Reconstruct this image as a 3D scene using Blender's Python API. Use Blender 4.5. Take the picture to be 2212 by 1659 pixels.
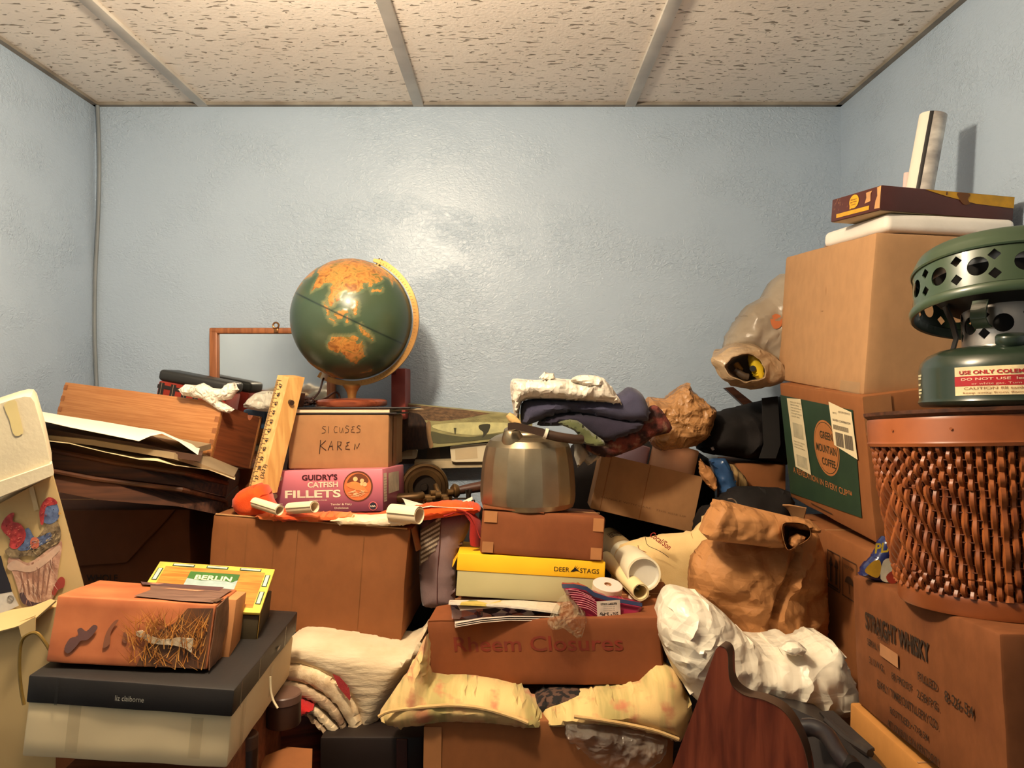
import bpy, bmesh, math, random
from mathutils import Vector, Matrix, noise
from mathutils.geometry import delaunay_2d_cdt

for o in list(bpy.data.objects):
    bpy.data.objects.remove(o, do_unlink=True)
scene = bpy.context.scene
COL = scene.collection

# ---------------------------------------------------------------- camera, light, exposure
F, CX, CY, EYE = 1600.0, 1106.0, 829.5, 1.60           # focal length in photo pixels, image centre, eye height
cam = bpy.data.objects.new('camera', bpy.data.cameras.new('camera'))
COL.objects.link(cam)
cam.location = (0, 0, EYE)
cam.rotation_euler = (math.pi / 2, 0, 0)
cam.data.sensor_width = 36.0
cam.data.lens = 36.0 * F / 2212.0
cam.data.clip_start = 0.05
scene.camera = cam

world = bpy.data.worlds.new('world')
scene.world = world
world.use_nodes = True
world.node_tree.nodes['Background'].inputs[0].default_value = (0.9, 0.8, 0.7, 1)
world.node_tree.nodes['Background'].inputs[1].default_value = 0.0

CEIL, BACK, LEFT, RIGHT, FRONT = 2.393, 2.11, -1.188, 0.936, -1.25

def lamp(name, loc, watts, col, radius):
    d = bpy.data.lights.new(name, 'POINT')
    d.energy = watts; d.color = col; d.shadow_soft_size = radius
    o = bpy.data.objects.new(name, d); COL.objects.link(o); o.location = loc
    return o
lamp('ceiling_bulb', (-0.32, 0.88, 2.225), 15.0, (1.0, 0.83, 0.60), 0.05)

vs = scene.view_settings
vs.view_transform = 'Standard'; vs.look = 'None'; vs.gamma = 1.0; vs.use_curve_mapping = False
vs.exposure = 1.95

# ---------------------------------------------------------------- helpers
rnd = random.Random(7)
def at(px, py, d):
    """the point of the room seen at photo pixel (px, py) at distance d from the camera plane"""
    return Vector(((px - CX) * d / F, d, EYE - (py - CY) * d / F))

def lin(c):
    def f(v):
        v /= 255.0
        return v / 12.92 if v <= 0.04045 else ((v + 0.055) / 1.055) ** 2.4
    return (f(c[0]), f(c[1]), f(c[2]), 1.0)

MATS = {}
def mat(name, col, rough=0.6, metal=0.0, col2=None, vs=6.0, vlo=0.35, vhi=0.65, bump=0.0, bs=120.0, bd=0.001,
        stretch=(1, 1, 1), detail=4.0, trans=0.0, coat=0.0, sheen=0.0, spec=0.5, ior=1.45, alpha=1.0, stain=None, ss=3.0, distort=0.0, crumple=0.0, cs=14.0):
    if name in MATS: return MATS[name]
    m = bpy.data.materials.new(name); m.use_nodes = True
    t = m.node_tree; N = t.nodes; L = t.links
    b = N['Principled BSDF']
    b.inputs['Roughness'].default_value = rough
    b.inputs['Metallic'].default_value = metal
    b.inputs['Specular IOR Level'].default_value = spec
    b.inputs['IOR'].default_value = ior
    b.inputs['Coat Weight'].default_value = coat
    b.inputs['Sheen Weight'].default_value = sheen
    b.inputs['Transmission Weight'].default_value = trans
    b.inputs['Alpha'].default_value = alpha
    tc = N.new('ShaderNodeTexCoord'); mp = N.new('ShaderNodeMapping')
    mp.inputs['Scale'].default_value = stretch
    L.new(tc.outputs['Object'], mp.inputs['Vector'])
    if col2 is None: col2 = tuple(v * 0.88 for v in col)
    n = N.new('ShaderNodeTexNoise'); n.inputs['Scale'].default_value = vs; n.inputs['Detail'].default_value = detail
    n.inputs['Distortion'].default_value = distort
    L.new(mp.outputs['Vector'], n.inputs['Vector'])
    r = N.new('ShaderNodeValToRGB')
    r.color_ramp.elements[0].position = vlo; r.color_ramp.elements[0].color = lin(col2)
    r.color_ramp.elements[1].position = vhi; r.color_ramp.elements[1].color = lin(col)
    L.new(n.outputs['Fac'], r.inputs['Fac'])
    out = r.outputs['Color']
    if stain:
        n3 = N.new('ShaderNodeTexNoise'); n3.inputs['Scale'].default_value = ss; n3.inputs['Detail'].default_value = 6
        L.new(tc.outputs['Object'], n3.inputs['Vector'])
        r3 = N.new('ShaderNodeValToRGB'); r3.color_ramp.elements[0].position = 0.56; r3.color_ramp.elements[1].position = 0.70
        r3.color_ramp.elements[1].color = (0.7, 0.7, 0.7, 1)
        L.new(n3.outputs['Fac'], r3.inputs['Fac'])
        mx = N.new('ShaderNodeMixRGB'); mx.inputs['Color2'].default_value = lin(stain)
        L.new(r3.outputs['Color'], mx.inputs['Fac']); L.new(out, mx.inputs['Color1']); out = mx.outputs['Color']
    L.new(out, b.inputs['Base Color'])
    if bump:
        n2 = N.new('ShaderNodeTexNoise'); n2.inputs['Scale'].default_value = bs; n2.inputs['Detail'].default_value = 5
        L.new(mp.outputs['Vector'], n2.inputs['Vector'])
        bp = N.new('ShaderNodeBump'); bp.inputs['Strength'].default_value = bump; bp.inputs['Distance'].default_value = bd
        L.new(n2.outputs['Fac'], bp.inputs['Height']); L.new(bp.outputs['Normal'], b.inputs['Normal'])
    if crumple:
        # sharp random facets, as in crushed paper or film
        nw = N.new('ShaderNodeTexNoise'); nw.inputs['Scale'].default_value = cs * 0.7; nw.inputs['Detail'].default_value = 2
        L.new(tc.outputs['Object'], nw.inputs['Vector'])
        va = N.new('ShaderNodeVectorMath'); va.operation = 'MULTIPLY_ADD'; va.inputs[1].default_value = (0.05, 0.05, 0.05)
        L.new(nw.outputs['Color'], va.inputs[0]); L.new(tc.outputs['Object'], va.inputs[2])
        hs = []
        for sc, wt in ((cs, 1.0), (cs * 1.9, 0.5), (cs * 4.1, 0.2)):
            vo = N.new('ShaderNodeTexVoronoi'); vo.distance = 'MANHATTAN'; vo.inputs['Scale'].default_value = sc; L.new(va.outputs[0], vo.inputs['Vector'])
            mu = N.new('ShaderNodeMath'); mu.operation = 'MULTIPLY'; mu.inputs[1].default_value = wt; L.new(vo.outputs['Distance'], mu.inputs[0]); hs.append(mu)
        ad = N.new('ShaderNodeMath'); ad.operation = 'ADD'; L.new(hs[0].outputs[0], ad.inputs[0]); L.new(hs[1].outputs[0], ad.inputs[1])
        ae = N.new('ShaderNodeMath'); ae.operation = 'ADD'; L.new(ad.outputs[0], ae.inputs[0]); L.new(hs[2].outputs[0], ae.inputs[1]); ad = ae
        b2 = N.new('ShaderNodeBump'); b2.inputs['Strength'].default_value = 1.0; b2.inputs['Distance'].default_value = crumple
        L.new(ad.outputs[0], b2.inputs['Height'])
        if bump: L.new(bp.outputs['Normal'], b2.inputs['Normal'])
        L.new(b2.outputs['Normal'], b.inputs['Normal'])
    MATS[name] = m
    return m

def card(name, col, col2=None, stain=None, ss=4.0):
    return mat(name, col, 0.75, col2=col2 or tuple(v * 0.955 for v in col), vs=34, bump=0.2, bs=90, bd=0.0012, stretch=(1.3, 1.3, 0.9), spec=0.25, stain=stain, ss=ss)
def ink(name, col, rough=0.6): return mat('ink_' + name, col, rough, vs=40, col2=tuple(v * 0.8 + 12 for v in col), spec=0.3)
def wood(name, a, b, rough=0.45, stretch=(0.6, 9, 9), vs=9): return mat(name, a, rough, col2=b, vs=vs, vlo=0.38, vhi=0.62, stretch=stretch, bump=0.15, bs=14, bd=0.001, distort=0.6)
def cloth(name, a, b=None, vs=14, bs=500): return mat(name, a, 0.9, col2=b or tuple(v * 0.8 for v in a), vs=vs, bump=0.5, bs=bs, bd=0.001, sheen=0.15, spec=0.15)
def paper(name, a, b=None): return mat(name, a, 0.65, col2=b or tuple(v * 0.95 for v in a), vs=5, bump=0.2, bs=30, bd=0.001, spec=0.25)
def film(name, a, rough=0.3, trans=0.0, alpha=1.0, crumple=0.012, cs=13): return mat(name, a, rough, col2=tuple(v * 0.94 for v in a), vs=7, trans=trans, alpha=alpha, ior=1.2 if trans else 1.45, distort=1.5, crumple=crumple, cs=cs)
def metal(name, a, rough=0.35, b=None, m=0.9, bs=180): return mat(name, a, rough, m, col2=b or tuple(v * 0.75 for v in a), vs=9, bump=0.15, bs=bs, bd=0.0006, detail=8)

INK = ink('black', (28, 24, 22))

def tag(o, label=None, cat=None, group=None, kind=None):
    if label: o['label'] = label
    if cat: o['category'] = cat
    if group: o['group'] = group
    if kind: o['kind'] = kind
    return o
def thing(name, label, cat, M=None, group=None):
    """an Empty at the thing's base; M places it"""
    o = bpy.data.objects.new(name, None); COL.objects.link(o)
    o.empty_display_size = 0.03
    if M is not None: o.matrix_world = M
    return tag(o, label, cat, group)
def pose(loc, rot=(0, 0, 0)):
    """rot = yaw, roll, pitch"""
    return Matrix.Translation(loc) @ Matrix.Rotation(rot[0], 4, 'Z') @ Matrix.Rotation(rot[1], 4, 'Y') @ Matrix.Rotation(rot[2], 4, 'X')
def frame(o, u, n):
    """a matrix whose x runs along u, whose z is the outward normal n, at o"""
    u = Vector(u).normalized(); n = Vector(n); n = (n - n.dot(u) * u).normalized(); v = n.cross(u)
    m = Matrix((u, v, n)).transposed().to_4x4(); m.translation = Vector(o)
    return m

TXT = {}
def glyphs(s, bold=0.0, shear=0.0):
    k = (s, bold, shear)
    if k not in TXT:
        c = bpy.data.curves.new('lettering', 'FONT'); c.body = s; c.size = 1.0; c.offset = bold; c.shear = shear
        c.resolution_u = 3; c.align_x = 'LEFT'
        o = bpy.data.objects.new('lettering', c)
        me = bpy.data.meshes.new_from_object(o)
        TXT[k] = ([v.co.copy() for v in me.vertices], [list(p.vertices) for p in me.polygons])
        bpy.data.objects.remove(o); bpy.data.meshes.remove(me); bpy.data.curves.remove(c)
    return TXT[k]

def smooth_poly(pts, n=6, closed=True):
    """Catmull-Rom through 2D / 3D points"""
    P = [Vector(p) for p in pts]; k = len(P); out = []
    for i in range(k if closed else k - 1):
        g = (lambda j: P[j % k]) if closed else (lambda j: P[min(max(j, 0), k - 1)])
        a, b, c, d = g(i - 1), g(i), g(i + 1), g(i + 2)
        for s in range(n):
            t = s / n
            out.append(0.5 * ((2 * b) + (c - a) * t + (2 * a - 5 * b + 4 * c - d) * t * t + (3 * b - 3 * c + d - a) * t ** 3))
    if not closed: out.append(P[-1])
    return out

def inside(p, poly):
    x, y = p[0], p[1]; r = False; j = len(poly) - 1
    for i in range(len(poly)):
        xi, yi = poly[i][0], poly[i][1]; xj, yj = poly[j][0], poly[j][1]
        if (yi > y) != (yj > y) and x < (xj - xi) * (y - yi) / (yj - yi) + xi: r = not r
        j = i
    return r

def wrinkle(p, kind):
    """unit-less crumple height at a point (metres)"""
    if kind == 'cloth':
        q = p * 14
        return 0.7 * noise.noise(q) + 0.35 * noise.noise(q * 2.3)
    if kind == 'fold':
        q = Vector((p.x * 26 + 2.5 * noise.noise(p * 9), p.y * 8, p.z * 8))
        return 0.6 * noise.noise(q) + 0.3 * noise.noise(p * 24)
    if kind == 'paper':
        q = p + 0.02 * Vector((noise.noise(p * 12), noise.noise(p * 12 + Vector((5, 1, 9))), 0))
        a = abs(noise.noise(q * 11)); b = abs(noise.noise(q * 25 + Vector((3, 7, 1)))); c = abs(noise.noise(q * 52))
        return 1.3 * a + 0.8 * b + 0.3 * c - 0.6
    if kind == 'plastic':
        q = p + 0.05 * Vector((noise.noise(p * 7), noise.noise(p * 7 + Vector((5, 1, 9))), noise.noise(p * 7 + Vector((2, 8, 3)))))
        q2 = Vector((q.x * 1.6 - q.z * 0.9, q.y, q.z * 1.1 + q.x * 0.5))
        a = 1 - abs(noise.noise(q2 * 15)) * 2; b = 1 - abs(noise.noise(q * 34)) * 2
        return 0.7 * a * a + 0.3 * b * b - 0.35
    return noise.noise(p * 20)

class MB:
    """collects shapes with their materials, then links them as ONE mesh object"""
    def __init__(s): s.bm = bmesh.new(); s.mats = []; s.k = 0; s.M = Matrix()
    def m(s, mt):
        if mt not in s.mats: s.mats.append(mt)
        s.k = s.mats.index(mt); return s
    def V(s, p): return s.bm.verts.new(s.M @ Vector(p))
    def f(s, vs):
        try: fc = s.bm.faces.new(vs)
        except ValueError: return None
        fc.material_index = s.k; fc.smooth = True; return fc
    def poly(s, pts): return s.f([s.V(p) for p in pts])
    def mesh(s, co, faces):
        v = [s.V(c) for c in co]
        for q in faces: s.f([v[i] for i in q])
    def box(s, c, d, bev=0.0, M=None, seg=2):
        """box centred at c with size d"""
        b2 = bmesh.new(); bmesh.ops.create_cube(b2, size=1.0)
        for v in b2.verts: v.co = Vector((v.co.x * d[0], v.co.y * d[1], v.co.z * d[2]))
        if bev: bmesh.ops.bevel(b2, geom=b2.edges[:], offset=min(bev, min(d) * 0.45), segments=seg, affect='EDGES', profile=0.5)
        T = (M or Matrix()) ; C0 = Vector(c)
        b2.verts.index_update()
        s.mesh([T @ (v.co + C0) for v in b2.verts], [[v.index for v in q.verts] for q in b2.faces]); b2.free()
    def crate(s, W, D, H, n=0.02, amp=0.0012, bev=0.003, seed=0.0, bulge=0.0):
        """a closed carton: base-centred, slightly uneven faces and soft edges"""
        b2 = bmesh.new(); bmesh.ops.create_cube(b2, size=1.0)
        for v in b2.verts: v.co = Vector((v.co.x * W, v.co.y * D, v.co.z * H + H / 2))
        bmesh.ops.bevel(b2, geom=b2.edges[:], offset=bev, segments=2, affect='EDGES', profile=0.5)
        for ax, L in ((0, W), (1, D), (2, H)):
            k = max(2, int(L / n))
            for i in range(1, k):
                pc = [0, 0, 0]; pc[ax] = -L / 2 + L * i / k + (H / 2 if ax == 2 else 0); nn = [0, 0, 0]; nn[ax] = 1
                bmesh.ops.bisect_plane(b2, geom=b2.verts[:] + b2.edges[:] + b2.faces[:], plane_co=pc, plane_no=nn)
        sd = Vector((seed, seed * 2.1, seed * 0.7))
        for v in b2.verts:
            p = v.co.copy(); q = p * 16 + sd
            e = amp * Vector((noise.noise(q), noise.noise(q + Vector((9, 0, 0))), noise.noise(q + Vector((0, 9, 0)))))
            fx = (1 - (2 * p.x / W) ** 2); fz = (1 - (2 * p.z / H - 1) ** 2); fy = (1 - (2 * p.y / D) ** 2)
            if bulge: e.y += -bulge * fx * fz * (1 if p.y < 0 else -1) if abs(p.y) > D * 0.4 else 0
            v.co = p + e
        b2.verts.index_update()
        s.mesh([v.co for v in b2.verts], [[v.index for v in q.verts] for q in b2.faces]); b2.free()
    def panel(s, M, u0, v0, u1, v1, h=0.0004):
        """a flat printed area / pasted paper on the frame M"""
        s.poly([M @ Vector(p) for p in ((u0, v0, h), (u1, v0, h), (u1, v1, h), (u0, v1, h))])
    def flat(s, M, pts, h=0.0004): s.poly([M @ Vector((p[0], p[1], h)) for p in pts])
    def disc(s, M, c, rx, ry=None, h=0.0005, n=40):
        ry = ry or rx
        s.flat(M, [(c[0] + rx * math.cos(2 * math.pi * i / n), c[1] + ry * math.sin(2 * math.pi * i / n)) for i in range(n)], h)
    def text(s, M, txt, x, y, size, width=None, bold=0.0, h=0.0008, shear=0.0, warp=None, align='L', rot=0.0):
        """lettering on the frame M, baseline start (x, y); width squeezes it to that length"""
        co, fs = glyphs(txt, bold, shear)
        if not co: return
        x0 = min(c.x for c in co); x1 = max(c.x for c in co)
        kx = width / (x1 - x0) if width else size
        off = -x0 * kx if align == 'L' else -(x0 + x1) / 2 * kx
        cr, sr = math.cos(rot), math.sin(rot); out = []
        for c in co:
            a, b = c.x * kx + off, c.y * size
            a, b = x + a * cr - b * sr, y + a * sr + b * cr
            out.append(warp(a, b, h) if warp else M @ Vector((a, b, h)))
        s.mesh(out, fs)
    def lathe(s, prof, n=48, M=None, rf=None, a0=0.0, a1=2 * math.pi, cap=False):
        """prof: (r, z) pairs around z; rf(theta, z) scales the radius"""
        T = M or Matrix(); full = abs(a1 - a0 - 2 * math.pi) < 1e-6; rows = []
        for r, z in prof:
            row = []
            for i in range(n if full else n + 1):
                th = a0 + (a1 - a0) * i / n; q = r * (rf(th, z) if rf else 1)
                row.append(s.V(T @ Vector((q * math.cos(th), q * math.sin(th), z))))
            rows.append(row)
        k = len(rows[0])
        for a, b in zip(rows, rows[1:]):
            for i in range(n):
                s.f([a[i], a[(i + 1) % k], b[(i + 1) % k], b[i]])
        if cap:
            s.f(list(reversed(rows[0]))); s.f(rows[-1])
    def tube(s, pts, r, n=8, closed=False, cap=True):
        P = [Vector(p) for p in pts]; k = len(P); rows = []
        up = Vector((0.13, 0.31, 0.94)).normalized(); prev = None
        for i in range(k):
            a = P[i - 1] if (i or closed) else P[0]; b = P[(i + 1) % k] if (i < k - 1 or closed) else P[-1]
            t = (b - a).normalized() if (b - a).length > 1e-9 else Vector((0, 0, 1))
            if prev is None: x = t.cross(up); x = x.normalized() if x.length > 1e-3 else t.orthogonal().normalized()
            else: x = (prev - prev.dot(t) * t).normalized()
            prev = x; y = t.cross(x); rr = r(i / max(1, k - 1)) if callable(r) else r
            rows.append([s.V(P[i] + rr * (x * math.cos(2 * math.pi * j / n) + y * math.sin(2 * math.pi * j / n))) for j in range(n)])
        for i in range(k if closed else k - 1):
            a, b = rows[i], rows[(i + 1) % k]
            for j in range(n): s.f([a[j], a[(j + 1) % n], b[(j + 1) % n], b[j]])
        if cap and not closed: s.f(list(reversed(rows[0]))); s.f(rows[-1])
    def prism(s, pts, ext):
        """closed polygon of 3D points extruded by the vector ext"""
        P = [Vector(p) for p in pts]; e = Vector(ext)
        a = [s.V(p) for p in P]; b = [s.V(p + e) for p in P]; k = len(P)
        s.f(a); s.f(list(reversed(b)))
        for i in range(k): s.f([a[(i + 1) % k], a[i], b[i], b[(i + 1) % k]])
    def sheet(s, A, B, th=0.001, n=8, fn=None):
        """loft between polyline A and polyline B (3D), with thickness th"""
        A = [Vector(p) for p in A]; B = [Vector(p) for p in B]; k = len(A); top = []; bot = []
        for j in range(n + 1):
            t = j / n; row = [a.lerp(b, t) for a, b in zip(A, B)]
            if fn: row = [fn(p, i / (k - 1), t) for i, p in enumerate(row)]
            top.append(row)
        nn = [[None] * k for _ in top]
        for j in range(n + 1):
            for i in range(k):
                du = top[j][min(i + 1, k - 1)] - top[j][max(i - 1, 0)]; dv = top[min(j + 1, n)][i] - top[max(j - 1, 0)][i]
                q = du.cross(dv); nn[j][i] = q.normalized() if q.length > 1e-12 else Vector((0, 0, 1))
        a = [[s.V(p) for p in r] for r in top]; b = [[s.V(p - nn[j][i] * th) for i, p in enumerate(r)] for j, r in enumerate(top)]
        for j in range(n):
            for i in range(k - 1):
                s.f([a[j][i], a[j][i + 1], a[j + 1][i + 1], a[j + 1][i]])
                s.f([b[j][i], b[j + 1][i], b[j + 1][i + 1], b[j][i + 1]])
        for i in range(k - 1):
            s.f([a[0][i + 1], a[0][i], b[0][i], b[0][i + 1]]); s.f([a[n][i], a[n][i + 1], b[n][i + 1], b[n][i]])
        for j in range(n):
            s.f([a[j][0], a[j + 1][0], b[j + 1][0], b[j][0]]); s.f([a[j + 1][-1], a[j][-1], b[j][-1], b[j + 1][-1]])
    def puff(s, pix, d, tf, tb, kind='cloth', amp=0.006, res=0.009, smooth=3, lean=0.0, edge=0.35, seed=0.0, shape=None):
        """a soft full body whose outline runs through the photo pixels pix at distance d (lean: metres back per metre up);
        it swells tf towards the camera and tb away from it"""
        ref = at(sum(p[0] for p in pix) / len(pix), sum(p[1] for p in pix) / len(pix), d)
        P2 = [Vector((q.x, q.z)) for q in (at(p[0], p[1], d) for p in pix)]
        if smooth: P2 = smooth_poly(P2, smooth)
        dense = []
        for i, p in enumerate(P2):
            q = P2[(i + 1) % len(P2)]; k = max(1, int((q - p).length / res))
            dense += [p.lerp(q, j / k) for j in range(k)]
        x0 = min(p.x for p in dense); x1 = max(p.x for p in dense); z0 = min(p.y for p in dense); z1 = max(p.y for p in dense)
        r2 = random.Random(int(seed * 100) + 3); inner = []
        def dist(p): return min((p - q).length_squared for q in dense) ** 0.5
        j = 0; z = z0 + res * 0.5
        while z < z1:
            x = x0 + (res * 0.5 if j % 2 else 0)
            while x < x1:
                p = Vector((x + r2.uniform(-.2, .2) * res, z + r2.uniform(-.2, .2) * res))
                if inside(p, dense) and dist(p) > res * 0.5: inner.append(p)
                x += res
            z += res * 0.87; j += 1
        nb = len(dense)
        co, _, fs, *_ = delaunay_2d_cdt(dense + inner, [(i, (i + 1) % nb) for i in range(nb)], [list(range(nb))], 1, 1e-6)
        ds = [dist(Vector(p)) for p in co]; dm = max(ds); w = dm * edge * 2 if edge < 1 else dm
        sd = Vector((seed * 3.1, seed, seed * 1.7)); fr = []; bk = []
        for p, dd in zip(co, ds):
            t = min(1.0, dd / w); h = math.sqrt(max(0.0, 1 - (1 - t) ** 2)); y = d + (p[1] - ref.z) * lean
            g = Vector((p[0], 0, p[1]))
            wr = wrinkle(g + sd, kind) * amp * min(1, dd / (res * 1.5)) if amp else 0
            hh = h * (shape(p[0], p[1]) if shape else 1)
            fr.append(s.V((p[0], y - tf * hh - wr, p[1])))
            if dd < 1e-5: bk.append(fr[-1])
            else: bk.append(s.V((p[0], y + tb * h + wrinkle(g + sd + Vector((9, 9, 9)), kind) * amp * 0.5, p[1])))
        for q in fs:
            s.f([fr[i] for i in q]); s.f([bk[i] for i in reversed(q)])
        return dense
    def build(s, name, parent=None, sharp=38, origin=None, world=False):
        bm = s.bm
        bmesh.ops.recalc_face_normals(bm, faces=bm.faces[:]) if sharp >= 0 else None
        sharp = abs(sharp); lim = math.radians(sharp)
        for e in bm.edges:
            if len(e.link_faces) == 2 and e.calc_face_angle(0) > lim: e.smooth = False
        me = bpy.data.meshes.new(name)
        M = Matrix()
        if parent is None:
            if origin is None:
                xs = [v.co for v in bm.verts]
                origin = (sum(v.x for v in xs) / len(xs), sum(v.y for v in xs) / len(xs), min(v.z for v in xs))
            M = Matrix.Translation(Vector(origin))
            bm.transform(M.inverted())
        elif world:
            root = parent; W = (parent if parent.parent is None else parent.parent).matrix_basis.copy()
            bm.transform(W.inverted())
        bm.to_mesh(me); bm.free()
        for mt in s.mats: me.materials.append(mt)
        o = bpy.data.objects.new(name, me); COL.objects.link(o)
        if parent is None: o.matrix_world = M
        else: o.parent = parent
        return o

def base_of(pts):
    P = [Vector(p) for p in pts]
    return Matrix.Translation((sum(p.x for p in P) / len(P), sum(p.y for p in P) / len(P), min(p.z for p in P)))

def struct(o): o['kind'] = 'structure'; return o

# ---------------------------------------------------------------- the room
def wall_material():
    m = mat('wall_paint', (170, 186, 204), 0.33, col2=(166, 182, 200), vs=3, spec=0.45)
    t = m.node_tree; N = t.nodes; L = t.links; b = N['Principled BSDF']
    tc = N.new('ShaderNodeTexCoord'); mp = N.new('ShaderNodeMapping'); mp.inputs['Scale'].default_value = (1, 1, 1.5)
    L.new(tc.outputs['Object'], mp.inputs['Vector'])
    a = N.new('ShaderNodeTexNoise'); a.inputs['Scale'].default_value = 75; a.inputs['Detail'].default_value = 3; a.inputs['Distortion'].default_value = 1.4
    c = N.new('ShaderNodeTexNoise'); c.inputs['Scale'].default_value = 5; c.inputs['Detail'].default_value = 2
    L.new(mp.outputs['Vector'], a.inputs['Vector']); L.new(mp.outputs['Vector'], c.inputs['Vector'])
    r = N.new('ShaderNodeMapRange'); r.inputs['From Min'].default_value = 0.42; r.inputs['From Max'].default_value = 0.66
    r.inputs['To Min'].default_value = 0.25; r.inputs['To Max'].default_value = 1.0
    L.new(c.outputs['Fac'], r.inputs['Value'])
    u = N.new('ShaderNodeMath'); u.operation = 'MULTIPLY'
    L.new(a.outputs['Fac'], u.inputs[0]); L.new(r.outputs['Result'], u.inputs[1])
    bp = N.new('ShaderNodeBump'); bp.inputs['Strength'].default_value = 0.8; bp.inputs['Distance'].default_value = 0.005
    L.new(u.outputs[0], bp.inputs['Height']); L.new(bp.outputs['Normal'], b.inputs['Normal'])
    return m
WALL = wall_material()

def tile_material():
    m = mat('ceiling_tile', (244, 233, 220), 0.9, col2=(236, 224, 211), vs=4, spec=0.1)
    t = m.node_tree; N = t.nodes; L = t.links; b = N['Principled BSDF']
    base = b.inputs['Base Color'].links[0].from_socket
    tc = N.new('ShaderNodeTexCoord'); h = []
    for sc, lo, hi in (((34, 120, 60), 0.335, 0.375), ((90, 90, 90), 0.26, 0.30)):
        mp = N.new('ShaderNodeMapping'); mp.inputs['Scale'].default_value = sc
        L.new(tc.outputs['Object'], mp.inputs['Vector'])
        n = N.new('ShaderNodeTexNoise'); n.inputs['Scale'].default_value = 1; n.inputs['Detail'].default_value = 1.5; n.inputs['Distortion'].default_value = 0.5
        L.new(mp.outputs['Vector'], n.inputs['Vector'])
        r = N.new('ShaderNodeMapRange'); r.inputs['From Min'].default_value = lo; r.inputs['From Max'].default_value = hi
        L.new(n.outputs['Fac'], r.inputs['Value']); h.append(r)
    u = N.new('ShaderNodeMath'); u.operation = 'MINIMUM'
    L.new(h[0].outputs['Result'], u.inputs[0]); L.new(h[1].outputs['Result'], u.inputs[1])
    f = N.new('ShaderNodeTexNoise'); f.inputs['Scale'].default_value = 130; L.new(tc.outputs['Object'], f.inputs['Vector'])
    ad = N.new('ShaderNodeMath'); ad.operation = 'MULTIPLY_ADD'; ad.inputs[1].default_value = 0.35
    L.new(f.outputs['Fac'], ad.inputs[0]); L.new(u.outputs[0], ad.inputs[2])
    mx = N.new('ShaderNodeMixRGB'); mx.inputs['Color1'].default_value = lin((150, 138, 124))  # pits get a darker colour besides the bump, as shade inside them
    L.new(u.outputs[0], mx.inputs['Fac']); L.new(base, mx.inputs['Color2']); L.new(mx.outputs['Color'], b.inputs['Base Color'])
    bp = N.new('ShaderNodeBump'); bp.inputs['Strength'].default_value = 0.7; bp.inputs['Distance'].default_value = 0.003
    L.new(ad.outputs[0], bp.inputs['Height']); L.new(bp.outputs['Normal'], b.inputs['Normal'])
    return m
TILE = tile_material()
GRID = mat('grid_paint', (216, 208, 196), 0.5, vs=8)

def wall(name, c, d, mt):
    b = MB(); b.m(mt); b.box(c, d); o = b.build(name, origin=(0, 0, 0)); return struct(o)
W_ = RIGHT - LEFT; MX = (RIGHT + LEFT) / 2
wall('wall_back', (MX, BACK + 0.05, CEIL / 2 + 0.05), (W_ + 0.2, 0.1, CEIL + 0.1), WALL)
wall('wall_left', (LEFT - 0.05, (BACK + FRONT) / 2, CEIL / 2 + 0.05), (0.1, BACK - FRONT, CEIL + 0.1), WALL)
wall('wall_right', (RIGHT + 0.05, (BACK + FRONT) / 2, CEIL / 2 + 0.05), (0.1, BACK - FRONT, CEIL + 0.1), WALL)
wall('wall_front', (MX, FRONT - 0.05, CEIL / 2 + 0.05), (W_ + 0.2, 0.1, CEIL + 0.1), WALL)
wall('floor', (MX, (BACK + FRONT) / 2, -0.05), (W_ + 0.2, BACK - FRONT + 0.2, 0.1), wood('floor_boards', (96, 66, 44), (70, 46, 30), 0.5, (9, 0.6, 9)))
xs = [-0.878 - 0.61, -0.878, -0.266, 0.336, 0.946]
b = MB(); b.m(TILE)
b.box((MX, (BACK + FRONT) / 2, CEIL + 0.03), (W_ + 0.2, BACK - FRONT + 0.2, 0.05)); struct(b.build('ceiling', origin=(0, 0, 0)))
n_trim = 0
for x in xs[1:4]:
    b = MB(); b.m(GRID); b.box((x, (BACK + FRONT) / 2, CEIL + 0.001), (0.030, BACK - FRONT, 0.010), 0.0015)
    n_trim += 1; struct(b.build('trim_%d' % n_trim))
b = MB(); b.m(GRID)
b.box((MX, 0.89, CEIL + 0.002), (W_, 0.030, 0.009), 0.0015); n_trim += 1; struct(b.build('trim_%d' % n_trim))
WALL_ANGLE = mat('wall_angle', (150, 142, 130), 0.6, col2=(118, 108, 96), vs=10)
for c, d in (((MX, BACK - 0.008, CEIL + 0.001), (W_, 0.016, 0.009)), ((LEFT + 0.008, (BACK + FRONT) / 2, CEIL + 0.001), (0.016, BACK - FRONT, 0.009)),
             ((RIGHT - 0.008, (BACK + FRONT) / 2, CEIL + 0.001), (0.016, BACK - FRONT, 0.009))):
    b = MB(); b.m(WALL_ANGLE); b.box(c, d); n_trim += 1; struct(b.build('trim_%d' % n_trim))

# grey cable down the corner
b = MB(); b.m(mat('cable_grey', (128, 134, 138), 0.5))
pts = [(LEFT + 0.013 + 0.006 * math.sin(i * 1.3) - (0.004 * i / 5), BACK - 0.010, CEIL - 0.004 - i * 0.16) for i in range(11)]
b.tube(smooth_poly(pts, 5, False), 0.0055, 8)
tag(b.build('cable'), 'thin grey cable running down the wall corner from the ceiling', 'cable')

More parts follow.
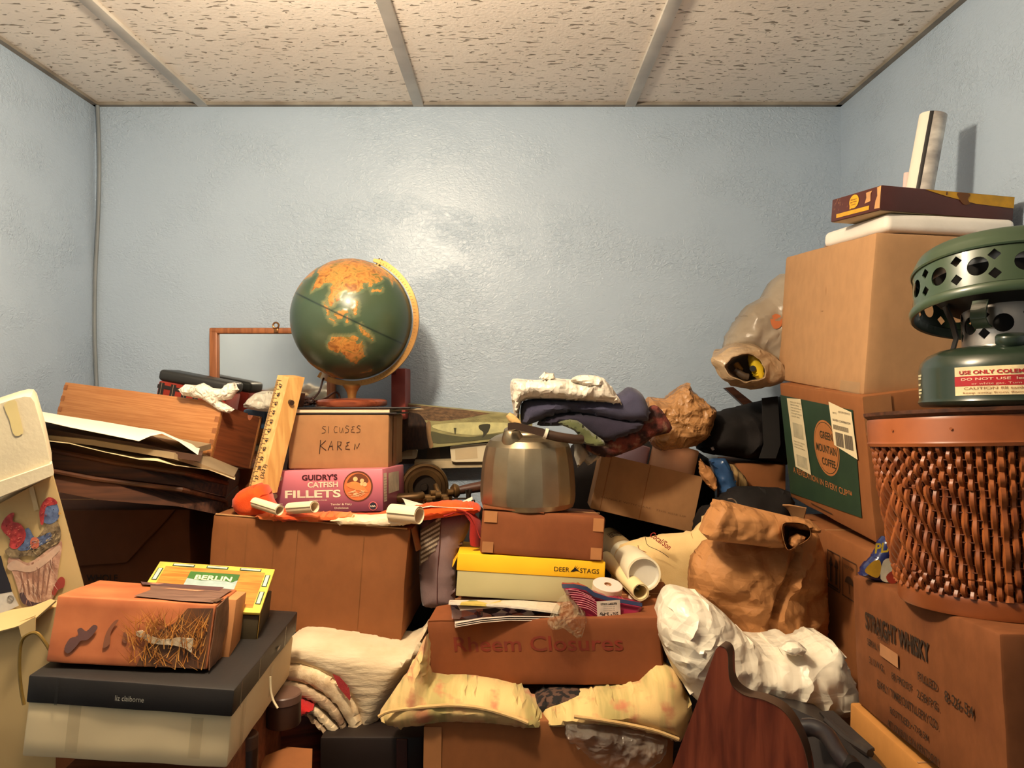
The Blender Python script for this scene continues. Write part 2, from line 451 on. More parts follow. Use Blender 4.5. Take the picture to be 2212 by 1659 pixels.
# ---------------------------------------------------------------- materials
KRAFT = card('cardboard_tan', (160, 116, 76))
KRAFT_D = card('cardboard_brown', (142, 88, 50), stain=(128, 78, 44))
KRAFT_R = card('cardboard_red_brown', (128, 72, 40), stain=(108, 58, 32))
KRAFT_IN = card('cardboard_edge', (188, 142, 96))
TAPE_K = mat('paper_tape', (172, 116, 70), 0.45, vs=14)
TAPE_C = mat('clear_tape', (200, 180, 140), 0.18, alpha=0.22, spec=0.6)
CREAM = paper('cream_card', (226, 206, 164))
WHITE = paper('white_paper', (238, 230, 210))
DARKW = wood('dark_wood', (74, 40, 24), (44, 24, 16))
OAK = wood('oak', (182, 124, 72), (164, 104, 56), 0.4, (0.8, 14, 26), 14)
BLACKC = mat('black_card', (44, 40, 38), 0.5, vs=14, bump=0.15, bs=200, spec=0.4)

def lid_seam(b, W, D, H, mt):
    """the slit where the two top flaps of a carton meet"""
    b.m(mt); b.box((0, 0, H + 0.0004), (W * 0.995, 0.003, 0.0012))

# the table that carries the piles (its top only shows in the dark gaps)
t = thing('table', 'dark wooden table under the piles, showing in the black gap', 'table', pose((MX, 1.46, 0)))
b = MB(); b.m(DARKW); b.box((0, 0, 0.73), (2.06, 1.24, 0.04), 0.006); b.build('tabletop', t)
for sx in (-1, 1):
    for sy in (-1, 1):
        b = MB(); b.m(DARKW); b.box((sx * 0.97, sy * 0.56, 0.355), (0.07, 0.07, 0.71), 0.005); b.build('leg', t)

# ---------------------------------------------------------------- foreground pile by the left wall
# carton under the cream box
t = thing('wooden_crate', 'reddish brown crate under the cream gift box, only its rim showing', 'crate', pose((-0.525, 1.20, 0.7505), (0.06, 0, 0)))
b = MB(); b.m(wood('crate_wood', (140, 84, 56), (108, 60, 38))); b.crate(0.215, 0.33, 0.300); b.build('body', t)
b = MB(); b.m(MATS['crate_wood']).box((0, 0, 0.306), (0.222, 0.335, 0.012), 0.003); b.build('lid', t)

def front(W, D, H): return frame((-W / 2, -D / 2, 0), (1, 0, 0), (0, -1, 0))
def top(W, D, H): return frame((-W / 2, -D / 2, H), (1, 0, 0), (0, 0, 1))
def rightf(W, D, H): return frame((W / 2, -D / 2, 0), (0, 1, 0), (1, 0, 0))
def leftf(W, D, H): return frame((-W / 2, D / 2, 0), (0, -1, 0), (-1, 0, 0))

# cream gift box
W, D, H = 0.2707, 0.3552, 0.0745
t = thing('gift_box', 'cream cardboard gift box base under the black lid', 'box', pose((-0.5352, 1.1815, 1.0794), (0.0545, 0.0885, -0.0379)))
b = MB(); b.m(CREAM); b.crate(W, D, H, 0.02, 0.0016, 0.004, 3); b.build('body', t)
Ff, Fr = front(W, D, H), rightf(W, D, H)
for M, u, v, ln in ((Ff, 0.055, 0.010, 0.066), (Ff, 0.218, 0.012, 0.055), (Fr, 0.05, 0.0, 0.075), (Fr, 0.20, 0.02, 0.05)):
    b = MB(); b.m(TAPE_C); b.panel(M, u, v, u + 0.016, v + ln, 0.0012); b.build('clear_tape', t)

# black gift box lid
W, D, H = 0.2749, 0.3500, 0.0370
t = thing('shirt_box', 'flat black gift box with a shiny taped lid on the cream box', 'box', pose((-0.5256, 1.1781, 1.1583), (0.0414, 0.0896, -0.0016)))
b = MB(); b.m(BLACKC); b.crate(W, D, H, 0.02, 0.0008, 0.0025, 5)
b.m(ink('silver', (196, 190, 172))); M = front(W, D, H)
b.text(M, 'liz claiborne', 0.118, 0.012, 0.0105, width=0.038, h=0.0016)
b.panel(rightf(W, D, H), 0.215, 0.012, 0.232, 0.017, 0.0016)
b.build('lid', t)
for M, u, ln in ((front(W, D, H), 0.038, 0.037), (rightf(W, D, H), 0.028, 0.037), (rightf(W, D, H), 0.115, 0.037), (rightf(W, D, H), 0.262, 0.037)):
    b = MB(); b.m(mat('glossy_tape', (70, 66, 62), 0.12, alpha=0.5)); b.panel(M, u, 0.0, u + 0.004, ln, 0.0014); b.build('clear_tape', t)

# torn boot box with the field print
W, D, H = 0.2135, 0.145, 0.0906
t = thing('boot_box', 'orange brown boot box with a dry grass print and torn corner', 'box', pose((-0.5490, 1.1090, 1.1960), (0.1420, 0.1050, -0.1150)))
b = MB()
FIELD = mat('field_print', (206, 122, 76), 0.42, col2=(178, 100, 62), vs=14, stain=(120, 78, 54), ss=9, bump=0.2, bs=40)
SHADE = mat('field_dark', (84, 56, 40), 0.5, col2=(120, 78, 46), vs=30, bump=0.2, bs=60)
GREY = mat('print_worn', (132, 100, 84), 0.5, col2=(104, 76, 64), vs=22, stretch=(1, 4, 1), bump=0.3, bs=60)
b.m(FIELD); b.crate(W, D, H, 0.012, 0.0016, 0.003, 8)
M = front(W, D, H)
b.m(SHADE); b.flat(M, [(0.118, 0.002), (W - 0.003, 0.002), (W - 0.003, 0.086), (0.176, 0.084), (0.160, 0.062), (0.140, 0.050), (0.126, 0.026)], 0.0022)
b.m(ink('feather', (112, 78, 74)))
b.flat(M, smooth_poly([(0.021, 0.020), (0.027, 0.014), (0.036, 0.024), (0.041, 0.032), (0.050, 0.034), (0.060, 0.050), (0.054, 0.054), (0.046, 0.045), (0.039, 0.049), (0.034, 0.046), (0.036, 0.038), (0.026, 0.034)], 3), 0.0023)
b.m(ink('smudge', (150, 92, 66)))
b.flat(M, smooth_poly([(0.071, 0.024), (0.079, 0.030), (0.078, 0.046), (0.086, 0.062), (0.080, 0.060), (0.072, 0.044)], 3), 0.0022)
b.flat(M, smooth_poly([(0.095, 0.034), (0.101, 0.032), (0.100, 0.044), (0.095, 0.046)], 3), 0.0022)
GR = [ink('straw_a', (196, 122, 48)), ink('straw_b', (150, 86, 36)), ink('straw_c', (226, 158, 78))]
r2 = random.Random(4)
for i in range(260):
    x = r2.uniform(0.105, 0.208); y = r2.uniform(0.0, 0.045) if r2.random() < .5 else r2.uniform(0.03, 0.065)
    a = r2.uniform(-0.9, 1.3) + math.pi / 2; ln = r2.uniform(0.015, 0.042); w = 0.0007
    x2 = min(W - 0.004, max(0.08, x + ln * math.cos(a))); y2 = min(H - 0.004, y + ln * math.sin(a))
    b.m(GR[i % 3]); b.flat(M, [(x - w, y), (x + w, y), (x2, y2)], 0.0026 + 0.00002 * i)
for (x, y, x2, y2) in ((0.085, 0.045, 0.165, 0.006), (0.10, 0.062, 0.15, 0.058), (0.13, 0.075, 0.16, 0.05)):
    b.m(GR[1]); b.flat(M, [(x, y), (x2, y2), (x2 + 0.001, y2 + 0.002)], 0.0028)
M2 = top(W, D, H); b.m(GREY)
b.flat(M2, [(0.095, 0.018), (0.16, 0.004), (W - 0.006, 0.004), (W - 0.004, D - 0.02), (0.14, D - 0.006), (0.08, D - 0.004), (0.10, 0.075)], 0.0022)
b.m(ink('plum', (96, 66, 66))); b.flat(M2, [(0.075, D - 0.028), (W - 0.02, D - 0.040), (W - 0.02, D - 0.006), (0.065, D - 0.004)], 0.0025)
b.m(ink('pinkish', (210, 140, 108))); b.flat(M2, [(0.11, D - 0.052), (0.165, D - 0.060), (0.175, D - 0.050), (0.12, D - 0.046)], 0.0027)
b.flat(M2, [(0.078, D - 0.014), (0.095, D - 0.020), (0.102, D - 0.010), (0.084, D - 0.007)], 0.0027)
b.build('body', t)
# bare torn strip on the front
b = MB(); b.m(mat('torn_board', (196, 176, 146), 0.9, bump=0.7, bs=90, bd=0.003, col2=(160, 138, 108), vs=60))
tp = [(0.112, 0.049), (0.120, 0.051), (0.132, 0.044), (0.146, 0.040), (0.158, 0.0415), (0.170, 0.044), (0.190, 0.0435), (0.190, 0.024), (0.180, 0.030), (0.166, 0.033), (0.150, 0.033), (0.136, 0.034), (0.124, 0.040), (0.114, 0.043)]
M = front(W, D, H); b.prism([M @ Vector((x, y, 0.0045)) for x, y in tp], M.to_3x3() @ Vector((0, 0, 0.0015))); b.build('torn_patch', t)
# crushed end flap and the inner sleeve that slides out
b = MB(); b.m(mat('flap_worn', (122, 84, 60), 0.55, col2=(84, 58, 42), vs=26, bump=0.5, bs=50, bd=0.003))
def crumple(p, u, v): return p + Vector((0.004 * noise.noise(p * 60), 0.003 * noise.noise(p * 55 + Vector((3, 3, 3))), 0.002 * noise.noise(p * 60)))
b.sheet([(W / 2 + 0.001, -D / 2 - 0.002, z) for z in (0.0, 0.02, 0.045, 0.07, 0.088)], [(W / 2 + 0.004, -D / 2 + 0.060, z) for z in (0.004, 0.025, 0.05, 0.075, 0.094)], 0.0015, 10, crumple)
b.build('end_flap', t)
b = MB(); b.m(mat('tear_shade', (92, 64, 44), 0.9)); b.prism([(W / 2 - 0.012, -D / 2 + 0.012, H + 0.0014), (W / 2 - 0.002, -D / 2 + 0.010, H + 0.0014), (W / 2 + 0.001, -D / 2 + 0.040, H + 0.0014), (W / 2 - 0.007, -D / 2 + 0.036, H + 0.0014)], (0, 0, 0.0012))  # dark patch painted for the shade inside the torn hole
b.build('torn_hole_shade', t)
b = MB(); b.m(card('sleeve_card', (196, 134, 84))); b.box((W / 2 + 0.007, 0.032, H / 2 - 0.001), (0.016, 0.076, H - 0.004), 0.0015); b.build('inner_sleeve', t)

# yellow-edged cigar box
W, D, H = 0.1900, 0.125, 0.052
t = thing('cigar_box', 'yellow bordered cigar box with wood grain lid and green sign, behind the boot box', 'box', pose((-0.5190, 1.2500, 1.1900), (0.1561, 0.1100, 0.06)))
YEL = ink('yellow', (232, 200, 84)); GRAIN = wood('printed_grain', (204, 140, 62), (176, 110, 44), 0.4, (1.2, 9, 9), 14)
b = MB(); b.m(mat('box_dark_side', (74, 62, 40), 0.6, stain=(50, 42, 28))); b.crate(W, D, H - 0.004, 0.03, 0.0006, 0.0015, 2)
b.m(YEL); M = rightf(W, D, H); b.panel(M, 0.0, 0.0, 0.006, H - 0.004, 0.0012); b.panel(M, 0.0, 0.0, D, 0.004, 0.0013); b.build('body', t)
Ml = Matrix.Translation((0, -D / 2, H - 0.002)) @ Matrix.Rotation(math.radians(15), 4, 'X') @ Matrix.Translation((0, D / 2, 0))
b = MB(); b.M = Ml; b.m(YEL); b.box((0, 0, 0.003), (W + 0.004, D + 0.004, 0.005), 0.001)
M = frame((-W / 2, -D / 2, 0.0057), (1, 0, 0), (0, 0, 1))
b.m(GRAIN); b.panel(M, 0.012, 0.010, W - 0.012, D - 0.012, 0.0003)
b.m(ink('blue_grey', (170, 190, 186))); b.panel(M, 0.056, 0.018, W - 0.052, D - 0.024, 0.0006)
b.m(ink('leaf_green', (64, 112, 48))); b.flat(M, [(0.056, D - 0.024), (0.056, D - 0.044), (0.080, D - 0.049), (0.105, D - 0.043), (0.13, D - 0.049), (W - 0.052, D - 0.041), (W - 0.052, D - 0.024)], 0.0009)
b.m(ink('ivory', (240, 228, 190))); b.text(M, 'BERLIN', 0.068, D - 0.047, 0.019, width=0.060, bold=0.03, h=0.0013)
b.m(ink('deep_green', (40, 62, 50)))
for (u, v, du, dv) in ((0.022, D - 0.0105, 0.036, 0.008), (0.078, D - 0.0105, 0.036, 0.008), (0.134, D - 0.0105, 0.036, 0.008), (0.0018, 0.070, 0.0085, 0.036), (0.0018, 0.020, 0.0085, 0.036),
                       (W - 0.0103, 0.070, 0.0085, 0.036), (W - 0.0103, 0.020, 0.0085, 0.036)):
    b.m(ink('deep_green', (40, 62, 50))); b.panel(M, u, v, u + du, v + dv, 0.0005)
    b.m(ink('pale_label', (206, 212, 190))); b.panel(M, u + 0.0015, v + 0.0015, u + du - 0.0015, v + dv - 0.0015, 0.0009)
b.build('lid', t)

# cream carton with the bird picture, its white cap box, and the beige carton with the cord loop
BEIGE = paper('beige_card', (208, 180, 128), (196, 166, 114))
def slab(b, pix, d, ext): b.prism([at(p[0], p[1], (d if not callable(d) else d(*p))) for p in pix], ext)
dl = lambda x, y: 1.16 + (0.0009 * (190 - x))     # the printed face turns a little away
t = thing('carton', 'beige carton by the wall printed with red and blue birds on a flower basket', 'box', base_of([at(0, 1335, 1.2), at(190, 1300, 1.16)]))
b = MB(); b.m(BEIGE); face = [(-60, 1120), (114, 1026), (192, 1306), (-40, 1400)]
slab(b, face, lambda x, y: 1.14, (-0.15, 0.24, -0.02))
def px(x, y): return at(x, y, 1.1388)
def blot(b, mt, pts, h=0, n=3):
    b.m(mt); b.poly([at(p[0], p[1], 1.1388 - h) for p in (smooth_poly(pts, n) if n else pts)])
RED, BLU, CRM, TAU = ink('bird_red', (190, 62, 58)), ink('bird_blue', (98, 112, 146)), ink('basket_pink', (206, 164, 136)), ink('leaf_taupe', (138, 116, 84))
def relief(mt, a, bb, vs=60):
    return mat(mt, a, 0.5, col2=bb, vs=vs, bump=0.6, bs=60, bd=0.004)
CRM = relief('print_basket', (214, 172, 146), (168, 120, 98)); TAU = relief('print_leaves', (152, 130, 96), (96, 78, 56), 110)
RED = relief('print_red', (204, 70, 66), (146, 40, 42), 110); BLU = relief('print_blue', (104, 122, 160), (74, 84, 116), 110)
blot(b, CRM, [(16, 1212), (30, 1200), (60, 1216), (100, 1190), (128, 1168), (134, 1180), (126, 1230), (120, 1280), (104, 1302), (70, 1308), (48, 1300), (38, 1270), (28, 1240)], 0.0004)
blot(b, ink('basket_shadow', (92, 70, 74)), [(42, 1284), (52, 1280), (60, 1296), (82, 1302), (104, 1296), (96, 1306), (70, 1310), (50, 1304)], 0.0006)
for i in range(6): blot(b, ink('basket_rib', (160, 112, 92)), [(40 + 14 * i, 1226 - 5 * i), (45 + 14 * i, 1224 - 5 * i), (56 + 9 * i, 1284), (53 + 9 * i, 1286)], 0.0007, 0)
blot(b, ink('basket_rim', (222, 184, 158)), [(16, 1220), (36, 1210), (62, 1222), (90, 1206), (126, 1178), (128, 1190), (96, 1220), (66, 1236), (36, 1232), (20, 1232)], 0.0008)
blot(b, TAU, [(10, 1190), (30, 1180), (50, 1190), (70, 1172), (90, 1150), (110, 1124), (126, 1130), (132, 1156), (124, 1176), (100, 1186), (80, 1202), (58, 1200), (36, 1206), (22, 1204)], 0.001)
blot(b, BLU, [(50, 1150), (62, 1140), (74, 1160), (90, 1158), (108, 1150), (112, 1164), (96, 1174), (70, 1186), (44, 1190), (38, 1182), (52, 1172)], 0.0013)
blot(b, RED, [(2, 1138), (10, 1120), (24, 1108), (31, 1110), (28, 1126), (44, 1132), (56, 1152), (50, 1172), (34, 1186), (20, 1180), (22, 1164), (10, 1152)], 0.0016)
blot(b, BLU, [(94, 1094), (100, 1080), (122, 1086), (128, 1114), (118, 1128), (104, 1132), (92, 1124)], 0.0013)
blot(b, RED, [(86, 1100), (92, 1086), (104, 1074), (118, 1078), (124, 1088), (108, 1092), (98, 1098), (94, 1130), (88, 1132), (85, 1112)], 0.0016)
blot(b, ink('blossom', (208, 110, 84)), [(66, 1166), (74, 1160), (84, 1166), (84, 1180), (74, 1186), (66, 1180)], 0.0018)
blot(b, ink('berry', (168, 66, 56)), [(122, 1256), (132, 1246), (140, 1252), (138, 1268), (126, 1274), (118, 1286), (112, 1280)], 0.0016)
blot(b, ink('dark_photo', (44, 42, 50)), [(-40, 1215), (2, 1200), (8, 1224), (22, 1262), (26, 1278), (-40, 1290)], 0.0014, 0)
blot(b, ink('snow_white', (226, 218, 206)), [(-40, 1288), (26, 1278), (41, 1308), (-40, 1348)], 0.0012, 0)
# strokes inside the picture: feathers, leaf points, basket highlights
r2 = random.Random(77)
zone = {'r': [(6, 1140), (24, 1118), (46, 1136), (52, 1168), (34, 1182), (20, 1174)], 'r2': [(90, 1096), (102, 1080), (120, 1082), (104, 1092), (96, 1126)], 't': [(14, 1192), (50, 1190), (92, 1152), (124, 1132), (128, 1170), (84, 1198), (40, 1202)],
        'k': [(30, 1240), (126, 1200), (114, 1290), (60, 1300)], 'b': [(52, 1180), (72, 1162), (108, 1152), (104, 1170), (66, 1186)]}
for key, n_, cols_, ln_ in (('r', 26, ((232, 118, 96), (128, 34, 40), (240, 150, 120)), 5), ('r2', 14, ((232, 118, 96), (128, 34, 40)), 5), ('t', 70, ((198, 178, 136), (72, 58, 44), (160, 130, 92)), 8), ('k', 46, ((236, 204, 180), (150, 104, 88), (186, 138, 116)), 20), ('b', 16, ((150, 166, 196), (60, 68, 98)), 6)):
    k = 0
    while k < n_:
        p = (r2.uniform(0, 136), r2.uniform(1070, 1304))
        if not inside(p, zone[key]): continue
        k += 1; a = r2.uniform(-.5, .5) + (1.4 if key == 'k' else r2.choice((0.5, -0.6, 2.4))); c_ = cols_[k % len(cols_)]
        b.m(ink('stroke_%d_%d' % (c_[0], c_[1]), c_)); w_ = 1.3 if key != 'k' else 1.0
        b.poly([at(x, y, 1.1364 - k * 1e-6) for x, y in ((p[0] - w_, p[1]), (p[0] + w_, p[1] + .6), (p[0] + ln_ * math.cos(a), p[1] + ln_ * math.sin(a)))])
b.m(ink('beak', (214, 160, 70))); b.poly([at(x, y, 1.136) for x, y in ((127, 1104), (133, 1110), (126, 1112))]); b.m(INK); b.poly([at(x, y, 1.136) for x, y in ((114, 1100), (117, 1100), (116, 1103))])
b.m(ink('no_mark', (140, 130, 120)))
c0 = at(23, 1293, 1.137); ring = [c0 + Vector((0.0047 * math.cos(a), 0, 0.0047 * math.sin(a))) for a in [i * math.pi / 10 for i in range(20)]]
b.tube(ring, 0.0005, 5, True); b.tube([c0 + Vector((-0.0032, 0, 0.0032)), c0 + Vector((0.0032, 0, -0.0032))], 0.0004, 5)
b.build('body', t, world=True)
b = MB(); b.m(mat('old_tape', (214, 190, 140), 0.3, vs=12)); b.poly([at(x, y, 1.1380) for x, y in ((62, 1054), (72, 1050), (84, 1100), (74, 1104))]); b.build('tape', t, world=True)

t = thing('foam_box', 'white lidded foam box by the wall on top of the bird picture carton', 'box', base_of([at(0, 1075, 1.14), at(112, 1026, 1.14)]))
b = MB(); b.m(mat('white_foam', (232, 216, 182), 0.8, bump=0.4, bs=140, bd=0.001, vs=5))
pts = [(-70, 895), (30, 862), (52, 857), (66, 858), (74, 868), (96, 945), (113, 1024), (108, 1030), (56, 1054), (0, 1074), (-60, 1096)]
slab(b, pts, 1.12, (-0.15, 0.24, 0.01)); b.build('body', t, world=True)
b = MB(); b.m(MATS['white_foam']); slab(b, [(-62, 1062), (112, 1002), (116, 1026), (-60, 1098)], 1.113, (-0.012, 0.02, 0.002)); b.build('lid_rim', t, world=True)
b = MB(); b.m(mat('yellowed_tape', (236, 214, 150), 0.35, vs=9)); b.poly([at(x, y, 1.1188) for x, y in smooth_poly([(8, 874), (32, 864), (38, 880), (50, 930), (46, 938), (38, 942), (28, 936), (20, 905)], 2)]); b.build('tape', t, world=True)

t = thing('gift_bag', 'tall plain beige gift bag beside the cream gift box with a gold cord loop', 'bag', base_of([at(0, 1659, 1.05) * 1 + Vector((0, 0, -0.3)), at(105, 1659, 1.06) + Vector((0, 0, -0.3))]))
b = MB(); b.m(BEIGE)
P = [at(-60, 1385, 1.06), at(128, 1308, 1.06), at(122, 1500, 1.06), at(118, 1840, 1.06), at(-60, 1850, 1.06)]
b.prism(P, (-0.045, 0.068, -0.012)); b.build('body', t, world=True)
b = MB(); b.m(BEIGE); b.sheet([at(x, y, 1.05) for x, y in ((-50, 1376), (30, 1356), (70, 1340), (120, 1300))], [at(x, y, 1.10) for x, y in ((-50, 1340), (24, 1318), (70, 1308), (110, 1296))], 0.002, 6, lambda p, u, v: p + Vector((0, 0, 0.004 * math.sin(u * 9)))); b.build('flap', t, world=True)
b = MB(); b.m(BEIGE); b.sheet([at(x, y, 1.046) for x, y in ((40, 1352), (46, 1376))], [at(x, y, 1.048) for x, y in ((76, 1332), (76, 1362))], 0.0015, 6); b.build('tab', t, world=True)
b = MB(); b.m(mat('gold_cord', (156, 124, 62), 0.3, 0.5, vs=60)); b.tube(smooth_poly([at(x, y, 1.03) for x, y in ((52, 1522), (46, 1490), (42, 1440), (46, 1388), (62, 1370), (80, 1368), (96, 1386), (112, 1412))], 6, False), 0.0024, 8)
b.build('cord_loop', t, world=True)

# ---------------------------------------------------------------- back left pile
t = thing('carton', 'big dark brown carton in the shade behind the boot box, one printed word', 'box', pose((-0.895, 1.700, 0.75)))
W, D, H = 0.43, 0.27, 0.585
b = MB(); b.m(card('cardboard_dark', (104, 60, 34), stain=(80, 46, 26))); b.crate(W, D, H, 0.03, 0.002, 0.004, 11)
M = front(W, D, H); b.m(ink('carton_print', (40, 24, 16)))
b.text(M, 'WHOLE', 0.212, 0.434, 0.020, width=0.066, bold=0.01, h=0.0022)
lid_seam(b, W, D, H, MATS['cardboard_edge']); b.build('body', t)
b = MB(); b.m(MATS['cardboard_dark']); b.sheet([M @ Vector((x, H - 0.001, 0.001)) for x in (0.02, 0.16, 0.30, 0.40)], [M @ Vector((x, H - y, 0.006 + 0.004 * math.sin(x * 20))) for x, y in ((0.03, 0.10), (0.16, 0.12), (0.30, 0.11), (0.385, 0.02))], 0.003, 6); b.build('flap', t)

t = thing('carton', 'tall red brown carton against the wall below the drawer', 'box', pose((-0.845, 1.965, 0.75)))
W, D, H = 0.42, 0.24, 0.640
b = MB(); b.m(KRAFT_R); b.crate(W, D, H, 0.04, 0.0015, 0.004, 12); lid_seam(b, W, D, H, MATS['cardboard_edge']); b.build('body', t)

def dep(px0, d0, px1, d1):
    return lambda x: d0 + (d1 - d0) * min(1, max(0, (x - px0) / (px1 - px0)))
TRAY = wood('tray_brown', (92, 54, 34), (58, 34, 22), 0.5)
for nm, lab, pts, dz in (('wooden_tray', 'upper of two dark brown moulded trays stacked under the oak drawer', [(40, 950), (104, 967), (250, 996), (397, 1018), (490, 1040), (492, 1052), (488, 1073), (470, 1070), (392, 1050), (199, 1027), (40, 996)], 0.0),
                          ('wooden_tray', 'lower of two dark brown moulded trays, lying on the dark carton', [(40, 1000), (205, 1031), (392, 1054), (487, 1078), (489, 1090), (481, 1113), (464, 1110), (386, 1094), (215, 1080), (40, 1046)], 0.01)):
    t = thing(nm, lab, 'tray', base_of([at(p[0], p[1], 1.42) for p in pts]), 'dark stacked trays')
    df = dep(386, 1.42 - dz, 490, 1.60)
    b = MB(); b.m(TRAY); b.prism([at(x, y, df(x)) for x, y in pts], (-0.05, 0.21, 0.0)); b.build('body', t, world=True)
    b = MB(); b.m(TRAY); n = len(pts)
    edge = [p for p in pts[:5]]
    b.tube([at(x, y + 4, df(x) - 0.003) for x, y in edge], 0.005, 8); b.build('rim', t, world=True)

b = MB(); b.m(mat('folder_brown', (74, 48, 34), 0.6, vs=8))
A = [at(x, y, 1.40) for x, y in ((60, 918), (180, 940), (305, 958), (380, 975), (436, 984))]; B = [at(x, y, 1.62) for x, y in ((60, 900), (180, 915), (300, 930), (380, 950), (440, 972))]
b.sheet(A, B, 0.012, 6); tag(b.build('folder'), 'dark brown flat folder just under the white paper sheet', 'folder')
b = MB(); b.m(mat('frame_grey', (152, 132, 102), 0.5, vs=8)); 
b.prism([at(60, 936, 1.39), at(200, 950, 1.39), at(376, 979, 1.39), at(376, 992, 1.39), at(200, 962, 1.39), at(60, 946, 1.39)], (-0.02, 0.22, 0.0))
b.prism([at(376, 979, 1.39), at(505, 1030, 1.56), at(505, 1033, 1.56), at(376, 992, 1.39)], (-0.05, 0.16, 0.0))
tag(b.build('picture_frame'), 'grey flat frame lying under the brown folder, corner poking out', 'frame')
b = MB(); b.m(paper('old_paper', (226, 208, 166)))
top_ = [(60, 944), (92, 948), (150, 956), (230, 972), (300, 984), (340, 990), (380, 1003), (419, 1005), (450, 1012), (508, 1034)]
A = [at(x, y + 4 + 3 * math.sin(x * .11), 1.375 + max(0, x - 380) * .0012) for x, y in top_]; B = [at(x, y - 5, 1.48 + max(0, x - 380) * .0012) for x, y in top_]
b.sheet(A, B, 0.0012, 5, lambda p, u, v: p + Vector((0, 0, 0.004 * noise.noise(p * 40)))); tag(b.build('paper'), 'crumpled old paper sheet edge sticking out over the dark trays', 'paper')
b = MB(); b.m(WHITE)
A = [at(x, y, d) for x, y, d in ((60, 901, 1.36), (150, 922, 1.36), (240, 940, 1.36), (300, 952, 1.36), (325, 941, 1.365), (350, 936, 1.375), (385, 952, 1.39), (428, 982, 1.40))]
B = [at(x, y, 1.56) for x, y in ((60, 884), (140, 898), (225, 911), (300, 924), (330, 928), (352, 933), (386, 948), (432, 966))]
b.sheet(A, B, 0.0008, 10); tag(b.build('paper'), 'white paper sheet with a curled corner lying beside the oak drawer', 'paper')

# oak drawer with finger joints
W, D, H = 0.4003, 0.1894, 0.1300
t = thing('drawer', 'light oak drawer with finger joints, tilted, holding odds and ends', 'drawer', pose((-0.8471, 1.7528, 1.4351), (-0.1706, 0.1154, -0.2161)))
END = mat('end_grain', (150, 92, 50), 0.6, vs=60)
OAKD = wood('oak_end', (140, 76, 42), (112, 58, 32), 0.5, (9, 0.6, 9), 10)
b = MB(); b.m(OAK); b.box((0, -D / 2 + 0.006, H / 2), (W, 0.012, H), 0.0015)
M = front(W, D, H); b.m(END)
for u in (W - 0.010, 0.0):
    for i in range(5): b.panel(M, u, 0.008 + i * 0.026, u + 0.010, 0.020 + i * 0.026, 0.0006)
b.build('side_panel', t)
b = MB(); b.m(OAK); b.box((0, D / 2 - 0.006, H / 2), (W, 0.012, H), 0.0015); b.build('side_panel', t)
b = MB(); b.m(OAKD); n = 12
notch = [(0.012 * math.cos(math.pi * i / n), H - 0.004 - 0.014 * math.sin(math.pi * i / n)) for i in range(n + 1)]
pr = [(-D / 2 + 0.012, 0.0), (D / 2 - 0.012, 0.0), (D / 2 - 0.012, H - 0.004)] + [(0.035 + a, c) for a, c in notch] + [(-D / 2 + 0.012, H - 0.004)]
b.prism([(W / 2 - 0.012, y, z) for y, z in pr], (0.012, 0, 0)); b.build('end_panel', t)
b = MB(); b.m(OAKD); b.box((-W / 2 + 0.006, 0, H / 2), (0.012, D - 0.024, H), 0.001); b.build('end_panel', t)
b = MB(); b.m(OAKD); b.box((0, 0, 0.012), (W - 0.024, D - 0.024, 0.006)); b.build('bottom', t)

# tartan case behind it, its blue plastic neighbour, tissue, thin bag
t = thing('case', 'black topped tartan case behind the oak drawer', 'case', pose((-0.878, 2.005, 1.404), (0, 0.19, 0)))
W, D, H = 0.185, 0.10, 0.232
b = MB(); b.m(cloth('tartan_red', (170, 62, 46), (140, 46, 36))); b.crate(W, D, H - 0.04, 0.03, 0.0004, 0.006)
M = front(W, D, H - 0.04)
for i in range(6):
    b.m(cloth('tartan_dark', (56, 50, 50))); b.panel(M, 0.004 + i * 0.031, 0, 0.018 + i * 0.031, H - 0.044, 0.0008)
    b.panel(M, 0, H - 0.060 - i * 0.031, W, H - 0.050 - i * 0.031, 0.0010)
    b.m(cloth('tartan_line', (186, 160, 130))); b.panel(M, 0.010 + i * 0.031, 0, 0.0112 + i * 0.031, H - 0.044, 0.0012)
b.build('body', t)
b = MB(); b.m(mat('black_vinyl', (52, 52, 50), 0.45, bump=0.2, bs=200)); b.box((0, 0, H - 0.025), (W + 0.006, D + 0.006, 0.030), 0.010, seg=4); b.build('lid', t)
b = MB(); b.m(film('tissue', (240, 230, 212), 0.8, crumple=0.005, cs=42))
b.puff([(386, 842), (400, 830), (424, 832), (440, 827), (460, 838), (478, 840), (492, 828), (508, 826), (516, 842), (500, 862), (476, 866), (490, 874), (507, 884), (496, 893), (474, 888), (452, 872), (436, 862), (415, 858), (396, 854)], 1.655, 0.018, 0.02, 'paper', 0.012, 0.0045, 1)
tag(b.build('tissue'), 'crumpled white tissue draped over the rim of the oak drawer', 'tissue')
b = MB(); b.m(film('thin_bag', (214, 208, 190), 0.35, alpha=0.75))
b.puff([(528, 880), (536, 862), (556, 848), (580, 844), (606, 850), (630, 862), (634, 884), (600, 890), (560, 888)], 1.82, 0.03, 0.03, 'plastic', 0.008, 0.006, 2)
tag(b.build('plastic_bag'), 'small pale plastic bag bunched behind the yardstick board', 'bag')
b = MB(); b.m(mat('blue_plastic', (46, 70, 96), 0.35)); b.box(at(553, 905, 1.86), (0.056, 0.03, 0.05), 0.006, Matrix()); tag(b.build('plastic_tub'), 'dark blue plastic tub inside the oak drawer', 'tub')

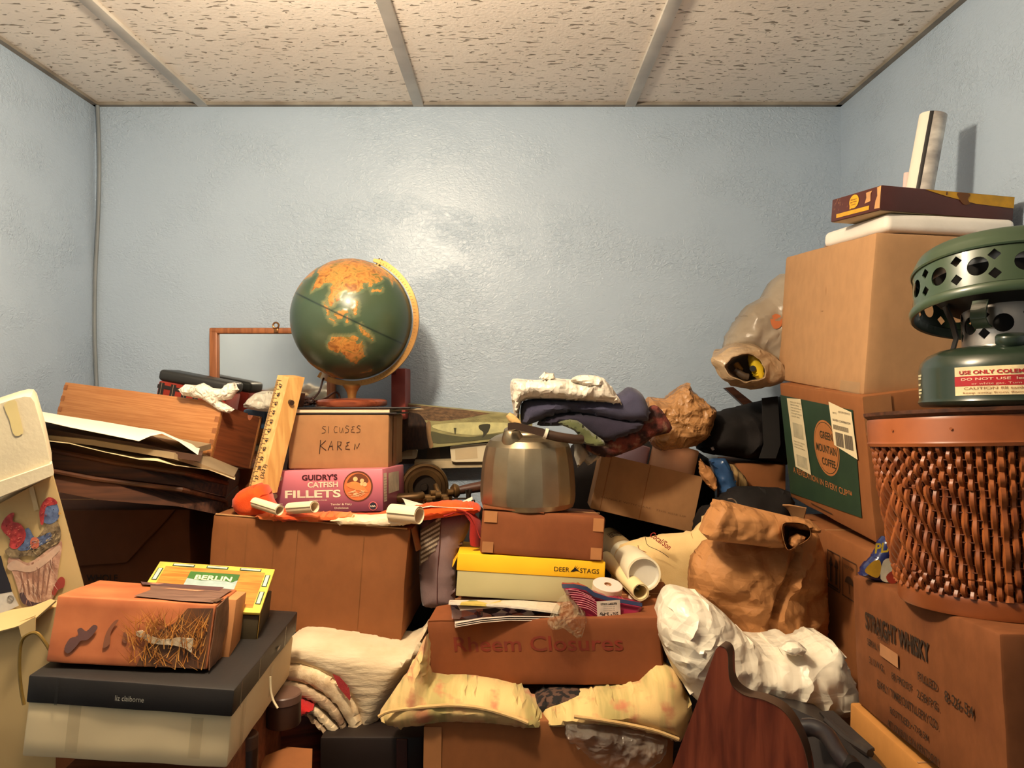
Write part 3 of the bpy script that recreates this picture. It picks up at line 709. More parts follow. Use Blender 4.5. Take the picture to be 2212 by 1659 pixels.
# yardstick board and the dark strip beside it
PINE = wood('pine', (208, 164, 98), (188, 140, 78), 0.5, (9, 9, 0.6), 10)
P0, P1 = at(531, 1075, 1.57), at(600, 810, 1.66); Q0 = at(561, 1069, 1.57); Q1 = at(624, 815, 1.66)
t = thing('yardstick', 'pale wooden measuring board with inch marks leaning beside the handwritten carton', 'ruler', base_of([P0, Q0]))
b = MB(); b.m(PINE); ex = Vector((0.026, 0.034, 0.0)); b.prism([P0, Q0, Q1, P1], ex)
u = (P1 - P0); Lb = u.length; n = (Q0 - P0).cross(u).normalized()
if n.y > 0: n = -n
M = frame(P0, u, n); b.m(INK)
s = 0.0206 * 1.015
for i in range(13):
    x = Lb - 0.012 - s * i
    for k in range(8):
        b.panel(M, x - k * s / 8 - 0.0005, -0.0001, x - k * s / 8 + 0.0005, -(0.012 if k == 0 else 0.008 if k == 4 else 0.005), 0.0005)
    if i < 12: b.text(M, str(47 - i), x - 0.0175, -0.0165, 0.0105, h=0.0006, bold=0.012)
b.text(M, '(3673)', 0.045, -0.0275, 0.012, h=0.0006); b.build('board', t, world=True)
b = MB(); b.m(mat('knob_dark', (60, 42, 28), 0.5)); b.tube([at(620, 868, 1.66) + Vector((0.004, 0, 0)), at(626, 870, 1.66) + Vector((0.008, -0.01, 0))], 0.006, 10); b.build('screw_hole', t, world=True)
b = MB(); b.m(DARKW); b.prism([at(588, 1035, 1.70), at(618, 1022, 1.70), at(644, 850, 1.74), at(622, 846, 1.74)], (0.01, 0.025, 0)); tag(b.build('wood_strip'), 'dark stained wood strip leaning behind the measuring board', 'board')

# mirror in a wooden frame, standing against the wall
t = thing('mirror', 'wood framed mirror leaning on the blue wall behind the globe', 'mirror', base_of([at(453, 1000, 2.08), at(725, 1000, 2.08)]))
MF = wood('mirror_frame', (172, 106, 62), (140, 82, 46), 0.4, (9, 9, 0.8), 8)
x0, x1, z1, z0 = at(453, 0, 2.08).x, at(724, 0, 2.08).x, at(0, 708, 2.08).z, at(0, 1010, 2.08).z; w = 0.023
for nm, c, d in (('frame_rail', ((x0 + x1) / 2, 2.085, z1 - w * .36), (x1 - x0, 0.022, w * .72)), ('frame_rail', ((x0 + x1) / 2, 2.085, z0 + w / 2), (x1 - x0, 0.022, w)),
                 ('frame_stile', (x0 + w / 2, 2.0849, (z0 + z1) / 2), (w, 0.0215, z1 - z0 - 0.001)), ('frame_stile', (x1 - w / 2, 2.0849, (z0 + z1) / 2), (w, 0.0215, z1 - z0 - 0.001))):
    b = MB(); b.m(MF); b.box(c, d, 0.004); fo = b.build(nm, t, world=True); rail_o = fo if nm == 'frame_rail' and c[2] > 1.6 else (rail_o if 'rail_o' in globals() else fo)
b = MB(); b.m(mat('mirror_glass', (226, 226, 222), 0.06, 1.0, col2=(214, 214, 212), vs=5)); b.box(((x0 + x1) / 2, 2.088, (z0 + z1) / 2), (x1 - x0 - w, 0.004, z1 - z0 - w)); b.build('glass', t, world=True)
b = MB(); b.m(metal('hook_brass', (150, 104, 66))); c = at(596, 703, 2.07); b.tube([c + Vector((0.008 * math.cos(a), 0, 0.008 * math.sin(a))) for a in [i * math.pi / 8 for i in range(16)]], 0.0026, 8, True)
b.box(c + Vector((0, 0.002, -0.014)), (0.012, 0.005, 0.014), 0.002); b.build('hanger', rail_o, world=True)

# ---------------------------------------------------------------- the big carton and what stands on it
W, D, H = 0.4011, 0.2813, 0.2230
t = thing('carton', 'large open brown carton stuffed with an orange vest, resting on the quilt', 'box', pose((-0.4176, 1.6303, 1.0963), (-0.0310, 0.0707, -0.0204)))
b = MB(); b.m(KRAFT_D); b.crate(W, D, H, 0.02, 0.0022, 0.004, 1)
M = front(W, D, H); b.m(card('cardboard_crease', (136, 88, 50)))
for u in (0.032, 0.072, 0.128, 0.175, 0.31): b.panel(M, u, 0.02, u + 0.0012, H - 0.012, 0.0018)
b.m(ink('faded_print', (112, 66, 38))); M = rightf(W, D, H)
for v in (0.06, 0.085, 0.11): b.text(M, 'FRAGILE', 0.03, v, 0.016, width=0.09, h=0.0018)
b.build('body', t)
b = MB(); b.m(KRAFT_D); b.sheet([(W / 2 + 0.001, -0.13, H), (W / 2 + 0.001, -0.05, H), (W / 2 + 0.001, 0.08, H)], [(W / 2 + 0.014, -0.128, H - 0.045), (W / 2 + 0.022, -0.05, H - 0.05), (W / 2 + 0.014, 0.07, H - 0.045)], 0.003, 4); b.build('flap', t)
b = MB(); b.m(KRAFT_IN); b.box((0, -D / 2 + 0.002, H + 0.001), (W - 0.01, 0.005, 0.003), 0.001); b.build('torn_edge', t)

ORANGE = cloth('orange_cloth', (226, 84, 30), (196, 62, 22))
b = MB(); b.m(ORANGE)
b.puff([(505, 1088), (512, 1066), (535, 1052), (566, 1046), (580, 1068), (592, 1094), (640, 1106), (720, 1108), (800, 1110), (850, 1100), (900, 1092), (960, 1082), (1030, 1088), (1036, 1106), (1000, 1112), (930, 1122), (860, 1132), (760, 1132), (660, 1124), (560, 1116), (522, 1112)], 1.53, 0.035, 0.06, 'fold', 0.008, 0.006, 3)
b.m(cloth('vest_lining', (232, 128, 70), (206, 76, 34)))
b.puff([(552, 1118), (580, 1104), (660, 1110), (720, 1104), (780, 1112), (720, 1126), (640, 1126), (580, 1124)], 1.50, 0.022, 0.02, 'fold', 0.007, 0.006, 2, seed=2)
tag(b.build('vest'), 'bright orange padded vest crammed in the open carton under the fish box', 'vest')
b = MB(); b.m(cloth('cream_padding', (238, 218, 186), (218, 190, 150)))
b.puff([(712, 1122), (740, 1110), (800, 1112), (880, 1106), (905, 1112), (886, 1132), (830, 1136), (770, 1134), (735, 1132)], 1.495, 0.022, 0.03, 'cloth', 0.006, 0.006, 2, seed=4)
tag(b.build('padding'), 'cream cotton padding spilling over the front edge of the orange vest', 'padding')
def scroll(name, lab, c0, c1, r, turns=1.35, tail=None, d=1.5, mt=None, group=None):
    """a loosely rolled piece of paper between two photo points"""
    a, e = at(*c0), at(*c1); ax = (e - a); ux = ax.normalized(); q = ux.orthogonal().normalized(); w2 = ux.cross(q)
    rows = []
    for i in range(40):
        th = 2 * math.pi * turns * i / 39; rr = r * (0.78 + 0.22 * i / 39)
        rows.append(q * math.cos(th) * rr + w2 * math.sin(th) * rr)
    b = MB(); b.m(mt or CREAM); b.sheet([a + v for v in rows], [e + v for v in rows], 0.0008, 6)
    return tag(b.build(name), lab, 'paper', group)
PAP = paper('curl_paper', (238, 216, 180))
for lab, c0, c1, r in (('curled cream paper roll by the corner of the pink fish box', (550, 1086, 1.49), (604, 1103, 1.45), 0.0115), ('curled cream paper roll in front of the fish box lettering', (626, 1099, 1.49), (680, 1095, 1.45), 0.0125),
                       ('widest curled cream paper roll at the corner of the orange vest', (846, 1108, 1.48), (906, 1114, 1.45), 0.019)):
    scroll('paper_roll', lab, c0, c1, r, mt=PAP, group='curled papers on the orange vest')
b = MB(); b.m(WHITE)
b.sheet([at(x, y, 1.50) for x, y in ((880, 1102), (930, 1106), (985, 1094), (1022, 1086))], [at(x, y, 1.68) for x, y in ((868, 1086), (930, 1088), (980, 1083), (1020, 1080))], 0.001, 8, lambda p, u, v: p + Vector((0, 0, 0.012 * math.sin(u * 5 + v * 2))))
tag(b.build('paper'), 'rumpled white paper lying in front of the old hand drill', 'paper')

# fish fillet carton
W, D, H = 0.2655, 0.1937, 0.0929
t = thing('frozen_food_box', 'pink and plum catfish fillets box on the orange vest', 'box', pose((-0.4045, 1.7277, 1.3109), (-0.0936, -0.0333, -0.0626)))
def vgrad(name, c_lo, c_hi, H):
    m = mat(name, c_hi, 0.4); N = m.node_tree.nodes; L = m.node_tree.links; tc = N.new('ShaderNodeTexCoord'); sp = N.new('ShaderNodeSeparateXYZ')
    L.new(tc.outputs['Object'], sp.inputs[0]); mr = N.new('ShaderNodeMapRange'); mr.inputs['From Max'].default_value = H
    L.new(sp.outputs['Z'], mr.inputs['Value']); mx = N.new('ShaderNodeMixRGB'); mx.inputs['Color1'].default_value = lin(c_lo); mx.inputs['Color2'].default_value = lin(c_hi)
    L.new(mr.outputs['Result'], mx.inputs['Fac']); L.new(mx.outputs['Color'], N['Principled BSDF'].inputs['Base Color']); return m
b = MB(); b.m(vgrad('plum_print', (104, 52, 74), (214, 124, 136), H)); b.crate(W, D, H, 0.03, 0.0005, 0.002, 6)
M = front(W, D, H); IV = ink('cream_ink', (242, 226, 194)); PLUM = ink('plum_ink', (66, 26, 34))
b.m(PLUM); b.text(M, "GUIDRY'S", 0.083, 0.0715, 0.0165, width=0.081, bold=0.035, h=0.001)
b.m(IV); b.text(M, 'CATFISH', 0.096, 0.0555, 0.0165, width=0.069, bold=0.028, h=0.001)
b.text(M, 'FILLETS', 0.044, 0.0335, 0.0225, width=0.127, bold=0.028, h=0.001)
b.text(M, 'Tender & Flaky', 0.148, 0.0155, 0.0062, width=0.048, h=0.001); b.text(M, 'Delicious', 0.157, 0.0075, 0.0062, width=0.031, h=0.001)
b.text(M, 'FROZEN', 0.016, 0.0190, 0.0045, width=0.022, h=0.001); b.text(M, 'NET WT 4 LB', 0.016, 0.0130, 0.0040, width=0.030, h=0.001)
b.text(M, 'FARM RAISED IN THE USA', 0.100, 0.0260, 0.0036, width=0.040, h=0.001)
for i in range(3): b.disc(M, (0.013 + i * 0.010, 0.077), 0.0058, 0.0062, 0.0010)
b.disc(M, (0.020, 0.0605), 0.010, 0.0062, 0.0010); b.disc(M, (0.0205, 0.038), 0.0062, 0.0062, 0.0010)
b.m(PLUM)
for i in range(3): b.disc(M, (0.013 + i * 0.010, 0.078), 0.0026, 0.0022, 0.0014, 12)
b.text(M, 'Catfish', 0.0125, 0.0590, 0.0048, width=0.015, h=0.0014)
b.m(ink('bowl_rim', (98, 54, 36))); b.disc(M, (0.210, 0.056), 0.0335, 0.0335, 0.0010)
b.m(ink('bowl_orange', (212, 116, 62))); b.disc(M, (0.2095, 0.0555), 0.0305, 0.0305, 0.0014)
b.m(ink('bowl_shade', (110, 58, 34))); b.flat(M, smooth_poly([(0.186, 0.064), (0.195, 0.078), (0.212, 0.084), (0.228, 0.078), (0.234, 0.066), (0.222, 0.060), (0.200, 0.064)], 4), 0.0018)
b.m(ink('fillet', (222, 138, 72))); b.flat(M, smooth_poly([(0.184, 0.060), (0.196, 0.066), (0.212, 0.064), (0.228, 0.050), (0.232, 0.042), (0.222, 0.044), (0.200, 0.050), (0.190, 0.054)], 4), 0.0022)
b.m(ink('potato', (230, 190, 130)))
for u, v, r in ((0.205, 0.072, 0.0052), (0.220, 0.068, 0.0046), (0.226, 0.060, 0.0050), (0.219, 0.061, 0.0038)): b.disc(M, (u, v), r, r, 0.0026, 20)
b.m(ink('pasta', (226, 204, 150)))
r2 = random.Random(2)
for i in range(26):
    u = r2.uniform(0.190, 0.222); v = r2.uniform(0.032, 0.046); a = r2.uniform(-.6, .6); q = 0.005
    b.flat(M, [(u - q * math.cos(a), v - q * math.sin(a)), (u + q * math.cos(a), v + q * math.sin(a)), (u + q * math.cos(a), v + q * math.sin(a) + 0.0008), (u - q * math.cos(a), v - q * math.sin(a) + 0.0008)], 0.0030 + i * 1e-5)
b.m(ink('badge_pink', (222, 110, 110))); b.disc(M, (0.2435, 0.0125), 0.0098, 0.0098, 0.0012)
b.m(ink('badge_navy', (40, 40, 54))); b.disc(M, (0.2435, 0.0125), 0.0080, 0.0080, 0.0016)
b.m(IV); b.text(M, 'USA', 0.2435, 0.0105, 0.0052, width=0.012, bold=0.03, h=0.002, align='C')
M = rightf(W, D, H); b.panel(M, 0.004, 0.02, 0.030, H - 0.01, 0.001); b.m(ink('panel_cream', (214, 196, 166))); b.panel(M, 0.045, 0.035, 0.14, H - 0.012, 0.0009)
b.m(PLUM)
for i in range(9): b.text(M, 'Nutrition Facts', 0.006, 0.024 + i * 0.006, 0.0034, width=0.022, h=0.0014)
b.build('carton', t)

# handwritten carton
W, D, H = 0.2291, 0.2450, 0.1247
t = thing('carton', 'tan carton with handwritten black marker words, under the globe', 'box', pose((-0.4000, 1.8201, 1.4004), (0.0186, 0.0027, -0.0358)))
b = MB(); b.m(KRAFT); b.crate(W, D, H, 0.02, 0.0010, 0.0035, 7); M = front(W, D, H); lid_seam(b, W, D, H, KRAFT_IN)
def strokes(b, M, segs, x, y, s, h=0.0014, r=0.0007):
    for seg in segs: b.tube([M @ Vector((x + u * s, y + v * s, h)) for u, v in seg], r, 5)
LET = {'S': [[(.55, .92), (.2, 1), (.05, .75), (.5, .45), (.45, .1), (.0, .0)]], 'I': [[(.15, .95), (.1, 0)]], 'C': [[(.55, .85), (.25, .95), (.05, .5), (.2, .05), (.55, .1)]],
       'U': [[(.05, .8), (.08, .1), (.3, .05), (.5, .75), (.55, .05)]], 'E': [[(.5, .9), (.15, .8), (.35, .5), (.1, .45), (.05, .1), (.55, .05)]],
       'K': [[(.1, 1), (.0, -.35)], [(.6, .95), (.08, .45), (.65, .0)]], 'A': [[(.0, .0), (.35, .95), (.5, .0)], [(.12, .4), (.48, .42)]],
       'R': [[(.08, .0), (.12, .95), (.5, .85), (.42, .5), (.12, .45), (.55, .0)]], 'N': [[(.08, .0), (.15, .7), (.4, .1), (.7, .75)]]}
b.m(ink('marker', (44, 34, 28)))
for i, ch in enumerate('SICUSES'): strokes(b, M, LET[ch], 0.076 + 0.0132 * i, 0.082 + 0.0003 * i, 0.0165, r=0.00055)
for i, ch in enumerate('KAREN'): strokes(b, M, LET[ch], 0.071 + 0.0195 * i, 0.043 + 0.0005 * i, 0.0235 - 0.0012 * i, r=0.00085)
b.build('body', t)
b = MB(); b.m(card('cardboard_side', (150, 100, 58))); M = rightf(W, D, H); b.panel(M, 0.06, 0.008, 0.12, H - 0.004, 0.0016); b.build('paper_tape', t)

# album on the carton
Mb = pose((-0.392, 1.815, 1.5262), (0.02, 0.0, -0.03))
t = thing('album', 'thin black album with cream page edges lying under the globe', 'book', Mb)
b = MB(); b.m(mat('cover_black', (34, 28, 26), 0.4)); b.box((0, 0, 0.0025), (0.250, 0.225, 0.004), 0.001); b.build('cover', t)
b = MB(); b.m(MATS['cover_black']); b.box((0.014, 0.0, 0.0155), (0.285, 0.235, 0.004), 0.001); b.build('cover', t)
b = MB(); b.m(paper('page_edges', (230, 212, 176))); b.box((-0.008, -0.003, 0.009), (0.232, 0.220, 0.0088), 0.001); b.build('pages', t)
b = MB(); b.m(MATS['page_edges']); b.sheet([(0.12, -0.10, 0.011), (0.15, -0.06, 0.012), (0.175, 0.0, 0.013)], [(0.11, -0.085, 0.0128), (0.142, -0.045, 0.0135), (0.165, 0.012, 0.0135)], 0.0012, 4); b.build('loose_page', t)

# ---------------------------------------------------------------- globe
GC = at(761, 690, 1.835); GR_ = 0.1485
t = thing('globe', 'old green and tan world globe on a gold arc and round wooden base', 'globe', Matrix.Translation((at(760, 878, 1.835).x, 1.835, at(0, 877, 1.835).z)))
LAND = {
 'asia': [(28, 41), (40, 42), (50, 37), (57, 27), (67, 25), (72, 21), (73, 16), (77, 8), (80, 13), (84, 19), (88, 22), (92, 21), (95, 16), (98, 9), (101, 3), (104, 1), (103, 6), (100, 13), (105, 9), (109, 12), (106, 19), (110, 21), (117, 24), (121, 30), (119, 36), (124, 40), (126, 35), (129, 36), (129, 42), (136, 46), (141, 53), (136, 55), (143, 59), (155, 59), (157, 51), (163, 58), (172, 60), (179, 65), (178, 69), (160, 70), (140, 73), (113, 74), (100, 77), (80, 72), (70, 73), (60, 69), (45, 67), (32, 69), (22, 70), (10, 62), (6, 58), (12, 55), (2, 50), (-5, 48), (-2, 43), (-9, 42), (-8, 37), (-2, 37), (5, 43), (12, 44), (18, 40), (22, 37), (26, 40)],
 'arabia': [(35, 31), (48, 30), (56, 25), (59, 21), (45, 13), (42, 16)],
 'africa': [(-17, 15), (-10, 31), (0, 36), (11, 37), (20, 31), (32, 31), (37, 20), (43, 11), (51, 11), (40, -4), (40, -15), (35, -22), (28, -33), (18, -34), (12, -18), (9, 1), (5, 5), (-8, 5)],
 'australia': [(114, -22), (122, -18), (129, -15), (132, -11), (137, -12), (136, -16), (140, -17.5), (142, -11), (146, -19), (153, -26), (150, -37), (144, -38.5), (138, -35), (134, -33), (129, -32), (122, -34), (115, -34), (114, -28)],
 'sumatra': [(95, 5.5), (99, 3), (104, -2), (106, -6), (102, -4), (98, 1)], 'borneo': [(109, 1), (113, 3), (117, 7), (119, 5), (117, 0), (115, -4), (110, -3)], 'java': [(105, -6.5), (114, -7), (114, -8.6), (106, -7.6)],
 'sulawesi': [(119, 1), (125, 1.5), (121, 0), (123, -4), (120, -5.5), (119, -2)], 'guinea': [(131, -1), (138, -1.8), (146, -5), (150, -10), (143, -8.5), (138, -8), (134, -3.5)],
 'luzon': [(120, 18), (122, 18), (124, 13), (126, 8), (125, 6), (122, 8), (121, 13)], 'japan': [(130, 32), (136, 34), (140, 36), (142, 43), (145, 44), (141, 41), (139, 38), (132, 35)], 'zealand': [(167, -46), (174, -41), (173, -35), (178, -38), (171, -45)],
 'namerica': [(-168, 66), (-130, 70), (-95, 70), (-80, 62), (-65, 58), (-56, 52), (-70, 44), (-81, 31), (-81, 26), (-90, 30), (-97, 26), (-95, 18), (-87, 21), (-83, 9), (-105, 20), (-114, 30), (-124, 40), (-135, 58), (-160, 57)],
 'samerica': [(-80, 8), (-62, 10), (-50, 0), (-35, -7), (-48, -27), (-65, -42), (-70, -54), (-74, -45), (-71, -18), (-81, -5)], 'antarctica': [(-180, -72), (-90, -74), (0, -70), (90, -67), (180, -70), (180, -90), (-180, -90)]}
LON0, NU, NV = 112.0, 300, 150
G = Matrix.Rotation(math.radians(25.5), 4, 'Y')
bmg = MB(); bmg.M = Matrix.Translation(GC) @ G
def sph(lon, lat, r):
    a = math.radians(lon - LON0 - 90); c = math.cos(math.radians(lat)); return Vector((r * c * math.cos(a), r * c * math.sin(a), r * math.sin(math.radians(lat))))
cols = []
grid = []
for j in range(1, NV):
    lat = -90 + 180 * j / NV; row = []
    for i in range(NU):
        lon = -180 + 360 * i / NU; nz = Vector((lon * .09, lat * .09, 3.0)); l2 = lon + 2.2 * noise.noise(nz * 2); a2 = lat + 2.2 * noise.noise(nz * 2 + Vector((5, 5, 5)))
        k = 1.0 if any(inside((l2, a2), pl) for pl in LAND.values()) else 0.0
        row.append(bmg.V(sph(lon, lat, GR_ * (1 + 0.006 * k * (0.6 + noise.noise(nz * 6)))))); cols.append((k, lon, lat))
    grid.append(row)
GM = mat('globe_print', (60, 100, 84), 0.32, spec=0.5, coat=0.15); gt = GM.node_tree; N = gt.nodes; L = gt.links
at_ = N.new('ShaderNodeAttribute'); at_.attribute_name = 'land'; at2 = N.new('ShaderNodeAttribute'); at2.attribute_name = 'coast'
tc = N.new('ShaderNodeTexCoord')
def ramp(src, *els):
    r = N.new('ShaderNodeValToRGB'); L.new(src, r.inputs['Fac'])
    for i, (p, c) in enumerate(els):
        e = r.color_ramp.elements[i] if i < 2 else r.color_ramp.elements.new(p)
        e.position = p; e.color = lin(c)
    return r.outputs['Color']
def nz_(sc, det=6, dist=0.0):
    n = N.new('ShaderNodeTexNoise'); n.inputs['Scale'].default_value = sc; n.inputs['Detail'].default_value = det; n.inputs['Distortion'].default_value = dist; L.new(tc.outputs['Object'], n.inputs['Vector']); return n.outputs['Fac']
land = ramp(nz_(46, 9, 1.2), (0.34, (110, 98, 50)), (0.50, (186, 128, 62)), (0.66, (130, 82, 40)))
sea = ramp(nz_(7, 5), (0.30, (60, 72, 50)), (0.58, (64, 82, 62)), (0.72, (88, 90, 58)))
shelf = ramp(nz_(40, 4), (0.35, (84, 110, 84)), (0.65, (150, 140, 92)))
m1 = N.new('ShaderNodeMixRGB'); L.new(at2.outputs['Fac'], m1.inputs['Fac']); L.new(sea, m1.inputs['Color1']); L.new(shelf, m1.inputs['Color2'])
mr = N.new('ShaderNodeMapRange'); mr.inputs['From Min'].default_value = 0.42; mr.inputs['From Max'].default_value = 0.58; L.new(at_.outputs['Fac'], mr.inputs['Value'])
m2 = N.new('ShaderNodeMixRGB'); L.new(mr.outputs['Result'], m2.inputs['Fac']); L.new(m1.outputs['Color'], m2.inputs['Color1']); L.new(land, m2.inputs['Color2'])
eq = N.new('ShaderNodeAttribute'); eq.attribute_name = 'equator'
m3 = N.new('ShaderNodeMixRGB'); m3.inputs['Color2'].default_value = lin((30, 44, 40)); L.new(eq.outputs['Fac'], m3.inputs['Fac']); L.new(m2.outputs['Color'], m3.inputs['Color1'])
L.new(m3.outputs['Color'], N['Principled BSDF'].inputs['Base Color'])
bmg.m(GM)
for a, c in zip(grid, grid[1:]):
    for i in range(NU): bmg.f([a[i], a[(i + 1) % NU], c[(i + 1) % NU], c[i]])
sp_ = bmg.V((0, 0, -GR_)); np_ = bmg.V((0, 0, GR_))
for i in range(NU):
    bmg.f([grid[0][(i + 1) % NU], grid[0][i], sp_]); bmg.f([grid[-1][i], grid[-1][(i + 1) % NU], np_])
o = bmg.build('ball', t, world=True)
kk = [c[0] for c in cols]; kk2 = kk[:]
for _ in range(3):
    nx = kk2[:]
    for j in range(NV - 1):
        for i in range(NU):
            q = j * NU + i
            nx[q] = max(kk2[q], 0.62 * max(kk2[j * NU + (i + 1) % NU], kk2[j * NU + i - 1], kk2[min(NV - 2, j + 1) * NU + i], kk2[max(0, j - 1) * NU + i]))
    kk2 = nx
for nm, vals in (('land', kk), ('coast', [v if v < 1 else 0.0 for v in kk2]), ('equator', [max(0.0, 1 - abs(c[2]) / 1.3) for c in cols])):
    at_a = o.data.attributes.new(nm, 'FLOAT', 'POINT'); at_a.data.foreach_set('value', vals + [0.0, 0.0])
GOLD = metal('arc_gold', (184, 138, 78), 0.38, (150, 106, 54), 0.6)
b = MB(); b.m(GOLD); b.M = Matrix.Translation(GC)
ri, ro = GR_ * 1.025, GR_ * 1.115
n = 72; rows = []
for i in range(n + 1):
    th = math.radians(70 - 191 * i / n); e = 1.0
    if i < 4: e = 0.25 + 0.75 * i / 4
    rr = [(ri, -0.007), (ro - (ro - ri) * (1 - e) * .6, -0.007), (ro - (ro - ri) * (1 - e) * .6, 0.007), (ri, 0.007)]
    rows.append([b.V((r * math.cos(th), y, r * math.sin(th))) for r, y in rr])
for p, q in zip(rows, rows[1:]):
    for k in range(4): b.f([p[k], p[(k + 1) % 4], q[(k + 1) % 4], q[k]])
b.f(rows[0]); b.f(list(reversed(rows[-1])))
b.m(ink('arc_marks', (120, 80, 40)))
for i in range(1, 50):
    th = math.radians(66 - 150 * i / 50); M = frame(Vector((0, -0.0072, 0)) + Vector((math.cos(th), 0, math.sin(th))) * (ri + ro) / 2, (math.cos(th), 0, math.sin(th)), (0, -1, 0))
    b.panel(M, -0.004 if i % 5 else -0.006, -0.0004, 0.0, 0.0004, 0.0003)
arc_o = b.build('meridian_arc', t, world=True)
for s, r in ((1, 0.006), (-1, 0.011)):
    b = MB(); b.m(metal('pivot_brass', (190, 160, 110)) if s > 0 else mat('socket_white', (200, 180, 150), 0.4)); ax = G.to_3x3() @ Vector((0, 0, s)); b.tube([GC + ax * GR_ * 0.97, GC + ax * ro], r, 14); b.build('pivot', arc_o, world=True)
BZ = at(0, 877, 1.835).z; bx = at(760, 0, 1.835).x
b = MB(); b.m(GOLD); b.M = Matrix.Translation((bx, 1.835, BZ))
b.lathe([(0.010, 0.018), (0.0105, 0.026), (0.0125, 0.034), (0.018, 0.044), (0.0225, 0.050), (0.0225, 0.0535)], 32, cap=True); b.build('bracket', t, world=True)
b = MB(); b.m(wood('base_wood', (144, 74, 48), (112, 52, 34), 0.3)); b.M = Matrix.Translation((bx, 1.835, BZ))
b.lathe([(0.0835, 0.0), (0.0865, 0.004), (0.0865, 0.012), (0.082, 0.0155), (0.074, 0.0170), (0.03, 0.0185), (0.012, 0.020)], 64, cap=True); b.build('base', t, world=True)
b = MB(); b.m(mat('cord_dark', (48, 26, 20), 0.25, spec=0.6)); S = GC + (G.to_3x3() @ Vector((0, 0, -1))) * GR_ * 1.05
r2 = random.Random(9); c = at(668, 868, 1.80); ps = [S, at(697, 822, 1.82), at(690, 845, 1.81), at(676, 862, 1.80)]
for i in range(26): ps.append(c + Vector((r2.uniform(-.016, .016), r2.uniform(-.014, .014), r2.uniform(-.008, .013))))
ps += [at(700, 862, 1.82), at(722, 848, 1.84), at(732, 852, 1.85), at(734, 866, 1.85)]
b.tube(smooth_poly(ps, 5, False), 0.0026, 7); b.build('power_cord', t, world=True)

t = thing('book', 'red slipcase book standing on end against the wall behind the globe', 'book', Matrix.Translation((at(864, 0, 2.0).x, 2.02, at(0, 905, 2.0).z)))
b = MB(); b.m(mat('red_cover', (164, 76, 66), 0.45, col2=(132, 52, 46), vs=12)); b.box((0, 0, 0.068), (0.038, 0.10, 0.136), 0.003); b.build('cover', t)
b = MB(); b.m(ink('spine_dark', (92, 32, 30))); b.box((-0.012, -0.0503, 0.126), (0.012, 0.002, 0.012), 0.0008); b.build('spine_label', t)

# ---------------------------------------------------------------- centre, against the wall
def poly_at(b, mt, pix, d, h=0.0): b.m(mt); b.poly([at(x, y, d - h) for x, y in pix])
t = thing('canvas_print', 'long landscape print with a dark haired figure leaning behind the kettle', 'picture', base_of([at(870, 974, 2.02), at(1150, 944, 2.02)]))
b = MB(); b.m(mat('print_meadow', (166, 158, 108), 0.35, col2=(128, 122, 84), vs=20, stretch=(1, 1, 4), bump=0.1, bs=40))
b.prism([at(x, y, 2.02) for x, y in ((846, 870), (1150, 900), (1150, 944), (1045, 955), (846, 977))], (0, 0.010, 0.003))
poly_at(b, mat('print_boughs', (126, 96, 66), 0.4, col2=(84, 64, 46), vs=60, stretch=(1, 1, 3)), [(858, 873), (900, 875), (1000, 885), (1060, 893), (1000, 904), (950, 910), (900, 906), (858, 905)], 2.02, 0.0006)
r2 = random.Random(31)
for i in range(70):
    x = r2.uniform(890, 1110); y = 882 + (x - 870) * .09 + r2.uniform(0, 18) * (1.15 - (x - 880) / 260); poly_at(b, ink('bough_light', (190, 160, 116)) if i % 2 else ink('bough_dark', (78, 60, 42)), [(x, y), (x + 7, y + 5), (x + 7.6, y + 5.8)], 2.02, 0.0008 + i * 1e-5)
poly_at(b, ink('meadow_pale', (206, 200, 142)), smooth_poly([(932, 920), (970, 914), (1040, 912), (1120, 915), (1140, 926), (1080, 934), (1020, 940), (960, 932)], 3), 2.02, 0.0010)
poly_at(b, ink('hedge_green', (92, 90, 62)), smooth_poly([(928, 932), (960, 938), (1010, 944), (1060, 938), (1100, 936), (1100, 944), (1040, 950), (980, 956), (934, 956)], 3), 2.02, 0.0014)
poly_at(b, ink('tree_dark', (62, 60, 46)), smooth_poly([(1036, 918), (1058, 916), (1056, 930), (1050, 938), (1042, 946), (1044, 934), (1035, 926)], 3), 2.02, 0.0018)
poly_at(b, ink('post', (84, 82, 58)), [(980, 924), (986, 924), (984, 938), (982, 938)], 2.02, 0.0018)
poly_at(b, mat('print_hair', (58, 36, 24), 0.4, col2=(30, 20, 14), vs=70, stretch=(3, 3, 1)), smooth_poly([(858, 897), (900, 893), (916, 906), (926, 928), (930, 950), (926, 968), (880, 972), (858, 974)], 3), 2.02, 0.0022)
poly_at(b, ink('print_skin', (152, 116, 78)), smooth_poly([(921, 914), (930, 912), (931, 940), (936, 962), (928, 968), (922, 940)], 3), 2.02, 0.0026)
b.build('panel', t, world=True)

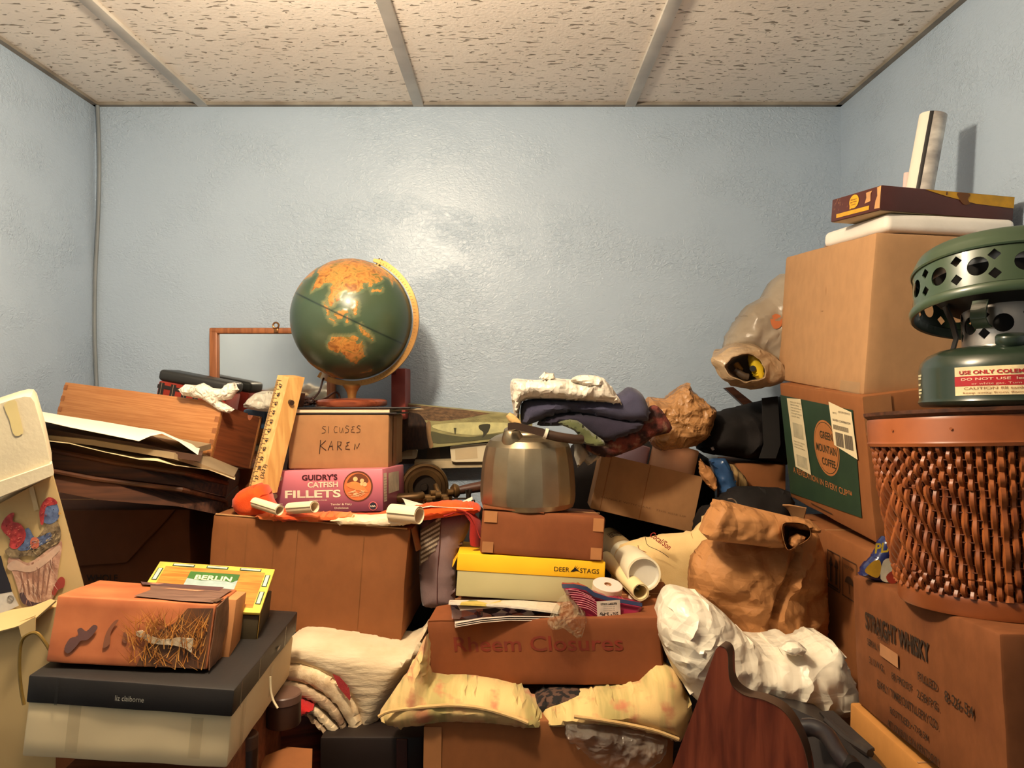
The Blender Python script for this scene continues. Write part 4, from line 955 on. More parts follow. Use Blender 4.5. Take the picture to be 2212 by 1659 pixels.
t = thing('plastic_rack', 'cream plastic wall rack with two open trays under the landscape print', 'rack', base_of([at(870, 1012, 2.08), at(1050, 1012, 2.08)]))
RACK = mat('rack_plastic', (228, 212, 178), 0.4); RD = mat('rack_dark', (86, 70, 56), 0.6)
b = MB(); b.m(RD); b.prism([at(x, y, 2.075) for x, y in ((860, 955), (1060, 945), (1060, 1000), (860, 1002))], (0, 0.02, 0))
b.m(ink('rack_panel', (66, 62, 60)))  # dark patches paint the shade inside the rack's two openings
for x0, x1 in ((902, 922), (951, 974)): poly_at(b, MATS['ink_rack_panel'], smooth_poly([(x0, 950), (x1, 950), (x1, 986), (x1 - 5, 990), (x0 + 5, 990), (x0, 986)], 2), 2.0745)  # no real panels, painted shade in the two openings
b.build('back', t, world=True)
b = MB(); b.m(mat('rack_lip', (196, 176, 140), 0.45)); b.prism([at(x, y, 2.05) for x, y in ((895, 997), (1056, 993), (1056, 1009), (940, 1012), (895, 1010))], (0, 0.03, 0.004)); b.build('lip', t, world=True)
for pts, inn in (([(972, 966), (980, 964), (1056, 958), (1056, 997), (982, 998), (975, 995)], [(983, 971), (1030, 966), (1032, 990), (984, 993)]), ([(850, 972), (898, 970), (901, 974), (899, 988), (896, 991), (850, 993)], [(852, 974), (891, 972), (891, 985), (852, 988)])):
    b = MB(); b.m(RACK); q = [at(x, y, 2.035) for x, y in pts]; b.prism(q, (0, 0.02, 0)); b.m(mat('tray_inside', (206, 184, 146), 0.5)); b.poly([at(x, y, 2.0345) for x, y in inn]); b.build('tray', t, world=True)

# old hand drill with a big geared wheel
BR = metal('old_bronze', (112, 84, 50), 0.42, (66, 48, 30), 0.75, 60)
wc = at(917, 1052, 1.84)
t = thing('hand_drill', 'old bronze hand drill with a large geared wheel beside the kettle', 'drill', Matrix.Translation((wc.x, wc.y, at(0, 1090, 1.80).z)))
b = MB(); b.m(BR); b.M = Matrix.Translation(wc) @ Matrix.Rotation(math.radians(90), 4, 'X') @ Matrix.Rotation(math.radians(14), 4, 'Y')
b.lathe([(0.028, -0.004), (0.030, 0.006), (0.041, 0.008), (0.043, 0.004), (0.051, 0.004), (0.053, 0.010), (0.0585, 0.009), (0.0605, 0.0), (0.0585, -0.009), (0.030, -0.009), (0.028, -0.004)], 64); wheel_o = b.build('wheel', t, world=True)
b = MB(); b.m(mat('iron_dark', (44, 34, 26), 0.5, 0.6)); b.M = Matrix.Translation(wc) @ Matrix.Rotation(math.radians(90), 4, 'X'); b.lathe([(0.0, -0.003), (0.029, -0.003), (0.029, -0.006), (0.0, -0.006)], 40)
b.lathe([(0.0, 0.012), (0.008, 0.012), (0.010, 0.0), (0.010, -0.004)], 20); b.build('hub', wheel_o, world=True)
b = MB(); b.m(BR)
b.tube([at(x, y, d) for x, y, d in ((856, 1077, 1.75), (862, 1076, 1.75), (900, 1074, 1.75), (914, 1070, 1.76))], lambda u: 0.0095 + 0.002 * math.sin(u * 3), 14)
b.tube([at(x, y, d) for x, y, d in ((912, 1076, 1.76), (940, 1075, 1.77), (976, 1074, 1.78))], 0.0085, 12)
for x, y, r in ((925, 1080, 0.012), (945, 1070, 0.010), (962, 1080, 0.009), (935, 1066, 0.008), (906, 1084, 0.011), (972, 1064, 0.008)):
    b.tube([at(x - 6, y, 1.765), at(x + 6, y - 1, 1.77)], r, 12)
b.tube([at(941, 1048, 1.80), at(943, 1056, 1.79), at(950, 1068, 1.78)], 0.006, 10); b.build('body', t, world=True)
b = MB(); b.m(BR); c0, c1 = at(974, 1062, 1.78), at(1052, 1049, 1.80); ax = (c1 - c0).normalized(); b.tube([c0, c0 + ax * 0.008, c0 + ax * 0.013, c0 + ax * 0.02], lambda u: (0.010, 0.0175, 0.0175, 0.012)[int(u * 3.01)], 20)
b.build('collar', t, world=True)
b = MB(); b.m(DARKW); b.tube([c0 + ax * 0.02, c0 + ax * 0.05, c1], lambda u: 0.010 + 0.004 * u, 16); b.build('handle', t, world=True)
b = MB(); b.m(MATS['iron_dark']); b.tube([at(976, 1077, 1.77), at(1012, 1077, 1.77)], 0.0022, 8); b.tube([at(1012, 1084, 1.77), at(1012, 1066, 1.77)], 0.006, 10); b.tube([at(1008, 1066, 1.77), at(1007, 1058, 1.77)], 0.004, 8); b.tube([at(1015, 1066, 1.77), at(1016, 1058, 1.77)], 0.004, 8)
b.build('thumb_screw', t, world=True)

# ---------------------------------------------------------------- centre stack, from the bottom up
W, D, H = 0.4250, 0.36, 0.2780
t = thing('carton', 'plain brown carton lowest of the central stack, under the floral cushions', 'box', pose((0.0560, 1.4350, 0.7510), (0.0231, 0.0141, 0.0)))
b = MB(); b.m(KRAFT_D); b.crate(W, D, H, 0.03, 0.002, 0.005, 21); lid_seam(b, W, D, H, KRAFT_IN); b.build('body', t)
b = MB(); b.m(TAPE_K); M = front(W, D, H); b.panel(M, 0.0, 0.0, 0.03, H - 0.01, 0.0018); b.build('paper_tape', t)

FLOR = mat('floral_cloth', (224, 190, 126), 0.9, col2=(176, 158, 98), vs=6, stretch=(6, 1, 1), vlo=0.40, vhi=0.58, bump=0.4, bs=500, stain=(196, 104, 78), ss=26, sheen=0.1)
PIPE = cloth('piping_cloth', (214, 178, 120), (186, 150, 96))
for lab, pts, pipe, sd in (
    ('floral cushion with piping under the printed brown carton, on the quilt side', [(820, 1545), (834, 1516), (880, 1452), (905, 1405), (921, 1372), (927, 1420), (932, 1474), (1000, 1477), (1060, 1486), (1120, 1500), (1150, 1518), (1169, 1536), (1171, 1562), (1120, 1562), (1060, 1556), (990, 1552), (940, 1556), (880, 1562), (850, 1560)], [(818, 1548), (836, 1538), (870, 1532), (930, 1526), (990, 1524), (1050, 1532), (1110, 1550), (1140, 1562)], 1.0),
    ('floral cushion with piping under the printed brown carton, on the plastic bag side', [(1173, 1540), (1190, 1528), (1240, 1512), (1310, 1494), (1380, 1478), (1420, 1440), (1462, 1452), (1480, 1490), (1493, 1518), (1486, 1552), (1468, 1594), (1420, 1582), (1350, 1566), (1280, 1558), (1220, 1562), (1180, 1562)], [(1240, 1548), (1300, 1556), (1360, 1566), (1420, 1580), (1466, 1597)], 2.0)):
    t = thing('cushion', lab, 'cushion', base_of([at(p[0], p[1], 1.30) for p in pts]), 'floral cushions squashed under the printed carton')
    b = MB(); b.m(FLOR); b.puff(pts, 1.285, 0.050, 0.10, 'fold', 0.007, 0.008, 2, edge=0.5, seed=sd); b.build('cover', t, world=True)
    b = MB(); b.m(PIPE); b.tube(smooth_poly([at(x, y, 1.238 - 0.0 * x) for x, y in pipe], 5, False), 0.0032, 7); b.build('piping', t, world=True)
b = MB(); b.m(mat('dark_weave', (84, 60, 48), 0.85, col2=(24, 18, 18), vs=70, vlo=0.47, vhi=0.53)); b.puff([(1150, 1520), (1170, 1502), (1215, 1494), (1270, 1496), (1262, 1516), (1210, 1532), (1170, 1536)], 1.315, 0.03, 0.06, 'cloth', 0.01, 0.006, 2)
tag(b.build('scarf'), 'dark patterned cloth peeking out between the two floral cushions', 'cloth')

W, D, H = 0.4324, 0.33, 0.1190
t = thing('carton', 'low brown carton with faded red printing, on the floral cushions', 'box', pose((0.0966, 1.5027, 1.0490), (-0.2411, -0.0928, -0.0289)))
b = MB(); b.m(KRAFT_R); b.crate(W, D, H, 0.02, 0.0006, 0.005, 22); M = front(W, D, H)
b.m(ink('faded_red', (124, 46, 30))); b.text(M, 'Rheem Closures', 0.052, 0.062, 0.038, width=0.315, bold=0.012, h=0.0009)
lid_seam(b, W, D, H, KRAFT_IN); b.build('body', t)
b = MB(); b.m(KRAFT_R); b.sheet([(-W / 2 + 0.004, -D / 2, H), (-W / 2 + 0.03, -D / 2, H + 0.001), (-W / 2 + 0.07, -D / 2, H)], [(-W / 2 + 0.004, -D / 2 + 0.05, H + 0.014), (-W / 2 + 0.03, -D / 2 + 0.05, H + 0.018), (-W / 2 + 0.07, -D / 2 + 0.05, H + 0.006)], 0.003, 4); b.build('flap', t)

W, D, H = 0.2929, 0.1877, 0.0822
t = thing('shoe_box', 'shoe box with grey base and yellow lid, on the low printed carton', 'box', pose((0.0307, 1.5480, 1.1660), (0.0256, 0.0678, -0.0900)))
b = MB(); b.m(paper('shoe_grey', (186, 176, 132), (176, 166, 122))); b.box((0, 0, H / 2), (W - 0.004, D - 0.004, H), 0.002); b.build('body', t)
b = MB(); b.m(paper('lid_yellow', (246, 190, 38), (238, 178, 32))); b.box((0, 0, H - 0.0155), (W, D, 0.034), 0.002)
M = frame((-W / 2, -D / 2, H - 0.0325), (1, 0, 0), (0, -1, 0)); b.m(INK)
b.text(M, 'DEER', 0.192, 0.0105, 0.0125, width=0.030, h=0.0008); b.text(M, 'STAGS', 0.243, 0.0105, 0.0125, width=0.038, h=0.0008)
b.flat(M, [(0.224, 0.011), (0.233, 0.020), (0.236, 0.0175), (0.243, 0.0125), (0.236, 0.0135), (0.231, 0.0115)], 0.0008)
for q in ((0.231, 0.0185, 0.235, 0.025), (0.234, 0.019, 0.239, 0.0245), (0.237, 0.0175, 0.2425, 0.022)): b.flat(M, [(q[0], q[1]), (q[0] + .0012, q[1] - .0006), (q[2], q[3])], 0.0008)
b.build('lid', t)
b = MB(); b.m(MATS['lid_yellow']); b.sheet([(-W / 2 + 0.001, -D / 2 + 0.004, H), (-W / 2 + 0.001, -D / 2 + 0.05, H), (-W / 2 + 0.001, D / 2 - 0.02, H)], [(-W / 2 - 0.009, -D / 2 + 0.002, H - 0.026), (-W / 2 - 0.010, -D / 2 + 0.05, H - 0.02), (-W / 2 - 0.003, D / 2 - 0.02, H - 0.03)], 0.0012, 4); b.build('torn_lid_end', t)

W, D, H = 0.2446, 0.1784, 0.0865
t = thing('carton', 'small red brown taped carton under the aluminium kettle', 'box', pose((0.0574, 1.5519, 1.2500), (0.0008, 0.0670, -0.0824)))
b = MB(); b.m(KRAFT_R); b.crate(W, D, H, 0.015, 0.0018, 0.006, 24); lid_seam(b, W, D, H, KRAFT_IN); b.build('body', t)
M = front(W, D, H)
for u0, v0, u1, v1 in ((0.004, 0.062, 0.030, 0.084), (0.004, 0.003, 0.026, 0.024), (W - 0.024, 0.058, W - 0.003, 0.084), (W - 0.026, 0.003, W - 0.004, 0.026)):
    b = MB(); b.m(TAPE_K); b.panel(M, u0, v0, u1, v1, 0.0022); b.build('paper_tape', t)
b = MB(); b.m(KRAFT_R); b.sheet([(-W / 2, -D / 2 - 0.001, H + 0.004), (-0.02, -D / 2 - 0.001, H + 0.003), (0.0, -D / 2 - 0.001, H + 0.002)], [(-W / 2, 0, H + 0.006), (-0.02, 0, H + 0.006), (0.0, 0, H + 0.006)], 0.0025, 4); b.build('flap', t)

# aluminium kettle, faceted
KX, KY, KZ = 0.0335, 1.562, 1.341
t = thing('kettle', 'large dull aluminium kettle with fluted sides and a dark bail handle', 'kettle', Matrix.Translation((KX, KY, KZ)))
ALU = metal('aluminium', (170, 156, 130), 0.40, (136, 122, 98), 0.92, 90)
def facet(th, z):
    k = 2 * math.pi / 17; a = ((th + 0.45 * k) % k) - k / 2; w = max(0.0, min(1.0, (0.137 - z) / 0.02)) * max(0.0, min(1.0, (z - 0.006) / 0.02))
    return 1 - w * (1 - math.cos(k / 2) / math.cos(a))
b = MB(); b.m(ALU)
prof = [(0.0, 0.0), (0.088, 0.0), (0.0955, 0.004), (0.0990, 0.014), (0.1005, 0.026), (0.1003, 0.045), (0.0985, 0.070), (0.0960, 0.095), (0.0925, 0.115), (0.0880, 0.130), (0.0800, 0.142), (0.0680, 0.150), (0.0560, 0.154), (0.0490, 0.1545), (0.0475, 0.158), (0.0465, 0.158), (0.0460, 0.150)]
b.lathe(prof, 136, rf=facet); b.build('body', t, sharp=9)
b = MB(); b.m(ALU); b.lathe([(0.0, 0.170), (0.012, 0.1695), (0.032, 0.165), (0.0455, 0.1585), (0.047, 0.157), (0.0455, 0.1555)], 48); b.build('lid', t)
b = MB(); b.m(ALU); b.tube(smooth_poly([(-0.026, -0.044, 0.118), (-0.030, -0.050, 0.138), (-0.033, -0.054, 0.150), (-0.035, -0.056, 0.162), (-0.0352, -0.0565, 0.1665), (-0.0355, -0.057, 0.1685)], 4, False), lambda u: 0.026 * (1 - u) ** 1.6 + 0.0105 + (0.004 if u > 0.9 else 0), 28); b.build('spout', t)
b = MB(); b.m(mat('strap_brown', (58, 40, 28), 0.4, vs=30))
A = [at(x, y, d) for x, y, d in ((1097, 914, 1.475), (1112, 912, 1.475), (1140, 918, 1.475), (1182, 929, 1.475))]; Bq = [at(x, y, d) for x, y, d in ((1097, 929, 1.475), (1112, 927, 1.475), (1140, 934, 1.475), (1182, 946, 1.475))]
b.sheet(A, Bq, 0.004, 3); bail_o = b.build('bail_strap', t, world=True)
b = MB(); b.m(MATS['strap_brown']); b.tube([at(1180, 938, 1.475), at(1206, 944, 1.475), at(1240, 949, 1.48), at(1256, 949, 1.49)], 0.0095, 14); b.build('bail_grip', bail_o, world=True)
b = MB(); b.m(mat('ring_white', (226, 214, 190), 0.4)); b.tube([at(1176, 936, 1.473), at(1182, 938, 1.473)], 0.0112, 16); b.build('grip_ring', bail_o, world=True)
b = MB(); b.m(wood('knob_wood', (214, 178, 118), (186, 146, 90), 0.4)); b.tube([at(1097, 895, 1.53), at(1104, 902, 1.53), at(1117, 914, 1.53), at(1122, 919, 1.53)], lambda u: 0.006 + 0.003 * math.sin(u * 3.1), 12); b.build('whistle_knob', t, world=True)

# cloth on the kettle
NAVY = cloth('navy_cloth', (72, 70, 90), (58, 56, 74)); NAVY2 = cloth('navy_dark_cloth', (52, 46, 60), (42, 38, 50))
b = MB(); b.m(NAVY2); b.puff([(1160, 918), (1180, 898), (1225, 888), (1290, 890), (1350, 900), (1390, 908), (1380, 930), (1330, 950), (1300, 954), (1262, 936), (1232, 920), (1196, 920)], 1.63, 0.05, 0.08, 'cloth', 0.006, 0.008, 3, seed=1)
tag(b.build('trousers'), 'dark folded trousers under the slate blue pair on the kettle', 'clothes')
b = MB(); b.m(NAVY); b.puff([(1126, 872), (1150, 862), (1190, 862), (1240, 862), (1300, 862), (1336, 850), (1356, 836), (1382, 846), (1398, 874), (1401, 905), (1388, 912), (1330, 910), (1280, 900), (1230, 890), (1185, 902), (1140, 918), (1126, 916)], 1.62, 0.05, 0.10, 'fold', 0.008, 0.008, 3, seed=5)
tag(b.build('trousers'), 'slate blue folded trousers lying under the white shopping bag', 'clothes')
t = thing('shopping_bag', 'white tied shopping bag on the folded blue trousers', 'bag', base_of([at(1120, 872, 1.62), at(1340, 872, 1.62)]))
WB = film('white_film', (232, 222, 204), 0.32)
b = MB(); b.m(WB); b.puff([(1102, 832), (1108, 818), (1130, 819), (1160, 821), (1200, 817), (1240, 820), (1262, 812), (1292, 812), (1312, 826), (1330, 850), (1343, 874), (1318, 873), (1280, 868), (1240, 866), (1190, 863), (1150, 862), (1128, 868), (1122, 890), (1121, 912), (1113, 908), (1108, 880), (1104, 856)], 1.60, 0.055, 0.08, 'plastic', 0.007, 0.006, 2, seed=3); b.build('body', t, world=True)
b = MB(); b.m(WB); b.puff([(1164, 816), (1176, 803), (1186, 806), (1196, 806), (1200, 818), (1186, 824)], 1.575, 0.012, 0.012, 'plastic', 0.006, 0.0045, 1); b.build('handle_knot', t, world=True)
b = MB(); b.m(WB); b.puff([(1232, 822), (1248, 811), (1272, 810), (1296, 814), (1302, 828), (1292, 838), (1260, 834)], 1.56, 0.02, 0.02, 'plastic', 0.008, 0.0045, 2, seed=8); b.build('handle_loop', t, world=True)
b = MB(); b.m(cloth('green_cloth', (104, 108, 70), (70, 74, 50))); b.puff([(1206, 914), (1222, 907), (1246, 908), (1262, 920), (1276, 932), (1290, 942), (1304, 952), (1306, 962), (1284, 964), (1262, 958), (1252, 944), (1240, 930), (1222, 922)], 1.56, 0.018, 0.03, 'fold', 0.010, 0.005, 2, seed=2)
tag(b.build('shirt'), 'olive green cloth hanging from under the dark trousers', 'clothes')
b = MB(); b.m(cloth('grey_lining', (206, 196, 176), (150, 140, 124))); b.puff([(1240, 948), (1252, 950), (1266, 968), (1276, 984), (1292, 974), (1296, 988), (1286, 996), (1270, 1006), (1262, 996), (1248, 1010), (1240, 985)], 1.66, 0.015, 0.03, 'fold', 0.010, 0.005, 1, seed=6)
tag(b.build('cloth'), 'pale grey crumpled cloth hanging between the kettle and the tilted carton', 'cloth')
PLAID = mat('plaid_scarf', (112, 52, 42), 0.9, col2=(50, 26, 24), vs=40, vlo=0.42, vhi=0.58, stain=(176, 146, 116), ss=26, bump=0.6, bs=300, bd=0.002)
b = MB(); b.m(PLAID); b.puff([(1256, 962), (1284, 950), (1306, 944), (1332, 926), (1380, 904), (1398, 892), (1406, 876), (1422, 878), (1438, 898), (1452, 924), (1440, 936), (1410, 944), (1390, 962), (1350, 978), (1318, 988), (1284, 982)], 1.64, 0.03, 0.06, 'cloth', 0.010, 0.006, 2, seed=9)
tag(b.build('scarf'), 'dark red plaid scarf draped over the tilted carton', 'scarf')
b = MB(); b.m(film('brown_film', (176, 128, 80), 0.35, crumple=0.014, cs=16)); b.puff([(1392, 866), (1412, 858), (1434, 860), (1456, 842), (1484, 826), (1494, 842), (1512, 858), (1534, 876), (1545, 886), (1540, 908), (1528, 942), (1502, 962), (1462, 972), (1420, 972), (1398, 940)], 1.80, 0.07, 0.09, 'plastic', 0.010, 0.006, 2, seed=4)
tag(b.build('plastic_bag'), 'brown plastic grocery bag standing behind the plaid scarf', 'bag')

# tilted carton with round boxes
W, D, H = 0.2396, 0.2013, 0.1312
Tm = pose((0.3068, 1.8293, 1.2722), (-0.0906, 0.2218, -0.0973))
t = thing('carton', 'tan open carton tilted over the mailing tubes, holding round boxes', 'box', Tm)
for nm, c, d in (('front_panel', (0, -D / 2 + 0.002, H / 2), (W, 0.004, H)), ('back_panel', (0, D / 2 - 0.002, H / 2), (W, 0.004, H)), ('side_panel', (-W / 2 + 0.002, 0, H / 2), (0.004, D - 0.008, H)), ('side_panel', (W / 2 - 0.002, 0, H / 2), (0.004, D - 0.008, H)), ('bottom', (0, 0, 0.002), (W - 0.008, D - 0.008, 0.004))):
    b = MB(); b.m(KRAFT); b.box(c, d, 0.0012)
    if nm == 'front_panel':
        M = front(W, D, H); b.m(ink('pale_print', (126, 88, 54))); b.text(M, 'HANDLE WITH CARE   THIS SIDE UP', 0.02, 0.030, 0.006, width=0.2, h=0.0006)
        b.m(card('cardboard_crease', (136, 88, 50))); b.panel(M, 0.115, 0.0, 0.1165, H, 0.0005); b.panel(M, 0.022, 0.0, 0.0235, H, 0.0005)
    b.build(nm, t)
for lab, c, r, col, hh in (('lavender round box in the tilted carton, nearer the kettle', (-0.048, 0.0, 0.006), 0.046, (214, 186, 204), 0.168), ('peach round lidded box in the tilted carton, nearer the black bag', (0.056, -0.020, 0.006), 0.056, (232, 178, 140), 0.185)):
    t = thing('round_box', lab, 'box', Tm @ Matrix.Translation(c), 'round boxes in the tilted carton')
    mt = paper('round_%d' % col[0], col)
    b = MB(); b.m(mt); b.lathe([(r - 0.002, 0), (r - 0.002, hh - 0.02)], 48, cap=True); b.build('body', t)
    b = MB(); b.m(mt); b.lathe([(r, hh - 0.062), (r, hh - 0.002), (r - 0.002, hh), (0.0, hh)], 48); b.build('lid', t)

# ---------------------------------------------------------------- in and on the printed carton
def collage(name, cols, sc):
    m = mat(name, cols[0], 0.4); N = m.node_tree.nodes; L = m.node_tree.links
    tc = N.new('ShaderNodeTexCoord'); mp = N.new('ShaderNodeMapping'); mp.inputs['Scale'].default_value = sc; L.new(tc.outputs['Object'], mp.inputs['Vector'])
    v = N.new('ShaderNodeTexVoronoi'); v.inputs['Scale'].default_value = 1; L.new(mp.outputs['Vector'], v.inputs['Vector'])
    sx = N.new('ShaderNodeSeparateColor'); L.new(v.outputs['Color'], sx.inputs[0])
    r = N.new('ShaderNodeValToRGB'); r.color_ramp.interpolation = 'CONSTANT'
    for i, c in enumerate(cols):
        e = r.color_ramp.elements[i] if i < 2 else r.color_ramp.elements.new(i / len(cols))
        e.position = i / len(cols); e.color = lin(c)
    L.new(sx.outputs[0], r.inputs['Fac'])
    n = N.new('ShaderNodeTexNoise'); n.inputs['Scale'].default_value = 120; L.new(tc.outputs['Object'], n.inputs['Vector'])
    mx = N.new('ShaderNodeMixRGB'); mx.blend_type = 'MULTIPLY'; mx.inputs['Fac'].default_value = 0.4
    L.new(r.outputs['Color'], mx.inputs['Color1']); L.new(n.outputs['Fac'], mx.inputs['Color2']); L.new(mx.outputs['Color'], N['Principled BSDF'].inputs['Base Color']); return m
NEWS = paper('newsprint', (232, 216, 200), (214, 196, 180))
AD = collage('advert_print', [(196, 160, 150), (112, 58, 56), (84, 64, 84), (60, 48, 50), (204, 130, 110), (150, 130, 140), (214, 196, 180)], (55, 90, 60))
AD2 = collage('advert_print_light', [(230, 216, 196), (226, 212, 190), (92, 108, 64), (224, 196, 96), (234, 222, 204), (70, 78, 66), (214, 150, 120)], (26, 10, 26))
t = thing('newspaper', 'folded colour newspaper inserts over the front edge of the low printed carton', 'newspaper', base_of([at(980, 1353, 1.36), at(1190, 1340, 1.36)]))
for k in range(3):
    b = MB(); b.m(NEWS); dy = -4 * k
    b.sheet([at(x, y + dy, 1.352) for x, y in ((983, 1354), (1040, 1344), (1100, 1339), (1195, 1340))], [at(x, y + dy - 12, 1.44) for x, y in ((980, 1352), (1040, 1346), (1100, 1344), (1195, 1346))], 0.0012, 3); b.build('page', t, world=True)
b = MB(); b.m(AD); b.sheet([at(x, y, 1.372) for x, y in ((976, 1337), (1030, 1335), (1100, 1332), (1195, 1334))], [at(x, y, 1.375) for x, y in ((972, 1301), (1030, 1306), (1100, 1310), (1195, 1324))], 0.0012, 4, lambda p, u, v: p + Vector((0, 0.012 * math.sin(v * 3.1), 0)))
M = frame(at(1031, 1331, 1.3705), (1, 0, 0.02), (0, -1, 0)); b.m(INK); b.text(M, 'IT', 0, 0, 0.013, width=0.014, h=0.0005); b.build('inside_page', t, world=True)
b = MB(); b.m(NEWS); b.sheet([at(x, y, 1.358) for x, y in ((994, 1318), (1040, 1314), (1105, 1308))], [at(x, y, 1.375) for x, y in ((986, 1303), (1040, 1305), (1105, 1307))], 0.001, 4); b.build('page', t, world=True)
b = MB(); b.m(AD2); b.sheet([at(x, y, 1.355) for x, y in ((969, 1302), (1020, 1304), (1080, 1307), (1130, 1312), (1205, 1322))], [at(x, y, 1.440) for x, y in ((971, 1296), (1020, 1296), (1080, 1296), (1130, 1297), (1212, 1303))], 0.0035, 4); b.build('front_page', t, world=True)

PUR = mat('plum_film', (150, 34, 64), 0.3, col2=(128, 26, 54), vs=8, bump=0.3, bs=40, bd=0.002)
t = thing('paper_roll_pack', 'plum and navy plastic pack of receipt rolls standing in the printed carton', 'pack', base_of([at(1230, 1340, 1.37), at(1385, 1335, 1.37)]))
b = MB(); b.m(PUR); b.puff([(1213, 1264), (1240, 1263), (1268, 1268), (1284, 1280), (1312, 1290), (1350, 1296), (1386, 1303), (1386, 1350), (1300, 1356), (1262, 1340), (1240, 1312), (1226, 1290)], 1.355, 0.020, 0.05, 'cloth', 0.004, 0.005, 1)
b.build('wrapper', t, world=True)
b = MB(); b.m(ink('navy', (36, 44, 72), 0.3)); b.sheet([at(x, y, 1.338) for x, y in ((1213, 1262), (1240, 1262), (1268, 1268), (1284, 1280), (1312, 1290), (1350, 1296), (1387, 1303))], [at(x, y, 1.333) for x, y in ((1215, 1271), (1240, 1270), (1266, 1276), (1282, 1289), (1312, 1298), (1350, 1304), (1387, 1311))], 0.001, 3); b.build('border', t, world=True)
b = MB(); b.m(ink('pale_pink', (216, 130, 140)))
for i in range(8):
    x0 = 1222 + i * 4; y0 = 1274 + i * 5.2; ln = 62 - abs(i - 2) * 3
    b.tube(smooth_poly([at(x0, y0, 1.3325), at(x0 + ln * .5, y0 + 3 + i * .4, 1.3315), at(x0 + ln, y0 + 16 + i, 1.3325)], 4, False), 0.0007, 4)
b.build('lettering', t, world=True)
b = MB(); b.m(ink('tag_white', (226, 206, 186))); M = frame(at(1339, 1296, 1.3295), (-1, 0, -0.06), (0.0, -1, -0.05)); b.poly([M @ Vector(p) for p in ((0, 0, 0), (0.042, 0, 0), (0.042, 0.033, 0), (0, 0.033, 0))])
b.m(INK); b.text(M, '2¼" 2-Ply', 0.004, 0.0215, 0.0075, width=0.034, bold=0.02, h=0.0004); b.text(M, 'RECEIPT ROLLS', 0.006, 0.004, 0.005, width=0.029, bold=0.03, h=0.0004)
for k in range(3): b.text(M, 'fits most printers', 0.010, 0.010 + k * 0.0036, 0.0026, width=0.021, h=0.0004)
b.build('tag', t, world=True)
for lab, px_, py_, d, tl, r, hh in (('white receipt roll standing in the plum pack, end face up', 1313, 1262, 1.405, 0.22, 0.0285, 0.05), ('white receipt roll beside the mailing tube end, mostly hidden by the pack', 1388, 1292, 1.43, 0.1, 0.0270, 0.06)):
    Mr = Matrix.Translation(at(px_, py_, d)) @ Matrix.Rotation(tl, 4, 'X') @ Matrix.Rotation(0.12, 4, 'Y') @ Matrix.Translation((0, 0, -hh))
    t = thing('receipt_roll', lab, 'roll', Mr, 'receipt rolls in the printed carton')
    b = MB(); b.m(paper('roll_side', (214, 196, 160))); b.lathe([(r, 0), (r, hh - 0.001)], 44); b.m(paper('roll_end', (226, 200, 188))); b.lathe([(r, hh - 0.001), (r - 0.001, hh), (0.007, hh), (0.006, hh - 0.004), (0.0, hh - 0.004)], 44); b.build('paper', t)
    b = MB(); b.m(KRAFT); b.lathe([(0.0058, hh - 0.012), (0.0058, hh + 0.0004), (0.0070, hh + 0.0004), (0.0070, hh - 0.012)], 20); b.build('core', t)
CLEAR = mat('clear_film', (232, 214, 176), 0.12, alpha=0.20, spec=0.9, col2=(200, 180, 140), crumple=0.015, cs=40)
b = MB(); b.m(CLEAR); b.puff([(1182, 1342), (1194, 1318), (1206, 1296), (1222, 1278), (1232, 1290), (1248, 1306), (1264, 1322), (1267, 1346), (1258, 1372), (1246, 1376), (1230, 1366), (1214, 1354), (1196, 1358), (1184, 1354)], 1.325, 0.026, 0.012, 'plastic', 0.016, 0.004, 1, seed=2)
tag(b.build('plastic_film'), 'clear crackly plastic film hanging over the rim beside the newspapers', 'film')

# mailing tubes
def tube_thing(lab, c0, c1, r, split=None):
    a, e = at(*c0), at(*c1); ax = (e - a); n = ax.normalized()
    t = thing('mailing_tube', lab, 'tube', Matrix.Translation(min((a, e), key=lambda p: p.z) - Vector((0, 0, r))))
    return t, a, e, n
t, a, e, n = tube_thing('thick white mailing tube with a plastic end cap poking toward the paper bag', (1316, 1166, 1.93), (1391, 1240, 1.42), 0.0315)
b = MB(); b.m(paper('tube_white', (232, 220, 188))); m_ = a.lerp(e, 0.52); b.tube([m_, e], 0.0325, 40, cap=False); b.tube([e - n * 0.012, e], 0.0290, 40, cap=False)
b.sheet([e + q for q in [0.0325 * (n.orthogonal().normalized() * math.cos(x) + n.cross(n.orthogonal().normalized()) * math.sin(x)) for x in [i * math.pi / 20 for i in range(41)]]], [e + q for q in [0.0288 * (n.orthogonal().normalized() * math.cos(x) + n.cross(n.orthogonal().normalized()) * math.sin(x)) for x in [i * math.pi / 20 for i in range(41)]]], 0.0005, 1)
b.build('label_sleeve', t, world=True)
b = MB(); b.m(paper('tube_kraft', (198, 166, 116))); b.tube([a, m_], 0.0315, 36)
b.m(INK)
for k in range(5):
    p = a.lerp(m_, 0.40 + 0.06 * k); q = Vector((-0.2, -0.6, 0.77)).normalized(); q = (q - q.dot(n) * n).normalized(); s2 = n.cross(q)
    b.tube([p + (q * math.cos(x) + s2 * math.sin(x)) * 0.0318 for x in (-0.5, -0.2, 0.1, 0.35)], 0.0011, 5)
b.build('body', t, world=True)
b = MB(); b.m(mat('cap_plastic', (206, 200, 186), 0.35)); c = e - n * 0.010; u = n.orthogonal().normalized(); v = n.cross(u)
b.M = Matrix((u, v, n)).transposed().to_4x4(); b.M.translation = c; b.lathe([(0.0, 0.0), (0.026, 0.0), (0.0285, 0.003), (0.0287, 0.0095)], 40); b.build('end_cap', t, world=True)
t, a, e, n = tube_thing('thin rolled cream paper tube lying under the thick mailing tube', (1309, 1206, 1.66), (1384, 1279, 1.37), 0.0165)
